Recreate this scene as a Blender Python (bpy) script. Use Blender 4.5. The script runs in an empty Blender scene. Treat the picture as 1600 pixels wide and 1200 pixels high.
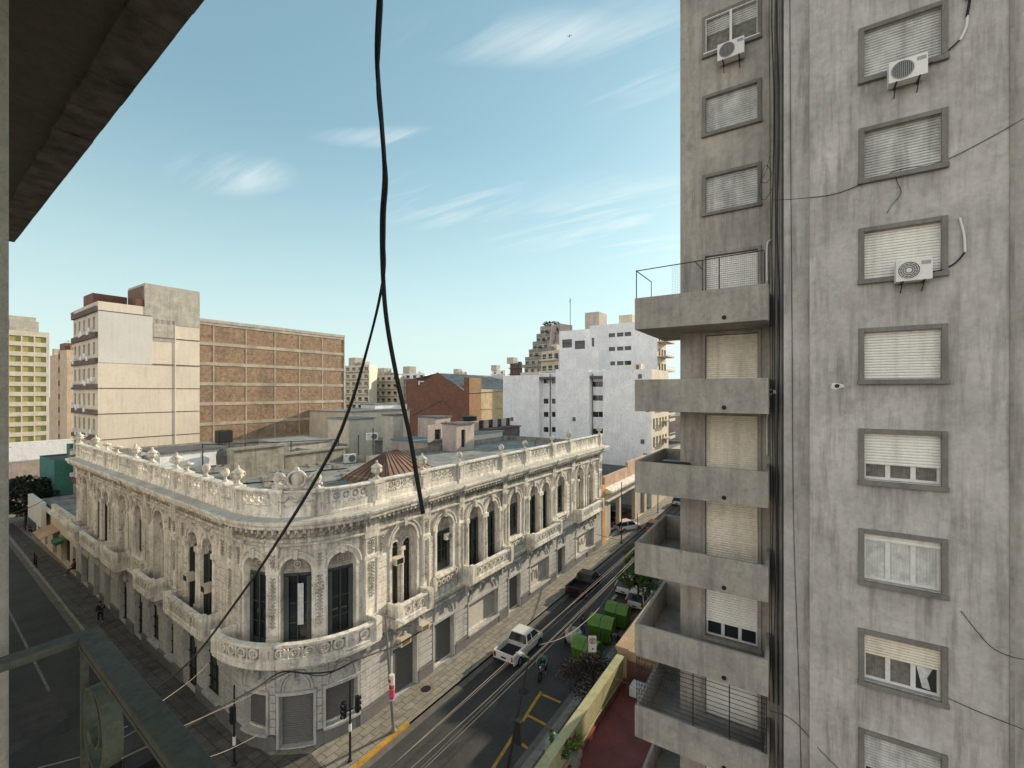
import bpy, bmesh, math, random
from math import sin, cos, pi, radians, sqrt, hypot
from mathutils import Vector, Matrix
random.seed(7)
S = bpy.context.scene
K = 1.1                        # metres per layout unit
H = 18.0                       # eye height in layout units (u along the right-hand street, v along the left-hand street)
# ---------------------------------------------------------------- camera, sky, sun, exposure
cam = bpy.data.objects.new('camera', bpy.data.cameras.new('camera'))
S.collection.objects.link(cam); S.camera = cam
CT, ST = .8328, .5535
cam.location = (0, 0, H*K)
cam.rotation_euler = (pi/2, 0, -math.atan2(CT, ST))
cam.data.sensor_width = 36; cam.data.lens = 695/1600*36
cam.data.shift_y = 12/1600
cam.data.clip_start = .05; cam.data.clip_end = 3000
SUN_EL, SUN_AZ = radians(17), radians(-15)      # azimuth measured from +u towards +v
sd = Vector((cos(SUN_AZ)*cos(SUN_EL), sin(SUN_AZ)*cos(SUN_EL), sin(SUN_EL)))
sun = bpy.data.objects.new('sun', bpy.data.lights.new('sun', 'SUN')); S.collection.objects.link(sun)
sun.data.energy = 5.0; sun.data.angle = radians(.5); sun.data.color = (1, .86, .66)
sun.rotation_euler = (-sd).to_track_quat('-Z', 'Y').to_euler()
w = bpy.data.worlds.new('World'); S.world = w; w.use_nodes = True
nt = w.node_tree; N = nt.nodes; L = nt.links; bg = N['Background']
sky = N.new('ShaderNodeTexSky'); sky.sky_type = 'NISHITA'; sky.sun_disc = False
sky.sun_elevation = SUN_EL; sky.sun_rotation = radians(90) - SUN_AZ
sky.air_density = 1.0; sky.dust_density = .6; sky.ozone_density = 2.0
tc = N.new('ShaderNodeTexCoord')
sep = N.new('ShaderNodeSeparateXYZ'); L.new(tc.outputs['Generated'], sep.inputs[0])
def mth(op, a, b=None, c=None, T=None):
    T = T or nt
    n = T.nodes.new('ShaderNodeMath'); n.operation = op
    for i, x in enumerate((a, b, c)):
        if x is None: continue
        if isinstance(x, (int, float)): n.inputs[i].default_value = x
        else: T.links.new(x, n.inputs[i])
    return n.outputs[0]
# thin high cloud: noise stretched on a flat layer overhead
zc = mth('ADD', mth('MAXIMUM', sep.outputs[2], 0.0), .06)
cxn = mth('DIVIDE', sep.outputs[0], zc); cyn = mth('DIVIDE', sep.outputs[1], zc)
cmb = N.new('ShaderNodeCombineXYZ'); L.new(cxn, cmb.inputs[0]); L.new(cyn, cmb.inputs[1])
mp = N.new('ShaderNodeMapping'); mp.inputs['Rotation'].default_value = (0, 0, radians(52)); mp.inputs['Scale'].default_value = (1.5, .26, 1)
L.new(cmb.outputs[0], mp.inputs[0])
n1 = N.new('ShaderNodeTexNoise'); n1.inputs['Scale'].default_value = 2.3; n1.inputs['Detail'].default_value = 9; n1.inputs['Roughness'].default_value = .62; n1.inputs['Distortion'].default_value = 1.3
L.new(mp.outputs[0], n1.inputs['Vector'])
n2 = N.new('ShaderNodeTexNoise'); n2.inputs['Scale'].default_value = .55; n2.inputs['Detail'].default_value = 2
L.new(cmb.outputs[0], n2.inputs['Vector'])
def mr(x, a, b, c=0, d=1, T=None):
    T = T or nt
    n = T.nodes.new('ShaderNodeMapRange'); n.clamp = True
    T.links.new(x, n.inputs[0])
    for i, q in enumerate((a, b, c, d)): n.inputs[i+1].default_value = q
    return n.outputs[0]
def skyblob(px, py, wx, wy):                    # a soft patch of the sky in which cirrus shows
    k = (px-800)/695; e = (612-py)/695
    d = Vector((CT+ST*k, ST-CT*k, e)).normalized()
    rt = Vector((ST, -CT, 0)); up = d.cross(rt)*-1
    def dot(vec):
        n = N.new('ShaderNodeVectorMath'); n.operation = 'DOT_PRODUCT'; L.new(tc.outputs['Generated'], n.inputs[0]); n.inputs[1].default_value = vec
        return n.outputs['Value']
    r0, u0 = d.dot(rt), d.dot(up)
    a = mth('DIVIDE', mth('SUBTRACT', dot(rt), r0), wx); b = mth('DIVIDE', mth('SUBTRACT', dot(up), u0), wy)
    q = mth('ADD', mth('MULTIPLY', a, a), mth('MULTIPLY', b, b))
    return mr(q, 0, 1, 1, 0)
acc = None
for b in ((900, 60, .40, .05), (985, 345, .30, .10), (700, 312, .22, .07), (370, 272, .10, .035), (620, 215, .16, .022), (1000, 110, .16, .12), (960, 375, .3, .05)):
    s_ = skyblob(*b); acc = s_ if acc is None else mth('MAXIMUM', acc, s_)
acc = mth('POWER', acc, 1.5)
den = mth('MULTIPLY', mr(n1.outputs[0], .46, .86), mth('ADD', mth('MULTIPLY', acc, .92), mth('MULTIPLY', mr(n2.outputs[0], .5, .8), .12)))
mixs = N.new('ShaderNodeMixRGB'); mixs.inputs[2].default_value = (5.3, 5.6, 5.5, 1)
tint = N.new('ShaderNodeMixRGB'); tint.blend_type = 'MULTIPLY'; tint.inputs[0].default_value = 1; tint.inputs[2].default_value = (1.46, 1.84, 1.66, 1)
gam = N.new('ShaderNodeGamma'); gam.inputs[1].default_value = .60; L.new(sky.outputs[0], gam.inputs[0]); L.new(gam.outputs[0], tint.inputs[1]); hz = N.new('ShaderNodeMixRGB'); hz.inputs[2].default_value = (3.9, 4.75, 4.65, 1)     # pale air low over the city
L.new(mth('POWER', mr(sep.outputs[2], .50, 0), 1.5), hz.inputs[0]); L.new(tint.outputs[0], hz.inputs[1]); L.new(hz.outputs[0], mixs.inputs[1]); L.new(den, mixs.inputs[0])
# unseen bright clouds added opposite the low sun to fill the shaded faces
dv = N.new('ShaderNodeVectorMath'); dv.operation = 'DOT_PRODUCT'; L.new(tc.outputs['Generated'], dv.inputs[0]); dv.inputs[1].default_value = (-.93, -.36, .05)
nb = N.new('ShaderNodeTexNoise'); nb.inputs['Scale'].default_value = 3.2; nb.inputs['Detail'].default_value = 7; L.new(tc.outputs['Generated'], nb.inputs['Vector'])
fill_clouds = mth('MULTIPLY', mr(dv.outputs['Value'], .02, .38), mr(nb.outputs[0], .30, .52))
fill_clouds = mth('MULTIPLY', fill_clouds, mr(sep.outputs[2], .85, .35))
mixb = N.new('ShaderNodeMixRGB'); mixb.inputs[2].default_value = (9.2, 8.6, 8.1, 1)
L.new(mixs.outputs[0], mixb.inputs[1]); L.new(fill_clouds, mixb.inputs[0])
L.new(mixb.outputs[0], bg.inputs[0]); bg.inputs[1].default_value = .15
S.view_settings.view_transform = 'Standard'; S.view_settings.look = 'None'; S.view_settings.gamma = 1
S.view_settings.exposure = .4
# ---------------------------------------------------------------- helpers
C = S.collection
ROOT = {}
def P(px, py, d):                               # point seen at a pixel of the 1600 x 1200 photo, d units ahead
    r = (px-800)/695*d
    return Vector((CT*d+ST*r, ST*d-CT*r, H-(py-612)/695*d))
def G(px, py, z=0):
    return P(px, py, 695*(H-z)/(py-612))
class Mesh:
    def __init__(s, W=None): s.v = []; s.f = []; s.W = W; s.cuts = []
    def mark(s): s.cuts.append((len(s.v), len(s.f)))
    def split(s, name, mat, parent=None, **k):   # one object per marked piece
        cs = [c for c in s.cuts]+[(len(s.v), len(s.f))]
        if cs[0] != (0, 0): cs = [(0, 0)]+cs
        for (a, b), (c, d) in zip(cs, cs[1:]):
            if d == b: continue
            q = Mesh(); q.v = s.v[a:c]; q.f = [[i-a for i in f] for f in s.f[b:d]]; q.build(name, mat, parent, **k)
    def p(s, a, b, c):
        s.v.append(s.W(a, b, c) if s.W else Vector((a, b, c))); return len(s.v)-1
    def quad(s, *pts): s.f.append([s.p(*q) for q in pts])
    def box(s, a0, a1, b0, b1, c0, c1, n=1):
        ids = []
        for i in range(n+1):
            a = a0+(a1-a0)*i/n
            ids.append([s.p(a, b0, c0), s.p(a, b1, c0), s.p(a, b1, c1), s.p(a, b0, c1)])
        s.f.append(ids[0][::-1]); s.f.append(ids[-1])
        for i in range(n):
            A, B = ids[i], ids[i+1]
            for k in range(4): s.f.append([A[k], A[(k+1) % 4], B[(k+1) % 4], B[k]])
    def sweep(s, prof, a0, a1, n=1, loop=True):  # prof: (b, c) points extruded along a
        rings = []
        for i in range(n+1):
            a = a0+(a1-a0)*i/n
            rings.append([s.p(a, b, c) for b, c in prof])
        m = len(prof)
        for i in range(n):
            for k in range(m if loop else m-1):
                s.f.append([rings[i][k], rings[i][(k+1) % m], rings[i+1][(k+1) % m], rings[i+1][k]])
        if loop: s.f.append(rings[0][::-1]); s.f.append(rings[-1])
    def prism(s, poly, b0, b1):                  # poly of (a, c) extruded along b
        A = [s.p(a, b0, c) for a, c in poly]; B = [s.p(a, b1, c) for a, c in poly]
        s.f.append(A[::-1]); s.f.append(B)
        for i in range(len(poly)):
            j = (i+1) % len(poly); s.f.append([A[i], A[j], B[j], B[i]])
    def slab(s, poly, z0, z1):                   # plan polygon between two heights
        A = [s.p(a, b, z0) for a, b in poly]; B = [s.p(a, b, z1) for a, b in poly]
        s.f.append(A[::-1]); s.f.append(B)
        for i in range(len(poly)):
            j = (i+1) % len(poly); s.f.append([A[i], A[j], B[j], B[i]])
    def lathe(s, x, y, prof, n=10):
        rings = [[s.p(x+r*cos(2*pi*k/n), y+r*sin(2*pi*k/n), z) for k in range(n)] for r, z in prof]
        for i in range(len(prof)-1):
            for k in range(n): s.f.append([rings[i][k], rings[i][(k+1) % n], rings[i+1][(k+1) % n], rings[i+1][k]])
        s.f.append(rings[0][::-1]); s.f.append(rings[-1])
    def tube(s, pts, r, n=6, cap=True):
        pts = [s.W(*q) if s.W else Vector(q) for q in pts]
        rs = r if isinstance(r, (list, tuple)) else [r]*len(pts)
        rings = []; prev = None
        for i, p in enumerate(pts):
            t = (pts[min(i+1, len(pts)-1)]-pts[max(i-1, 0)])
            if t.length < 1e-9: t = Vector((0, 0, 1))
            t.normalize()
            if prev is None:
                a = t.cross(Vector((0, 0, 1)))
                if a.length < .05: a = t.cross(Vector((1, 0, 0)))
            else: a = prev-t*prev.dot(t)
            a.normalize(); prev = a; b = t.cross(a)
            ring = []
            for k in range(n):
                s.v.append(p+(a*cos(2*pi*k/n)+b*sin(2*pi*k/n))*rs[i]); ring.append(len(s.v)-1)
            rings.append(ring)
        for i in range(len(rings)-1):
            for k in range(n): s.f.append([rings[i][k], rings[i][(k+1) % n], rings[i+1][(k+1) % n], rings[i+1][k]])
        if cap: s.f.append(rings[0][::-1]); s.f.append(rings[-1])
    def band(s, ac, cc, r0, r1, b0, b1, n=14, x0=0, x1=pi):   # arched band in the a-c plane
        q = []
        for i in range(n+1):
            t = x0+(x1-x0)*i/n
            ca, sa = cos(t), sin(t)
            q.append([s.p(ac+r0*ca, b0, cc+r0*sa), s.p(ac+r1*ca, b0, cc+r1*sa), s.p(ac+r1*ca, b1, cc+r1*sa), s.p(ac+r0*ca, b1, cc+r0*sa)])
        full = abs(x1-x0-2*pi) < 1e-6
        for i in range(n):
            for k in range(4): s.f.append([q[i][k], q[i][(k+1) % 4], q[i+1][(k+1) % 4], q[i+1][k]])
        if not full: s.f.append(q[0][::-1]); s.f.append(q[-1])
    def halfdisc(s, ac, cc, r, b, n=14):
        s.f.append([s.p(ac+r*cos(pi*i/n), b, cc+r*sin(pi*i/n)) for i in range(n+1)])
    def blob(s, a, b, c, ra, rb, rc):
        ids = []
        for i in range(1, 4):
            th = pi*i/4
            ids.append([s.p(a+ra*sin(th)*cos(2*pi*k/6), b+rb*sin(th)*sin(2*pi*k/6), c+rc*cos(th)) for k in range(6)])
        t = s.p(a, b, c+rc); q = s.p(a, b, c-rc)
        for k in range(6):
            j = (k+1) % 6
            s.f.append([t, ids[0][k], ids[0][j]]); s.f.append([q, ids[2][j], ids[2][k]])
            for i in range(2): s.f.append([ids[i][k], ids[i+1][k], ids[i+1][j], ids[i][j]])
    def build(s, name, mat, parent=None, smooth=False, bevel=0, flip=True):
        me = bpy.data.meshes.new(name)
        o = Vector(ROOT.get(parent.name, (0, 0, 0))) if parent else Vector((0, 0, 0))
        me.from_pydata([tuple((q-o)*K) for q in s.v], [], s.f)
        if flip:
            bm = bmesh.new(); bm.from_mesh(me); bmesh.ops.recalc_face_normals(bm, faces=bm.faces); bm.to_mesh(me); bm.free()
        if smooth:
            for q in me.polygons: q.use_smooth = True
        me.materials.append(mat); me.update()
        ob = bpy.data.objects.new(name, me); C.objects.link(ob)
        if parent: ob.parent = parent; ROOT[ob.name] = o
        if bevel:
            m = ob.modifiers.new('bevel', 'BEVEL'); m.width = bevel*K; m.segments = 2; m.limit_method = 'ANGLE'
        return ob
def tag(o, label=None, cat=None, group=None, kind=None):
    if label: o['label'] = label
    if cat: o['category'] = cat
    if group: o['group'] = group
    if kind: o['kind'] = kind
    return o
def thing(name, label, cat, loc=(0, 0, 0), group=None, rz=0):
    o = bpy.data.objects.new(name, None); C.objects.link(o); o.empty_display_size = .3
    o.location = Vector(loc)*K; o.rotation_euler = (0, 0, rz)
    ROOT[o.name] = Vector((0, 0, 0)) if rz == 'local' else Vector(loc)
    return tag(o, label, cat, group)
def lthing(name, label, cat, loc, rz=0, group=None, sc=1):   # parts given in the thing's own coordinates
    o = bpy.data.objects.new(name, None); C.objects.link(o); o.empty_display_size = .3
    o.location = Vector(loc)*K; o.rotation_euler = (0, 0, rz); o.scale = (sc,)*3
    ROOT[o.name] = Vector((0, 0, 0))
    return tag(o, label, cat, group)
def copy_tree(o, parent=None):
    c = o.copy(); C.objects.link(c)
    if parent: c.parent = parent
    ROOT[c.name] = ROOT.get(o.name, Vector((0, 0, 0)))
    for ch in list(o.children): copy_tree(ch, c)
    return c
# ---------------------------------------------------------------- materials
def mat(name, col, rough=.85, var=.18, scale=.6, fine=.10, streak=0, scol=(.05, .045, .04), bump=.15, bscale=14, metal=0, patch=0, pcol=None, spec=.3, grime=0):
    m = bpy.data.materials.new(name); m.use_nodes = True
    T = m.node_tree; n = T.nodes; l = T.links; b = n['Principled BSDF']
    b.inputs['Roughness'].default_value = rough; b.inputs['Metallic'].default_value = metal
    b.inputs['Specular IOR Level'].default_value = spec
    g = n.new('ShaderNodeNewGeometry')
    def noise(sc, det=5, vec=None, rg=.6):
        q = n.new('ShaderNodeTexNoise'); q.inputs['Scale'].default_value = sc; q.inputs['Detail'].default_value = det; q.inputs['Roughness'].default_value = rg
        l.new(vec or g.outputs['Position'], q.inputs['Vector']); return q.outputs[0]
    f = mth('ADD', mr(noise(scale), .3, .7, 1-var, 1+var, T), mr(noise(scale*11, 4), .3, .7, -fine, fine, T), T=T)
    rgb = n.new('ShaderNodeRGB'); rgb.outputs[0].default_value = (*col, 1)
    v = n.new('ShaderNodeVectorMath'); v.operation = 'SCALE'; l.new(rgb.outputs[0], v.inputs[0]); l.new(f, v.inputs['Scale'])
    out = v.outputs[0]
    def mixc(fac, colr, src):
        x = n.new('ShaderNodeMixRGB'); l.new(fac, x.inputs[0]); l.new(src, x.inputs[1]); x.inputs[2].default_value = (*colr, 1); return x.outputs[0]
    if patch:
        out = mixc(mr(noise(scale*.8+.3, 7, rg=.7), .5, .62, 0, patch, T), pcol or tuple(c*.6 for c in col), out)
    if grime:
        out = mixc(mth('MULTIPLY', mr(noise(3.1, 8, rg=.75), .52, .68, 0, grime, T), mr(noise(.33, 3), .35, .6, .25, 1, T), T=T), scol, out)
    if streak:
        mpn = n.new('ShaderNodeMapping'); mpn.inputs['Scale'].default_value = (3.2, 3.2, .28); l.new(g.outputs['Position'], mpn.inputs[0])
        s1 = noise(1.0, 6, mpn.outputs[0], .7); s2 = noise(.45, 3)
        out = mixc(mth('MULTIPLY', mr(s1, .47, .72, 0, streak, T), mr(s2, .35, .6, .35, 1, T), T=T), scol, out)
    l.new(out, b.inputs['Base Color'])
    if bump:
        bn = n.new('ShaderNodeBump'); bn.inputs['Strength'].default_value = bump; bn.inputs['Distance'].default_value = .03
        l.new(noise(bscale, 6), bn.inputs['Height']); l.new(bn.outputs[0], b.inputs['Normal'])
    return m
def brickmat(name, c1, c2, mortar, bw=.26, bh=.075, floor=False, var=.25, bump=.4, off=.5, patch=0, ms=.012):
    m = mat(name, c1, var=var, bump=0); T = m.node_tree; n = T.nodes; l = T.links; b = n['Principled BSDF']
    g = n.new('ShaderNodeNewGeometry'); sp = n.new('ShaderNodeSeparateXYZ'); l.new(g.outputs['Position'], sp.inputs[0])
    cb = n.new('ShaderNodeCombineXYZ')
    if floor: l.new(sp.outputs[0], cb.inputs[0]); l.new(sp.outputs[1], cb.inputs[1])
    else:
        l.new(mth('ADD', sp.outputs[0], sp.outputs[1], T=T), cb.inputs[0]); l.new(sp.outputs[2], cb.inputs[1])
    br = n.new('ShaderNodeTexBrick'); l.new(cb.outputs[0], br.inputs['Vector'])
    br.inputs['Scale'].default_value = 1; br.inputs['Brick Width'].default_value = bw; br.inputs['Row Height'].default_value = bh
    br.inputs['Mortar Size'].default_value = ms; br.offset = off
    br.inputs['Color1'].default_value = (*c1, 1); br.inputs['Color2'].default_value = (*c2, 1); br.inputs['Mortar'].default_value = (*mortar, 1)
    no = n.new('ShaderNodeTexNoise'); no.inputs['Scale'].default_value = .5; no.inputs['Detail'].default_value = 8; no.inputs['Roughness'].default_value = .7; l.new(g.outputs['Position'], no.inputs['Vector'])
    n3 = n.new('ShaderNodeTexNoise'); n3.inputs['Scale'].default_value = 1.7; n3.inputs['Detail'].default_value = 9; n3.inputs['Roughness'].default_value = .8; l.new(g.outputs['Position'], n3.inputs['Vector'])
    v = n.new('ShaderNodeVectorMath'); v.operation = 'SCALE'; l.new(br.outputs[0], v.inputs[0]); l.new(mth('MULTIPLY', mr(no.outputs[0], .3, .7, 1-var*.6, 1+var*.6, T), mr(n3.outputs[0], .35, .65, 1-var, 1+var, T), T=T), v.inputs['Scale'])
    l.new(v.outputs[0], b.inputs['Base Color'])
    bn = n.new('ShaderNodeBump'); bn.inputs['Strength'].default_value = bump; bn.inputs['Distance'].default_value = .02; bn.invert = True
    l.new(br.outputs['Fac'], bn.inputs['Height']); l.new(bn.outputs[0], b.inputs['Normal'])
    return m
def glassmat(name, col=(.02, .025, .028), rough=.08, spec=.6):
    m = mat(name, col, rough=rough, bump=.02, bscale=2, spec=spec, var=.4); return m
M = dict(
 tile_shaded=brickmat('shaded_pavement_tiles', (.085, .078, .070), (.115, .105, .092), (.045, .042, .038), .6, .6, True, .35, .4, 0, ms=.02),
 ochrew=mat('pale_ochre_wall', (.56, .44, .27), var=.2, grime=.5, streak=.4, bump=.2), peach=mat('peach_wall', (.58, .44, .31), var=.15, streak=.4, bump=.1),
 louvre=mat('grey_green_louvre', (.085, .095, .088), rough=.6, var=.3, bump=0),
 peelw=mat('peeling_white_wall', (.84, .845, .85), var=.07, grime=.55, streak=.25, scol=(.22, .215, .21), bump=.1, patch=.15, pcol=(.42, .41, .40)),
 flash=mat('pale_flashing', (.54, .50, .44), rough=.95, spec=.1, var=.2, grime=.6, streak=.3, bump=.2), ductm=mat('duct_grey', (.17, .16, .15), rough=.6, var=.3, bump=.1, streak=.4),
 stucco=mat('aged_stucco', (.74, .685, .60), var=.18, grime=.75, streak=.85, scol=(.075, .065, .055), bump=.35, bscale=9, patch=.35, pcol=(.42, .37, .30)),
 stucco2=mat('carved_stucco', (.44, .40, .345), var=.35, scale=2.2, grime=.9, streak=.8, scol=(.10, .085, .07), bump=.45, bscale=16, patch=.3, pcol=(.36, .32, .26)),  # kept darker than the plain stucco to paint in recess contrast
 trim=mat('stucco_trim', (.80, .75, .66), var=.2, grime=.8, streak=.75, scol=(.085, .075, .062), bump=.3, patch=.3, pcol=(.40, .36, .29)),
 lower=mat('shaded_lower_stucco', (.50, .485, .46), var=.14, grime=.6, streak=.55, scol=(.10, .09, .08), bump=.3, patch=.25),  # ground-floor stucco greyed, the shade there put into its colour
 plinth=mat('grey_plinth', (.17, .165, .16), var=.18, streak=.3, bump=.3),
 urn=mat('urn_stone', (.58, .54, .46), var=.3, scale=2.5, grime=.8, bump=.4, patch=.5, pcol=(.34, .31, .25)),
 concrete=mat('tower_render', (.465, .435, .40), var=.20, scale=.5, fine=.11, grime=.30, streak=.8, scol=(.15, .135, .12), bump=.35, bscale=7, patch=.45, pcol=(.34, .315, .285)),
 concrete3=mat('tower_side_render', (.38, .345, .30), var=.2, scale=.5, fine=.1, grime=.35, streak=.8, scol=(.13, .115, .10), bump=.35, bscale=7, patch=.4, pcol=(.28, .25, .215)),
 concrete2=mat('balcony_concrete', (.335, .305, .265), grime=.45, var=.20, scale=.7, fine=.09, streak=.65, scol=(.10, .09, .08), bump=.35, bscale=8, patch=.4, pcol=(.19, .175, .155)),
 frame=mat('window_surround', (.20, .185, .165), var=.18, scale=1.2, streak=.5, bump=.3),
 fin=mat('side_wall_render', (.52, .47, .40), var=.12, scale=2, fine=.12, bump=.8, bscale=60),
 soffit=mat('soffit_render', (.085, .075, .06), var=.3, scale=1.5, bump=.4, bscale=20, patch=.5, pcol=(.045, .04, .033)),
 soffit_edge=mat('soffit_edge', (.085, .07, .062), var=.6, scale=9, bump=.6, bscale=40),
 shutter=mat('roller_shutter', (.82, .79, .73), var=.06, fine=.05, streak=.35, scol=(.28, .25, .21), bump=0, rough=.6),
 shutter2=mat('cream_shutter', (.80, .73, .60), var=.10, streak=.5, scol=(.30, .25, .19), bump=0, rough=.6),
 shutter3=mat('weathered_shutter', (.58, .57, .54), var=.25, scale=2, streak=.6, scol=(.12, .11, .10), bump=.1, rough=.7, patch=.5, pcol=(.6, .6, .6)),
 metalshut=mat('grey_metal_shutter', (.13, .125, .12), var=.12, bump=0, rough=.5),
 metalshut2=mat('light_metal_shutter', (.42, .39, .34), var=.15, bump=0, rough=.5),
 white=mat('white_enamel', (.72, .70, .65), rough=.4, var=.05, fine=.03, bump=0, streak=.15, scol=(.4, .36, .3)),
 wframe=mat('white_sash', (.68, .66, .62), rough=.5, var=.05, bump=0),
 dark=mat('black_metal', (.018, .018, .018), rough=.5, var=.2, bump=0),
 cable=mat('black_cable', (.012, .013, .013), rough=.6, var=.3, bump=.1),
 cablep=mat('pale_cable', (.22, .195, .16), rough=.6, var=.2, bump=0),
 grille=mat('fan_grille', (.09, .09, .088), rough=.6, var=.1, bump=0),
 rail=mat('green_rail_paint', (.105, .104, .084), rough=.85, spec=.15, var=.22, scale=5, fine=.2, bump=.25, bscale=40, patch=.25, pcol=(.09, .10, .065)),
 rail2=mat('olive_scroll_paint', (.105, .112, .075), rough=.65, var=.25, scale=8, fine=.2, bump=.3, bscale=50),
 glass=glassmat('window_glass'), glassb=glassmat('blue_glass', (.05, .07, .09)),
 darkdoor=mat('dark_green_timber', (.055, .062, .056), rough=.55, var=.25, bump=.1),
 curtain=mat('curtain_cloth', (.55, .55, .52), var=.25, scale=4, bump=.3, bscale=10),
 curtaind=mat('drawn_curtain', (.18, .165, .14), var=.35, scale=6, bump=.3),
 asphalt=mat('asphalt', (.060, .058, .055), rough=.8, var=.25, scale=.35, fine=.14, bump=.5, bscale=45, patch=.5, pcol=(.070, .067, .062)),
 asphalt2=mat('asphalt_patch', (.085, .078, .075), rough=.9, var=.25, scale=.9, fine=.2, bump=.5, bscale=40, patch=.4, pcol=(.05, .048, .047)),
 tile=brickmat('pavement_tiles', (.235, .215, .175), (.29, .265, .215), (.09, .08, .066), .8, .5, True, .3, .5, .5, ms=.02),
 tileg=brickmat('ribbed_tiles', (.12, .12, .12), (.15, .15, .15), (.04, .04, .04), .3, .12, True, .2, .5, 0, ms=.03),
 kerb=mat('kerb_stone', (.26, .24, .205), var=.2, scale=2, bump=.4),
 gutter=mat('gutter_concrete', (.14, .13, .115), var=.25, scale=1.5, bump=.3),
 yellow=mat('yellow_road_paint', (.50, .27, .035), var=.25, scale=3, bump=.3, patch=.5, pcol=(.20, .13, .04)),
 linep=mat('worn_line_paint', (.20, .19, .17), var=.3, scale=3, bump=.2),
 red=mat('red_terrace_paint', (.20, .055, .048), rough=.75, var=.25, scale=.9, fine=.12, bump=.25, patch=.5, pcol=(.19, .07, .06)),
 yellowall=mat('pale_yellow_paint', (.43, .40, .22), var=.18, scale=1.5, streak=.55, scol=(.12, .11, .06), bump=.4, patch=.35, pcol=(.30, .28, .16)),
 brickw=brickmat('rubble_brick', (.33, .215, .135), (.23, .145, .09), (.38, .30, .22), .30, .11, var=.38, bump=.8),
 brickd=brickmat('dark_red_brick', (.20, .085, .055), (.15, .065, .042), (.20, .12, .09), .26, .08, var=.25),
 brick_lit=brickmat('sunlit_brick', (.36, .19, .085), (.28, .14, .06), (.40, .30, .2), .26, .08, var=.25),  # sunlit copy of the warehouse brick, the sun in its orange colour
 beam=mat('concrete_beam', (.43, .37, .285), var=.3, grime=.5, streak=.4, scol=(.2, .16, .12), bump=.3),
 beige=mat('beige_panel', (.70, .61, .50), var=.07, scale=.25, fine=.05, streak=.32, scol=(.34, .27, .2), bump=.1),
 greyw=mat('pale_grey_panel', (.63, .60, .56), var=.05, scale=.4, fine=.04, streak=.12, bump=.1),
 rough=mat('rough_cement', (.46, .42, .36), var=.2, scale=1, fine=.2, streak=.5, scol=(.14, .12, .10), bump=.6, bscale=5),
 brown=mat('brown_band', (.13, .09, .075), var=.2, bump=0),
 rust=mat('rust_sheet', (.18, .10, .06), rough=.7, var=.35, scale=1.2, bump=.2, patch=.4, pcol=(.11, .05, .03)),
 whitew=mat('white_wall', (.82, .82, .82), grime=.25, var=.08, scale=.3, streak=.28, scol=(.30, .30, .31), bump=.1, patch=.10, pcol=(.38, .38, .39)),
 creamw=mat('cream_wall', (.60, .53, .42), var=.12, streak=.4, scol=(.25, .2, .15), bump=.1),
 olive=mat('olive_blind', (.33, .30, .12), var=.12, bump=0),
 roof=mat('silver_membrane', (.27, .265, .25), rough=.95, spec=.1, var=.3, scale=.5, bump=.2, patch=.8, pcol=(.15, .15, .145), grime=.5),
 roofd=mat('dark_roof', (.115, .105, .10), var=.3, scale=.8, bump=.3, patch=.4, pcol=(.18, .17, .16)),
 pink=mat('faded_pink_wall', (.46, .38, .34), var=.15, streak=.6, scol=(.15, .13, .12), bump=.2, patch=.3),
 oldwall=mat('mossy_old_wall', (.30, .28, .23), var=.3, scale=1.2, streak=.7, scol=(.07, .065, .05), bump=.4, patch=.5, pcol=(.14, .13, .11)),
 teal=mat('teal_edge', (.16, .24, .24), var=.2, bump=0), greenw=mat('green_wall', (.06, .20, .17), var=.2, bump=.1, streak=.4),
 orange=mat('ochre_pier', (.60, .33, .10), var=.2, streak=.4, bump=.2), salmon=mat('salmon_wall', (.52, .34, .24), var=.2, streak=.4, bump=.2),
 bin=mat('green_bin_plastic', (.075, .17, .018), rough=.42, var=.12, scale=3, bump=.05, patch=.25, pcol=(.06, .13, .02)),
 binlid=mat('light_green_lid', (.13, .25, .045), rough=.4, var=.12, scale=3, bump=.05),
 bingrey=mat('lid_strip', (.10, .13, .09), rough=.4, bump=0),
 carw=mat('white_car_paint', (.70, .69, .66), rough=.25, var=.03, fine=.02, bump=0, spec=.5), cark=mat('black_car_paint', (.02, .02, .022), rough=.25, bump=0, spec=.6),
 carg=mat('grey_car_paint', (.20, .21, .21), rough=.3, bump=0, metal=.3), carr=mat('dark_red_car_paint', (.16, .03, .03), rough=.3, bump=0), caro=mat('orange_car_paint', (.50, .14, .05), rough=.3, bump=0),
 tyre=mat('tyre_rubber', (.015, .015, .015), rough=.9, bump=0), rim=mat('wheel_rim', (.30, .30, .30), rough=.35, metal=.7, bump=0),
 tail=mat('red_lamp', (.35, .02, .02), rough=.2, bump=0), lamp=mat('clear_lamp', (.6, .6, .58), rough=.15, bump=0),
 leaf=mat('green_leaf', (.055, .095, .022), rough=.6, var=.5, scale=2.5, fine=.3, bump=0), leafy=mat('yellow_green_leaf', (.17, .20, .035), rough=.6, var=.4, scale=3, bump=0),
 leafd=mat('dark_leaf', (.022, .036, .018), rough=.6, var=.4, scale=1, bump=0), leafb=mat('dry_dark_leaf', (.035, .022, .020), rough=.8, var=.6, scale=4, bump=0),
 bark=mat('bark', (.07, .055, .04), var=.3, scale=5, bump=.5), skin=mat('skin', (.36, .21, .15), rough=.6, var=.05, bump=0),
 clothk=mat('black_cloth', (.02, .02, .024), bump=.1), clothg=mat('teal_cloth', (.07, .17, .15), bump=.1), clothb=mat('navy_cloth', (.03, .04, .07), bump=.1),
 clothr=mat('maroon_cloth', (.07, .03, .045), bump=.1), clothj=mat('denim', (.06, .08, .12), bump=.1), hair=mat('dark_hair', (.015, .012, .01), bump=0),
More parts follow.
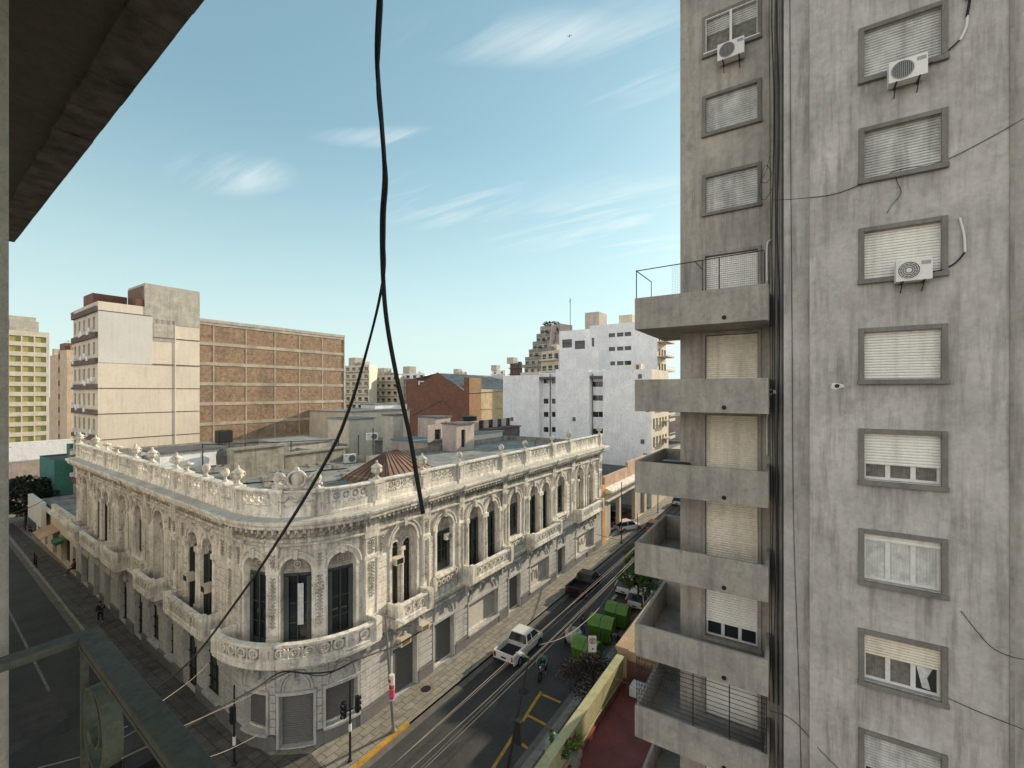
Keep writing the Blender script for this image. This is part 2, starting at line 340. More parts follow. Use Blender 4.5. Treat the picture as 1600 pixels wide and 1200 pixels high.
 sack=mat('dirty_white_sack', (.42, .40, .36), var=.3, scale=4, bump=.3), pinkp=mat('pink_poster', (.55, .08, .18), var=.25, scale=6, bump=0), redp=mat('red_paint', (.5, .04, .03), bump=0),
 box=mat('grey_cabinet', (.33, .32, .31), var=.1, rough=.5, bump=0), pot=mat('grey_planter', (.25, .24, .21), var=.2, bump=.2), blue=mat('blue_strip', (.05, .10, .20), bump=0),
 pole=mat('galvanised_pole', (.16, .155, .15), rough=.5, bump=0, var=.2), green2=mat('green_awning', (.05, .16, .08), bump=0), tan=mat('tan_awning', (.42, .29, .17), bump=.1, var=.2),
)

# rain stains below the tower's window sills: follow the real sills (z period of a storey, only between the jambs)
def sill_stains(m, z0, per, y0, y1, amt=.75):
    T = m.node_tree; n = T.nodes; l = T.links; b = n['Principled BSDF']; src = b.inputs['Base Color'].links[0].from_socket
    g = n.new('ShaderNodeNewGeometry'); sp = n.new('ShaderNodeSeparateXYZ'); l.new(g.outputs['Position'], sp.inputs[0])
    mp_ = n.new('ShaderNodeMapping'); mp_.inputs['Scale'].default_value = (1.2, 3.4, .35); l.new(g.outputs['Position'], mp_.inputs[0])
    no = n.new('ShaderNodeTexNoise'); no.inputs['Scale'].default_value = 1.3; no.inputs['Detail'].default_value = 7; no.inputs['Roughness'].default_value = .7; l.new(mp_.outputs[0], no.inputs['Vector'])
    ph = mth('FRACT', mth('DIVIDE', mth('SUBTRACT', z0*K, sp.outputs[2], T=T), per*K, T=T), T=T)
    up = mr(ph, 0, .34, 1, 0, T)
    my = mth('MULTIPLY', mr(sp.outputs[1], (y0-.15)*K, (y0+.25)*K, 0, 1, T), mr(sp.outputs[1], (y1-.25)*K, (y1+.15)*K, 1, 0, T), T=T)
    f = mth('MULTIPLY', mth('MULTIPLY', mth('POWER', up, 1.4, T=T), my, T=T), mr(no.outputs[0], .38, .68, .1, amt, T), T=T)
    x = n.new('ShaderNodeMixRGB'); l.new(f, x.inputs[0]); l.new(src, x.inputs[1]); x.inputs[2].default_value = (.13, .12, .105, 1); l.new(x.outputs[0], b.inputs['Base Color'])
sill_stains(M['concrete'], 28.42-1.58, 2.868, -3.10, -1.22)

def runoff_contrast(m, z0, z1, amt, col=(.06, .052, .045)):
    """run-off streaks from a moulding at z1 down to z0, darkened to deepen recess contrast"""
    T = m.node_tree; n = T.nodes; l = T.links; b = n['Principled BSDF']; src = b.inputs['Base Color'].links[0].from_socket
    g = n.new('ShaderNodeNewGeometry'); sp = n.new('ShaderNodeSeparateXYZ'); l.new(g.outputs['Position'], sp.inputs[0])
    mp_ = n.new('ShaderNodeMapping'); mp_.inputs['Scale'].default_value = (2.6, 2.6, .22); l.new(g.outputs['Position'], mp_.inputs[0])
    no = n.new('ShaderNodeTexNoise'); no.inputs['Scale'].default_value = 1.5; no.inputs['Detail'].default_value = 8; no.inputs['Roughness'].default_value = .75; l.new(mp_.outputs[0], no.inputs['Vector'])
    k = mth('MULTIPLY', mr(sp.outputs[2], z0*K, z1*K, 0, 1, T), mr(sp.outputs[2], (z1+.25)*K, z1*K, 0, 1, T), T=T)
    f = mth('MULTIPLY', k, mr(no.outputs[0], .42, .62, .05, amt, T), T=T)
    x = n.new('ShaderNodeMixRGB'); l.new(f, x.inputs[0]); l.new(src, x.inputs[1]); x.inputs[2].default_value = (*col, 1); l.new(x.outputs[0], b.inputs['Base Color'])
for k_ in ('stucco', 'trim', 'stucco2'):  # run-off dirt that also paints recess contrast under the mouldings
    runoff_contrast(M[k_], 9.3, 11.2, .85); runoff_contrast(M[k_], 11.7, 12.9, .45); runoff_contrast(M[k_], 4.7, 5.5, .5)
runoff_contrast(M['lower'], 3.2, 4.6, .75)
# ---------------------------------------------------------------- ground, roads, pavements
def struct(name, mb, m, **k): return tag(mb.build(name, m, **k), kind='structure')
mb = Mesh(); mb.quad((-1500, -1500, -.03), (2000, -1500, -.03), (2000, 2000, -.03), (-1500, 2000, -.03)); struct('ground', mb, M['roofd'])
bL = lambda v: 2.6+.037*v
bR = lambda v: 8.3+.037*v
mb = Mesh()
mb.quad((-200, 11.35, 0), (600, 11.35, 0), (600, 17.9, 0), (-200, 17.9, 0))
for a, b in ((-200, 11.35), (17.9, 700)): mb.quad((bL(a), a, 0), (bR(a), a, 0), (bR(b), b, 0), (bL(b), b, 0))
struct('road', mb, M['asphalt'])
def fillet(c, a0, a1, r, n=8): return [(c[0]+r*cos(a0+(a1-a0)*i/n), c[1]+r*sin(a0+(a1-a0)*i/n)) for i in range(n+1)]
ZP = .14
blockNW = fillet((12.2, 21.1), radians(180), radians(270), 3.2)+[(600, 17.9), (600, 700), (bR(700), 700)]
blockT = [(bR(-200), -200)]+[(600, -200), (600, 11.35)]+fillet((11.8, 8.15), radians(90), radians(180), 3.2)
blockC = [(-200, -200), (bL(-200), -200)]+fillet((bL(9)-2.2, 9.15), 0, radians(90), 2.2)+[(-200, 11.35)]
blockL = [(-200, 17.9)]+fillet((bL(20)-2.2, 20.1), radians(-90), 0, 2.2)+[(bL(700), 700), (-200, 700)]
for poly in (blockNW, blockT, blockC, blockL):
    mb = Mesh(); mb.slab(poly, -.02, ZP); struct('pavement', mb, M['tile'], flip=True)
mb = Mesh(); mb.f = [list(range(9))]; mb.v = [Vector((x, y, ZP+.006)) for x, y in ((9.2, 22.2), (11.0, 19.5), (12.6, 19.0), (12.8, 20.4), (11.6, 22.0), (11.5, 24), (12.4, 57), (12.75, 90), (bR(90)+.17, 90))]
struct('pavement', mb, M['tile_shaded'], flip=False)  # darker sheet over the left pavement, its shade put into the tile colour
def ribbon(path, w, z0, z1, name, m):
    mb = Mesh(); n = len(path)
    for i in range(n-1):
        a, b = Vector(path[i]), Vector(path[i+1]); d = (b-a).normalized(); q = Vector((-d.y, d.x))*w
        mb.slab([tuple(a), tuple(b), tuple(b+q), tuple(a+q)], z0, z1)
    return struct(name, mb, m)
kNW = [(bR(150), 150)]+[(bR(v), v) for v in (90, 60, 40, 30)]+fillet((12.2, 21.1), radians(180), radians(270), 3.2)+[(40, 17.9), (80, 17.9), (200, 17.9)]
ribbon(kNW, .16, 0, ZP+.005, 'kerb', M['kerb']); ribbon(kNW, -.42, -.02, .012, 'gutter', M['gutter'])
kT = [(200, 11.35), (60, 11.35)]+fillet((11.8, 8.15), radians(90), radians(180), 3.2)+[(bR(0), 0), (bR(-30), -30)]
ribbon(kT, .16, 0, ZP+.005, 'kerb', M['kerb']); ribbon(kT, -.42, -.02, .012, 'gutter', M['gutter'])
ribbon([(bL(-30), -30), (bL(8), 8)], .16, 0, ZP+.005, 'kerb', M['kerb'])
# yellow kerb paint, parking bay lines, centre line, asphalt repair
mb = Mesh(); mb.box(13.1, 16.9, 17.86, 18.09, .02, ZP+.012); struct('kerb_paint', mb, M['yellow'])
def line(pts, wd=.17, name='road_marking', m='yellow', z=.008):
    mb = Mesh()
    for a, b in pts:
        a = G(*a); b = G(*b); a.z = b.z = 0; d = (b-a).normalized(); q = Vector((-d.y, d.x, 0))*wd/2; a -= d*wd/2; b += d*wd/2
        mb.quad(*[tuple(x+Vector((0, 0, z))) for x in (a-q, b-q, b+q, a+q)])
    return struct(name, mb, M[m])
line([((845, 1082), (768, 1204))]); line([((849, 1086), (874, 1097))]); line([((826, 1118.5), (851, 1131.5))], z=.009)
line([((807, 1155), (822, 1168))], z=.009); line([((884, 1113), (812, 1204))], .10)
line([((10, 947), (77, 1080))], .13, m='linep')
mb = Mesh(); mb.quad(*[tuple(G(*q)+Vector((0, 0, .006))) for q in ((2, 1108), (80, 1079), (107, 1120), (2, 1190))]); struct('road_patch', mb, M['asphalt2'])
mb = Mesh(); mb.slab([(14.2, 8.4), (24, 8.4), (24, 10.9), (14.2, 10.9)], ZP, ZP+.008); struct('pavement_ribbed', mb, M['tileg'])
mb = Mesh(); rq = random.Random(40)
for x, y, a, b in ((20, 15.2, 2.2, .8), (27, 12.6, 3.0, .9), (35, 14.4, 5.0, .6), (14, 13.5, 1.6, 1.2), (47, 13.0, 4, 1.0), (24.5, 17.2, 3.4, .35)):
    mb.f.append([len(mb.v)+i for i in range(8)]); mb.v += [Vector((x+a/2*cos(q)*1.2*rq.uniform(.85, 1.05), y+b/2*sin(q)*1.2*rq.uniform(.85, 1.05), .004)) for q in [pi/8+i*pi/4 for i in range(8)]]
struct('road_patch', mb, M['asphalt2'], flip=False)
mb = Mesh(); mb.box(10, 200, 14.55, 14.575, .001, .005); mb.box(12, 200, 16.9, 16.93, .001, .005); struct('road_seam', mb, M['asphalt2'])
for k, (x, y, z, lab) in enumerate(((22.6, 14.2, 0, 'round dark manhole cover in the street behind the white pickup'), (38, 15.5, 0, 'round manhole cover farther up the street'), (19.4, 19.1, ZP, 'round cover set in the sunny pavement'), (6.5, 33, 0, 'manhole cover in the left street'))):
    mb = Mesh(); mb.lathe(x, y, [(.30, z+.002), (.30, z+.014), (.24, z+.016), (.23, z+.009), (.02, z+.009)], 18); tag(mb.build('manhole_cover', M['dark'], None), lab, 'manhole cover', 'manhole covers')
# ---------------------------------------------------------------- the corner palace
U0, V0, RR = 15.65, 24.3, 4.3
PHE = pi/2+.033; LA = RR*PHE
bd = Vector((.033, 1)).normalized(); bn = Vector((-bd.y, bd.x))
be = Vector((U0-RR*sin(PHE), V0-RR*cos(PHE)))
def W1(s, t, z):
    if s >= 0: return Vector((U0+s, V0-RR-t, z))
    if s >= -LA:
        f = -s/RR; n = Vector((-sin(f), -cos(f))); return Vector((U0, V0, z))+(n*(RR+t)).to_3d()
    q = be+bd*(-s-LA)+bn*t
    return Vector((q.x, q.y, z))
def sB(v): return -LA-(v-be.y)/bd.y
def sP(deg): return -RR*radians(deg)
SA, SZ = 48.9-U0, sB(58.3)
palace = thing('corner_building', 'ornate cream two-storey corner building with arched windows, parapet urns and a curved corner balcony', 'building', (15, 24, 0))
def nseg(a, b):
    return max(1, int(abs(b-a)/.45)) if (min(a, b) < 0 and max(a, b) > -LA) else 1
def wall_open(mb, s0, s1, z0, z1, ops, t=0., depth=.3, n=12):
    """wall face between s0 and s1 with openings (a, b, zb, zs, rise); rise 0 = flat head"""
    ops = sorted(ops); cur = s0
    def strip(a, b, c, d):
        k = nseg(a, b)
        for i in range(k):
            x, y = a+(b-a)*i/k, a+(b-a)*(i+1)/k
            mb.quad((x, t, c), (y, t, c), (y, t, d), (x, t, d))
    for a, b, zb, zs, rise in ops:
        if a > cur+1e-6: strip(cur, a, z0, z1)
        if zb > z0+1e-6: strip(a, b, z0, zb)
        r = (b-a)/2; c = (a+b)/2
        if rise <= 0: strip(a, b, zs, z1); top = [(a, zs), (b, zs)]
        else:
            top = [(c-r*cos(pi*i/n), zs+rise*sin(pi*i/n)) for i in range(n+1)]
            for (x, z), (x2, z2) in zip(top, top[1:]): mb.quad((x, t, z), (x2, t, z2), (x2, t, z1), (x, t, z1))
        edge = [(a, zb)]+top+[(b, zb)]
        for (x, z), (x2, z2) in zip(edge, edge[1:]): mb.quad((x, t, z), (x2, t, z2), (x2, t-depth, z2), (x, t-depth, z))
        k = nseg(a, b)
        for i in range(k):
            x, y = a+(b-a)*i/k, a+(b-a)*(i+1)/k
            mb.quad((x, t, zb), (y, t, zb), (y, t-depth, zb), (x, t-depth, zb))
        cur = b
    if s1 > cur+1e-6: strip(cur, s1, z0, z1)
ZB, ZF, ZS = 4.45, 4.95, 9.05          # string course, first floor level, springing
# (centre, kind) kinds: two = pair of arches, bif = bifora, one = single arch
ARCH = [('bif', 18.5-U0, 'A'), ('one', 22.03-U0, 'A'), ('two', 26.25-U0, 'A'), ('one', 30.45-U0, 'A'), ('two', 34.5-U0, 'A'), ('one', 38.6-U0, 'A'), ('bb', 44.25-U0, 'A'),
        ('two', sB(29.3), 'B'), ('bif', sB(36.1), 'B'), ('one', sB(40.3), 'B'), ('bif', sB(44.0), 'B'), ('two', sB(49.4), 'B'), ('bif', sB(55.2), 'B')]
CORN = [sP(17), sP(46), sP(75)]
up, gd, inner, wins, arch1 = [], [], [], [], []
for kind, c, side in ARCH:
    if kind == 'one': up.append((c-.78, c+.78, 6.2, ZS, .78)); wins.append((c, .78, 6.2, 'one'))
    elif kind == 'two':
        for k in (-1.03, 1.03): up.append((c+k-.72, c+k+.72, ZF, ZS, .72)); wins.append((c+k, .72, ZF, 'one'))
    elif kind == 'bif': up.append((c-.98, c+.98, ZF, ZS+.1, .98)); inner.append(c)
    elif kind == 'bb':
        for k in (-1.35, 1.35): up.append((c+k-.92, c+k+.92, ZF, ZS+.1, .92)); inner.append(c+k)
for c in CORN: up.append((c-.72, c+.72, ZF, ZS-.05, .72)); wins.append((c, .72, ZF, 'corner'))
# ground floor openings: (centre, half width, sill, head, arch?)
GA = [(18.5-U0, .95, .16, 3.1, 'door'), (21.95-U0, .95, .16, 3.05, 'door'), (26.25-U0, 1.75, .85, 2.95, 'shop'), (30.4-U0, .85, .16, 3.0, 'door'), (34.5-U0, 1.65, .75, 2.9, 'shopg'), (38.6-U0, .8, .16, 2.9, 'door'), (44.2-U0, 2.3, .85, 2.9, 'shopg')]
GB = [(sB(27.9), .95, .9, 3.05, 'arch'), (sB(30.9), .95, .16, 3.05, 'archd'), (sB(34.2), .55, .9, 3.3, 'arch'), (sB(37.2), .9, .9, 3.05, 'arch'), (sB(40.4), .85, .16, 3.05, 'archd'), (sB(44.0), .9, .16, 3.2, 'archd'),
      (sB(48.0), .85, .16, 3.1, 'door'), (sB(51.2), .85, .16, 3.1, 'door'), (sB(55.2), 1.2, .16, 3.0, 'door')]
GC = [(sP(17), .80, .95, 2.9, 'shop'), (sP(46), .80, .2, 2.88, 'door'), (sP(75), .72, .95, 2.9, 'shop')]
for c, h, zb, zt, k in GA+GB+GC:
    gd.append((c-h, c+h, zb, zt, h if k.startswith('arch') else 0))
mb = Mesh(W1); wall_open(mb, SZ, SA, 4.7, 11.7, up, 0, .34); palace_wall = mb.build('wall', M['stucco'], palace, flip=False)
mb = Mesh(W1); wall_open(mb, SZ, SA, 0, 4.7, gd, 0, .42); mb.build('ground_floor_wall', M['lower'], palace, flip=False)
# bifora inner screens
mb = Mesh(W1); cols = Mesh(W1)
for c in inner:
    mb.mark(); cols.mark()
    hw = .98 if c not in [q for q in inner if abs(abs(q-(44.25-U0))-1.35) < .01] else .92
    wall_open(mb, c-hw-.1, c+hw+.1, ZF, 10.4, [(c-.84, c-.12, ZF, ZS-.25, .36), (c+.12, c+.84, ZF, ZS-.25, .36)], -.3, .28, 8)
    wins += [(c-.48, .36, ZF, 'bif'), (c+.48, .36, ZF, 'bif')]
    cols.tube([(c, -.16, ZF+.55), (c, -.16, ZS-.5)], .075, 8); cols.box(c-.14, c+.14, -.30, -.04, ZF, ZF+.55); cols.box(c-.15, c+.15, -.30, -.04, ZS-.5, ZS-.27)
    cols.band(c, ZS+.42, .13, .24, -.3, -.2, 10, 0, 2*pi); cols.blob(c, -.26, ZS+.42, .1, .06, .1)
    for k in (-.48, .48): cols.band(c+k, ZS-.25, .36, .45, -.3, -.22, 8)
mb.split('window_screen', M['stucco'], palace, flip=False)
for kind, c, side in ARCH:
    if kind == 'two':
        for q in (-.17, .17):
            cols.mark(); cols.tube([(c+q, .12, ZF+.75), (c+q, .12, ZS-.3)], [.13, .11], 9); cols.box(c+q-.17, c+q+.17, 0, .27, ZS-.3, ZS-.02)
        cols.box(c-.34, c+.34, 0, .3, ZF, ZF+.75)
        for e in (-2.0, 2.0):
            cols.mark(); cols.tube([(c+e, .08, ZF+.75), (c+e, .08, ZS-.3)], [.13, .11], 9); cols.box(c+e-.17, c+e+.17, 0, .25, ZF, ZF+.75); cols.box(c+e-.17, c+e+.17, 0, .22, ZS-.3, ZS-.02)
cols.split('column', M['trim'], palace)
# archivolts, imposts, keystones, frames
mb = Mesh(W1)
for a, b, zb, zs, r in up:
    c = (a+b)/2; mb.mark()
    mb.band(c, zs, r, r+.13, .0, .10, 14); mb.band(c, zs, r+.13, r+.25, .0, .06, 14); mb.band(c, zs, r+.25, r+.33, .0, .13, 14)
    mb.prism([(c-.09, zs+r-.05), (c+.09, zs+r-.05), (c+.14, zs+r+.42), (c-.14, zs+r+.42)], 0, .2)
    for e, q in ((a, -1), (b, 1)):
        x0, x1 = sorted((e, e+q*.16)); mb.box(x0, x1, 0, .07, zb if zb > 5 else ZF, zs-.12); mb.box(min(x0, e), x1+.0, 0, .12, zs-.14, zs)
    if zb > 5: mb.box(a-.2, b+.2, 0, .16, zb-.14, zb)
mb.split('archivolt', M['trim'], palace)
mb = Mesh(W1)
for c, h, zb, zt, k in GA+GB+GC:
    mb.mark()
    if k.startswith('arch'):
        mb.band(c, zt, h, h+.12, 0, .08, 12); mb.band(c, zt, h+.12, h+.28, 0, .05, 12); mb.prism([(c-.1, zt+h-.05), (c+.1, zt+h-.05), (c+.14, zt+h+.36), (c-.14, zt+h+.36)], 0, .18)
        if zb > .5: mb.box(c-h-.1, c+h+.1, 0, .14, zb-.14, zb, 2)
    else:
        mb.box(c-h-.16, c+h+.16, 0, .14, zt, zt+.16, 4 if c < 0 and c > -LA else 1)
        r = min(h, 1.0); rise = 4.3-zt-.2
        mb.sweep([(0, zt+.16), (.03, zt+.16), (.03, zt+.18), (0, zt+.18)], c-h, c+h, 4)
        n = 14
        for (r0, r1, tt) in ((.72, .82, .05), (.88, 1.0, .09)):
            q = []
            for i in range(n+1):
                x = pi*i/n
                q.append([mb.p(c+h*rr*cos(x), t_, zt+.18+rise*rr*.9*sin(x)) for rr, t_ in ((r0, 0), (r1, 0), (r1, tt), (r0, tt))])
            for i in range(n):
                for k2 in range(4): mb.f.append([q[i][k2], q[i][(k2+1) % 4], q[i+1][(k2+1) % 4], q[i+1][k2]])
        mb.blob(c, .05, zt+.18+rise*.35, .16, .07, .16)
        for e, q in ((c-h, -1), (c+h, 1)):
            x0, x1 = sorted((e, e+q*.13)); mb.box(x0, x1, 0, .09, zb, zt)
        if zb > .5: mb.box(c-h-.12, c+h+.12, 0, .2, zb-.12, zb, 4 if c < 0 and c > -LA else 1)
mb.split('door_surround', M['lower'], palace)
# doors and shutters at street level
for i, (c, h, zb, zt, k) in enumerate(GA+GB+GC):
    mb = Mesh(W1); cm = c < 0 and c > -LA; n = 6 if cm else 1
    if k.startswith('arch'):
        mb.box(c-h, c+h, -.34, -.28, zb, zt, n)
        mb.f.append([mb.p(c+h*cos(pi*j/12), -.28, zt+h*sin(pi*j/12)) for j in range(13)])
        o = mb.build('street_window' if k == 'arch' else 'street_door', M['darkdoor'], palace)
        g = Mesh(W1)
        for q in (-.66, 0, .66): g.box(c+q*h-.025, c+q*h+.025, -.28, -.24, zb, zt+h*.6)
        for z in (zb+.05, zb+(zt-zb)*.33, zb+(zt-zb)*.66, zt): g.box(c-h, c+h, -.28, -.22, z-.03, z+.03)
        g.build('grille', M['dark'], o)
    else:
        mb2 = 'shopg' == k
        nr = int((zt-zb)/.11); pr = []
        for j in range(nr): z = zb+(zt-zb)*j/nr; dz = (zt-zb)/nr; pr += [(-.30, z), (-.27, z+dz*.5)]
        pr += [(-.30, zt), (-.40, zt), (-.40, zb)]
        mb.sweep(pr, c-h, c+h, n)
        o = mb.build('metal_shutter', M['metalshut2' if (mb2 or c == GA[2][0]) else 'metalshut'], palace)
        if k != 'door' or c > 3:
            g = Mesh(W1); g.box(c-h, c+h, -.32, -.2, zb, zb+.08, n); g.build('bottom_rail', M['trim'], o)
        if mb2:                                    # spray paint scrawl
            g = Mesh(W1); rs = random.Random(i)
            pts = []
            for j in range(24):
                x = c-h*.75+j*h*1.5/24; pts.append((x+rs.uniform(-.16, .16), -.258, zb+.35+rs.uniform(0, 1.25)))
            g.tube(pts, .02, 4)
            g.build('graffiti', M['white'], o)
# plinth and rustication
mb = Mesh(W1)
gop = sorted([(c-h, c+h, zb) for c, h, zb, zt, k in GA+GB+GC])
cur = SZ; piers = []
for a, b, zb in gop:
    piers.append((cur, a)); cur = b
piers.append((cur, SA))
for a, b in piers:
    mb.mark()
    if b-a > .3: mb.box(a+.14 if a > SZ else a, b-.14 if b < SA else b, -.02, .12, 0, .78, nseg(a, b)); mb.box(a+.15, b-.15, -.02, .17, .78, .86, nseg(a, b))
for a, b, zb in gop:
    mb.mark()
    if zb > .5: mb.box(a-.13, b+.13, -.02, .09, 0, zb-.13, nseg(a, b))
mb.split('plinth', M['plinth'], palace)
mb = Mesh(W1)
for a, b in piers:
    if b-a < .5: continue
    mb.mark(); z = .92
    while z < 4.3: mb.box(a+.18, b-.18, -.02, .065, z, min(z+.34, 4.33), nseg(a, b)); z += .40
mb.split('rustication', M['lower'], palace, bevel=.018)
# upper piers: banded piers, pilasters with carved panels
PIL = [(16.05-U0, .9), (20.25-U0, .62), (23.62-U0, .5), (28.85-U0, .55), (32.0-U0, .5), (37.05-U0, .5), (41.1-U0, .75), (48.3-U0, .8), (sB(25.3), .9), (sB(33.2), .9), (sB(38.4), .5), (sB(42.2), .5), (sB(46.1), .5), (sB(53.1), .6), (sB(57.8), .7)]
NAR = [(sP(31.5), .62), (sP(60.5), .62)]
pil, orn, rus = Mesh(W1), Mesh(W1), Mesh(W1)
ro = random.Random(3)
def ornament(m, s, t, z0, z1, wd):
    z = z0; 
    while z < z1:
        e = ro.uniform(.6, 1.0)*wd
        m.blob(s, t, z, .05, .05, .07)
        for q in (-1, 1): m.blob(s+q*e*.45, t, z+.07, .06*ro.uniform(.7, 1.3), .045, .05)
        if ro.random() < .6: m.band(s, z+.05, e*.28, e*.42, t-.03, t+.03, 6, 0, 2*pi)
        z += .17
for s, wd in PIL+NAR:
    nn = nseg(s-wd/2, s+wd/2); pil.mark(); orn.mark()
    pil.box(s-wd/2, s+wd/2, -.02, .16, ZF, ZF+.75, nn); pil.box(s-wd/2+.03, s+wd/2-.03, -.02, .10, ZF+.75, 10.25, nn)
    pil.box(s-wd/2-.03, s+wd/2+.03, -.02, .18, 10.05, 10.3, nn); pil.box(s-wd/2-.03, s+wd/2+.03, -.02, .16, ZS-.16, ZS, nn)
    for q in (-1, 1):
        x = s+q*(wd/2-.07); pil.box(x-.035, x+.035, .10, .14, ZF+.85, ZS-.25); pil.box(x-.035, x+.035, .10, .14, ZS+.1, 9.98)
    ornament(orn, s, .11, ZF+1.3 if wd < .7 else ZS-2.2, ZS-.4, wd*.42); orn.mark(); ornament(orn, s, .11, ZS+.2, 9.85, wd*.42)
pil.split('pilaster', M['trim'], palace)
solid = sorted([(a-.36, b+.36) for a, b, *_ in up]+[(s-wd/2, s+wd/2) for s, wd in PIL+NAR])
cur = SZ
for a, b in solid+[(SA, SA)]:
    if a-cur > .22:
        z = 5.05; rus.mark()
        while z < 8.85: rus.box(cur+.03, a-.03, -.02, .055, z, z+.32, nseg(cur, a)); z += .38
        if a-cur > .4: orn.mark(); ornament(orn, (cur+a)/2, .03, 9.15, 9.95, .3)
    cur = max(cur, b)
rus.split('banded_pier', M['stucco'], palace, bevel=.015)
# frieze with scrolls, cornice, dentils, brackets
mb = Mesh(W1)
s = SZ+.3
while s < SA-.2:
    mb.band(s, 10.72, .07, .13, 0, .06, 6, ro.uniform(0, 2), 2*pi); mb.blob(s+.17, .02, 10.66+ro.uniform(0, .1), .07, .06, .06); mb.blob(s-.1, .02, 10.8, .05, .05, .04)
    s += .36
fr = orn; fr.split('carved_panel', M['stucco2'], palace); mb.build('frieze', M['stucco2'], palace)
def NS(a, b): return [(SZ, -LA, 1), (-LA, 0, 18), (0, SA, 1)]
def run(mb, prof, e0=0, e1=0):
    mb.sweep(prof, SZ-e0, -LA, 1); mb.sweep(prof, -LA, 0, 20); mb.sweep(prof, 0, SA+e1, 1)
mb = Mesh(W1)
run(mb, [(-.05, 10.28), (.14, 10.28), (.18, 10.34), (.18, 10.40), (.10, 10.44), (-.05, 10.44)])
run(mb, [(-.05, 11.0), (.16, 11.0), (.20, 11.06), (.30, 11.22), (.62, 11.26), (.64, 11.40), (.74, 11.50), (.78, 11.62), (.78, 11.66), (-.05, 11.74)], .5, .6)
run(mb, [(-.05, ZB), (.10, ZB), (.12, ZB+.1), (.22, ZB+.2), (.24, ZB+.32), (.15, ZB+.36), (.15, ZB+.46), (-.05, ZB+.48)])
run(mb, [(-.05, 4.1), (.06, 4.12), (.06, 4.2), (-.05, 4.22)])
for s, wd in PIL:                                          # cornice breaks forward over the pilasters
    n = nseg(s-wd/2, s+wd/2)
    mb.sweep([(.1, 11.24), (.72, 11.265), (.745, 11.41), (.84, 11.51), (.88, 11.63), (.88, 11.67), (.1, 11.745)], s-wd/2-.1, s+wd/2+.1, n)
    mb.box(s-wd/2, s+wd/2, -.02, .2, 10.42, 11.02, n)
s = SZ+.1
while s < SA: mb.box(s, s+.12, .05, .52, 11.06, 11.24); s += .33
s = SZ+.1
while s < SA: mb.box(s, s+.07, .05, .2, 10.92, 11.03); s += .15
mb.build('cornice', M['trim'], palace)
mb = Mesh(W1)                                              # lead flashing
run(mb, [(.02, 11.752), (.72, 11.675), (.72, 11.69), (.02, 11.765)]); mb.build('cornice_flashing', M['flash'], palace)
# parapet
PED = [(x-U0, k) for x, k in ((16.5, 'urn'), (20.0, 'urn'), (23.55, 'ball'), (28.6, 'ball'), (32.1, 'ball'), (36.9, 'ball'), (40.5, 'urn'), (48.3, 'urn'))]
PED += [(sB(x), k) for x, k in ((24.7, 'urn'), (26.2, 'ball'), (28.7, 'ball'), (31.4, 'bowl'), (33.2, 'urn'), (37.6, 'urn'), (41.2, 'urn'), (45.6, 'bowl'), (48.6, 'bowl'), (52.0, 'urn'), (57.6, 'urn'))]
PED += [(sP(58), 'ball'), (sP(33), 'ball')]
PED.sort()
base, ring = Mesh(W1), Mesh(W1)
run(base, [(-.2, 11.7), (.14, 11.7), (.14, 11.9), (.07, 11.95), (.07, 12.28), (.11, 12.33), (-.15, 12.33)])
run(base, [(-.16, 12.93), (.12, 12.93), (.17, 13.0), (.17, 13.07), (-.2, 13.1)])
for a, b in zip([SZ]+[p for p, _ in PED], [p for p, _ in PED]+[SA]):
    ln = b-a
    if ln < .9: continue
    ring.mark()
    solidc = (abs((a+b)/2-sP(46)) < .6)
    m0, m1 = a+.3+(ln-.6)*.14, b-.3-(ln-.6)*.14
    if solidc: base.box(a+.2, b-.2, -.15, .10, 12.3, 12.95, 6); continue
    base.box(a, m0, -.13, .07, 12.3, 12.95, nseg(a, m0)); base.box(m1, b, -.13, .07, 12.3, 12.95, nseg(m1, b))
    k = max(2, int(round((m1-m0)/.56))); dw = (m1-m0)/k
    for i in range(k):
        c = m0+dw*(i+.5)
        ring.band(c, 12.63, .20, .30, -.08, .04, 12, 0, 2*pi)
        ring.box(c-.2, c+.2, -.04, .0, 12.615, 12.645); ring.box(c-.015, c+.015, -.04, .0, 12.43, 12.83)
        ring.band(c, 12.63, .05, .09, -.05, .02, 6, 0, 2*pi)
        ring.box(m0+dw*i-.035, m0+dw*i+.035, -.07, .03, 12.32, 12.94)
for s, k in PED:
    base.box(s-.27, s+.27, -.24, .18, 11.75, 12.95, 2); base.box(s-.33, s+.33, -.30, .24, 12.93, 13.14, 2)
    base.box(s-.15, s+.15, .18, .22, 12.05, 12.8)
base.build('parapet', M['trim'], palace); ring.split('ring_balustrade', M['trim'], palace)
def urn_prof(k, z):
    f = .84 if k == 'urn' else .78
    return [(r*f, z+(q-z)*f) for r, q in urn_prof0(k, z)]
def urn_prof0(k, z):
    if k == 'ball': return [(.20, z), (.20, z+.1), (.10, z+.16), (.09, z+.34), (.14, z+.38), (.23, z+.48), (.28, z+.62), (.27, z+.74), (.19, z+.88), (.08, z+.95), (.02, z+.96)]
    if k == 'bowl': return [(.22, z), (.2, z+.08), (.09, z+.15), (.08, z+.36), (.14, z+.42), (.34, z+.52), (.40, z+.60), (.40, z+.66), (.2, z+.70), (.05, z+.75), (.03, z+.9)]
    return [(.24, z), (.24, z+.1), (.12, z+.16), (.09, z+.30), (.14, z+.36), (.30, z+.46), (.33, z+.62), (.26, z+.70), (.36, z+.78), (.36, z+.84), (.27, z+.92), (.14, z+1.02), (.06, z+1.08), (.09, z+1.16), (.04, z+1.24), (.01, z+1.26)]
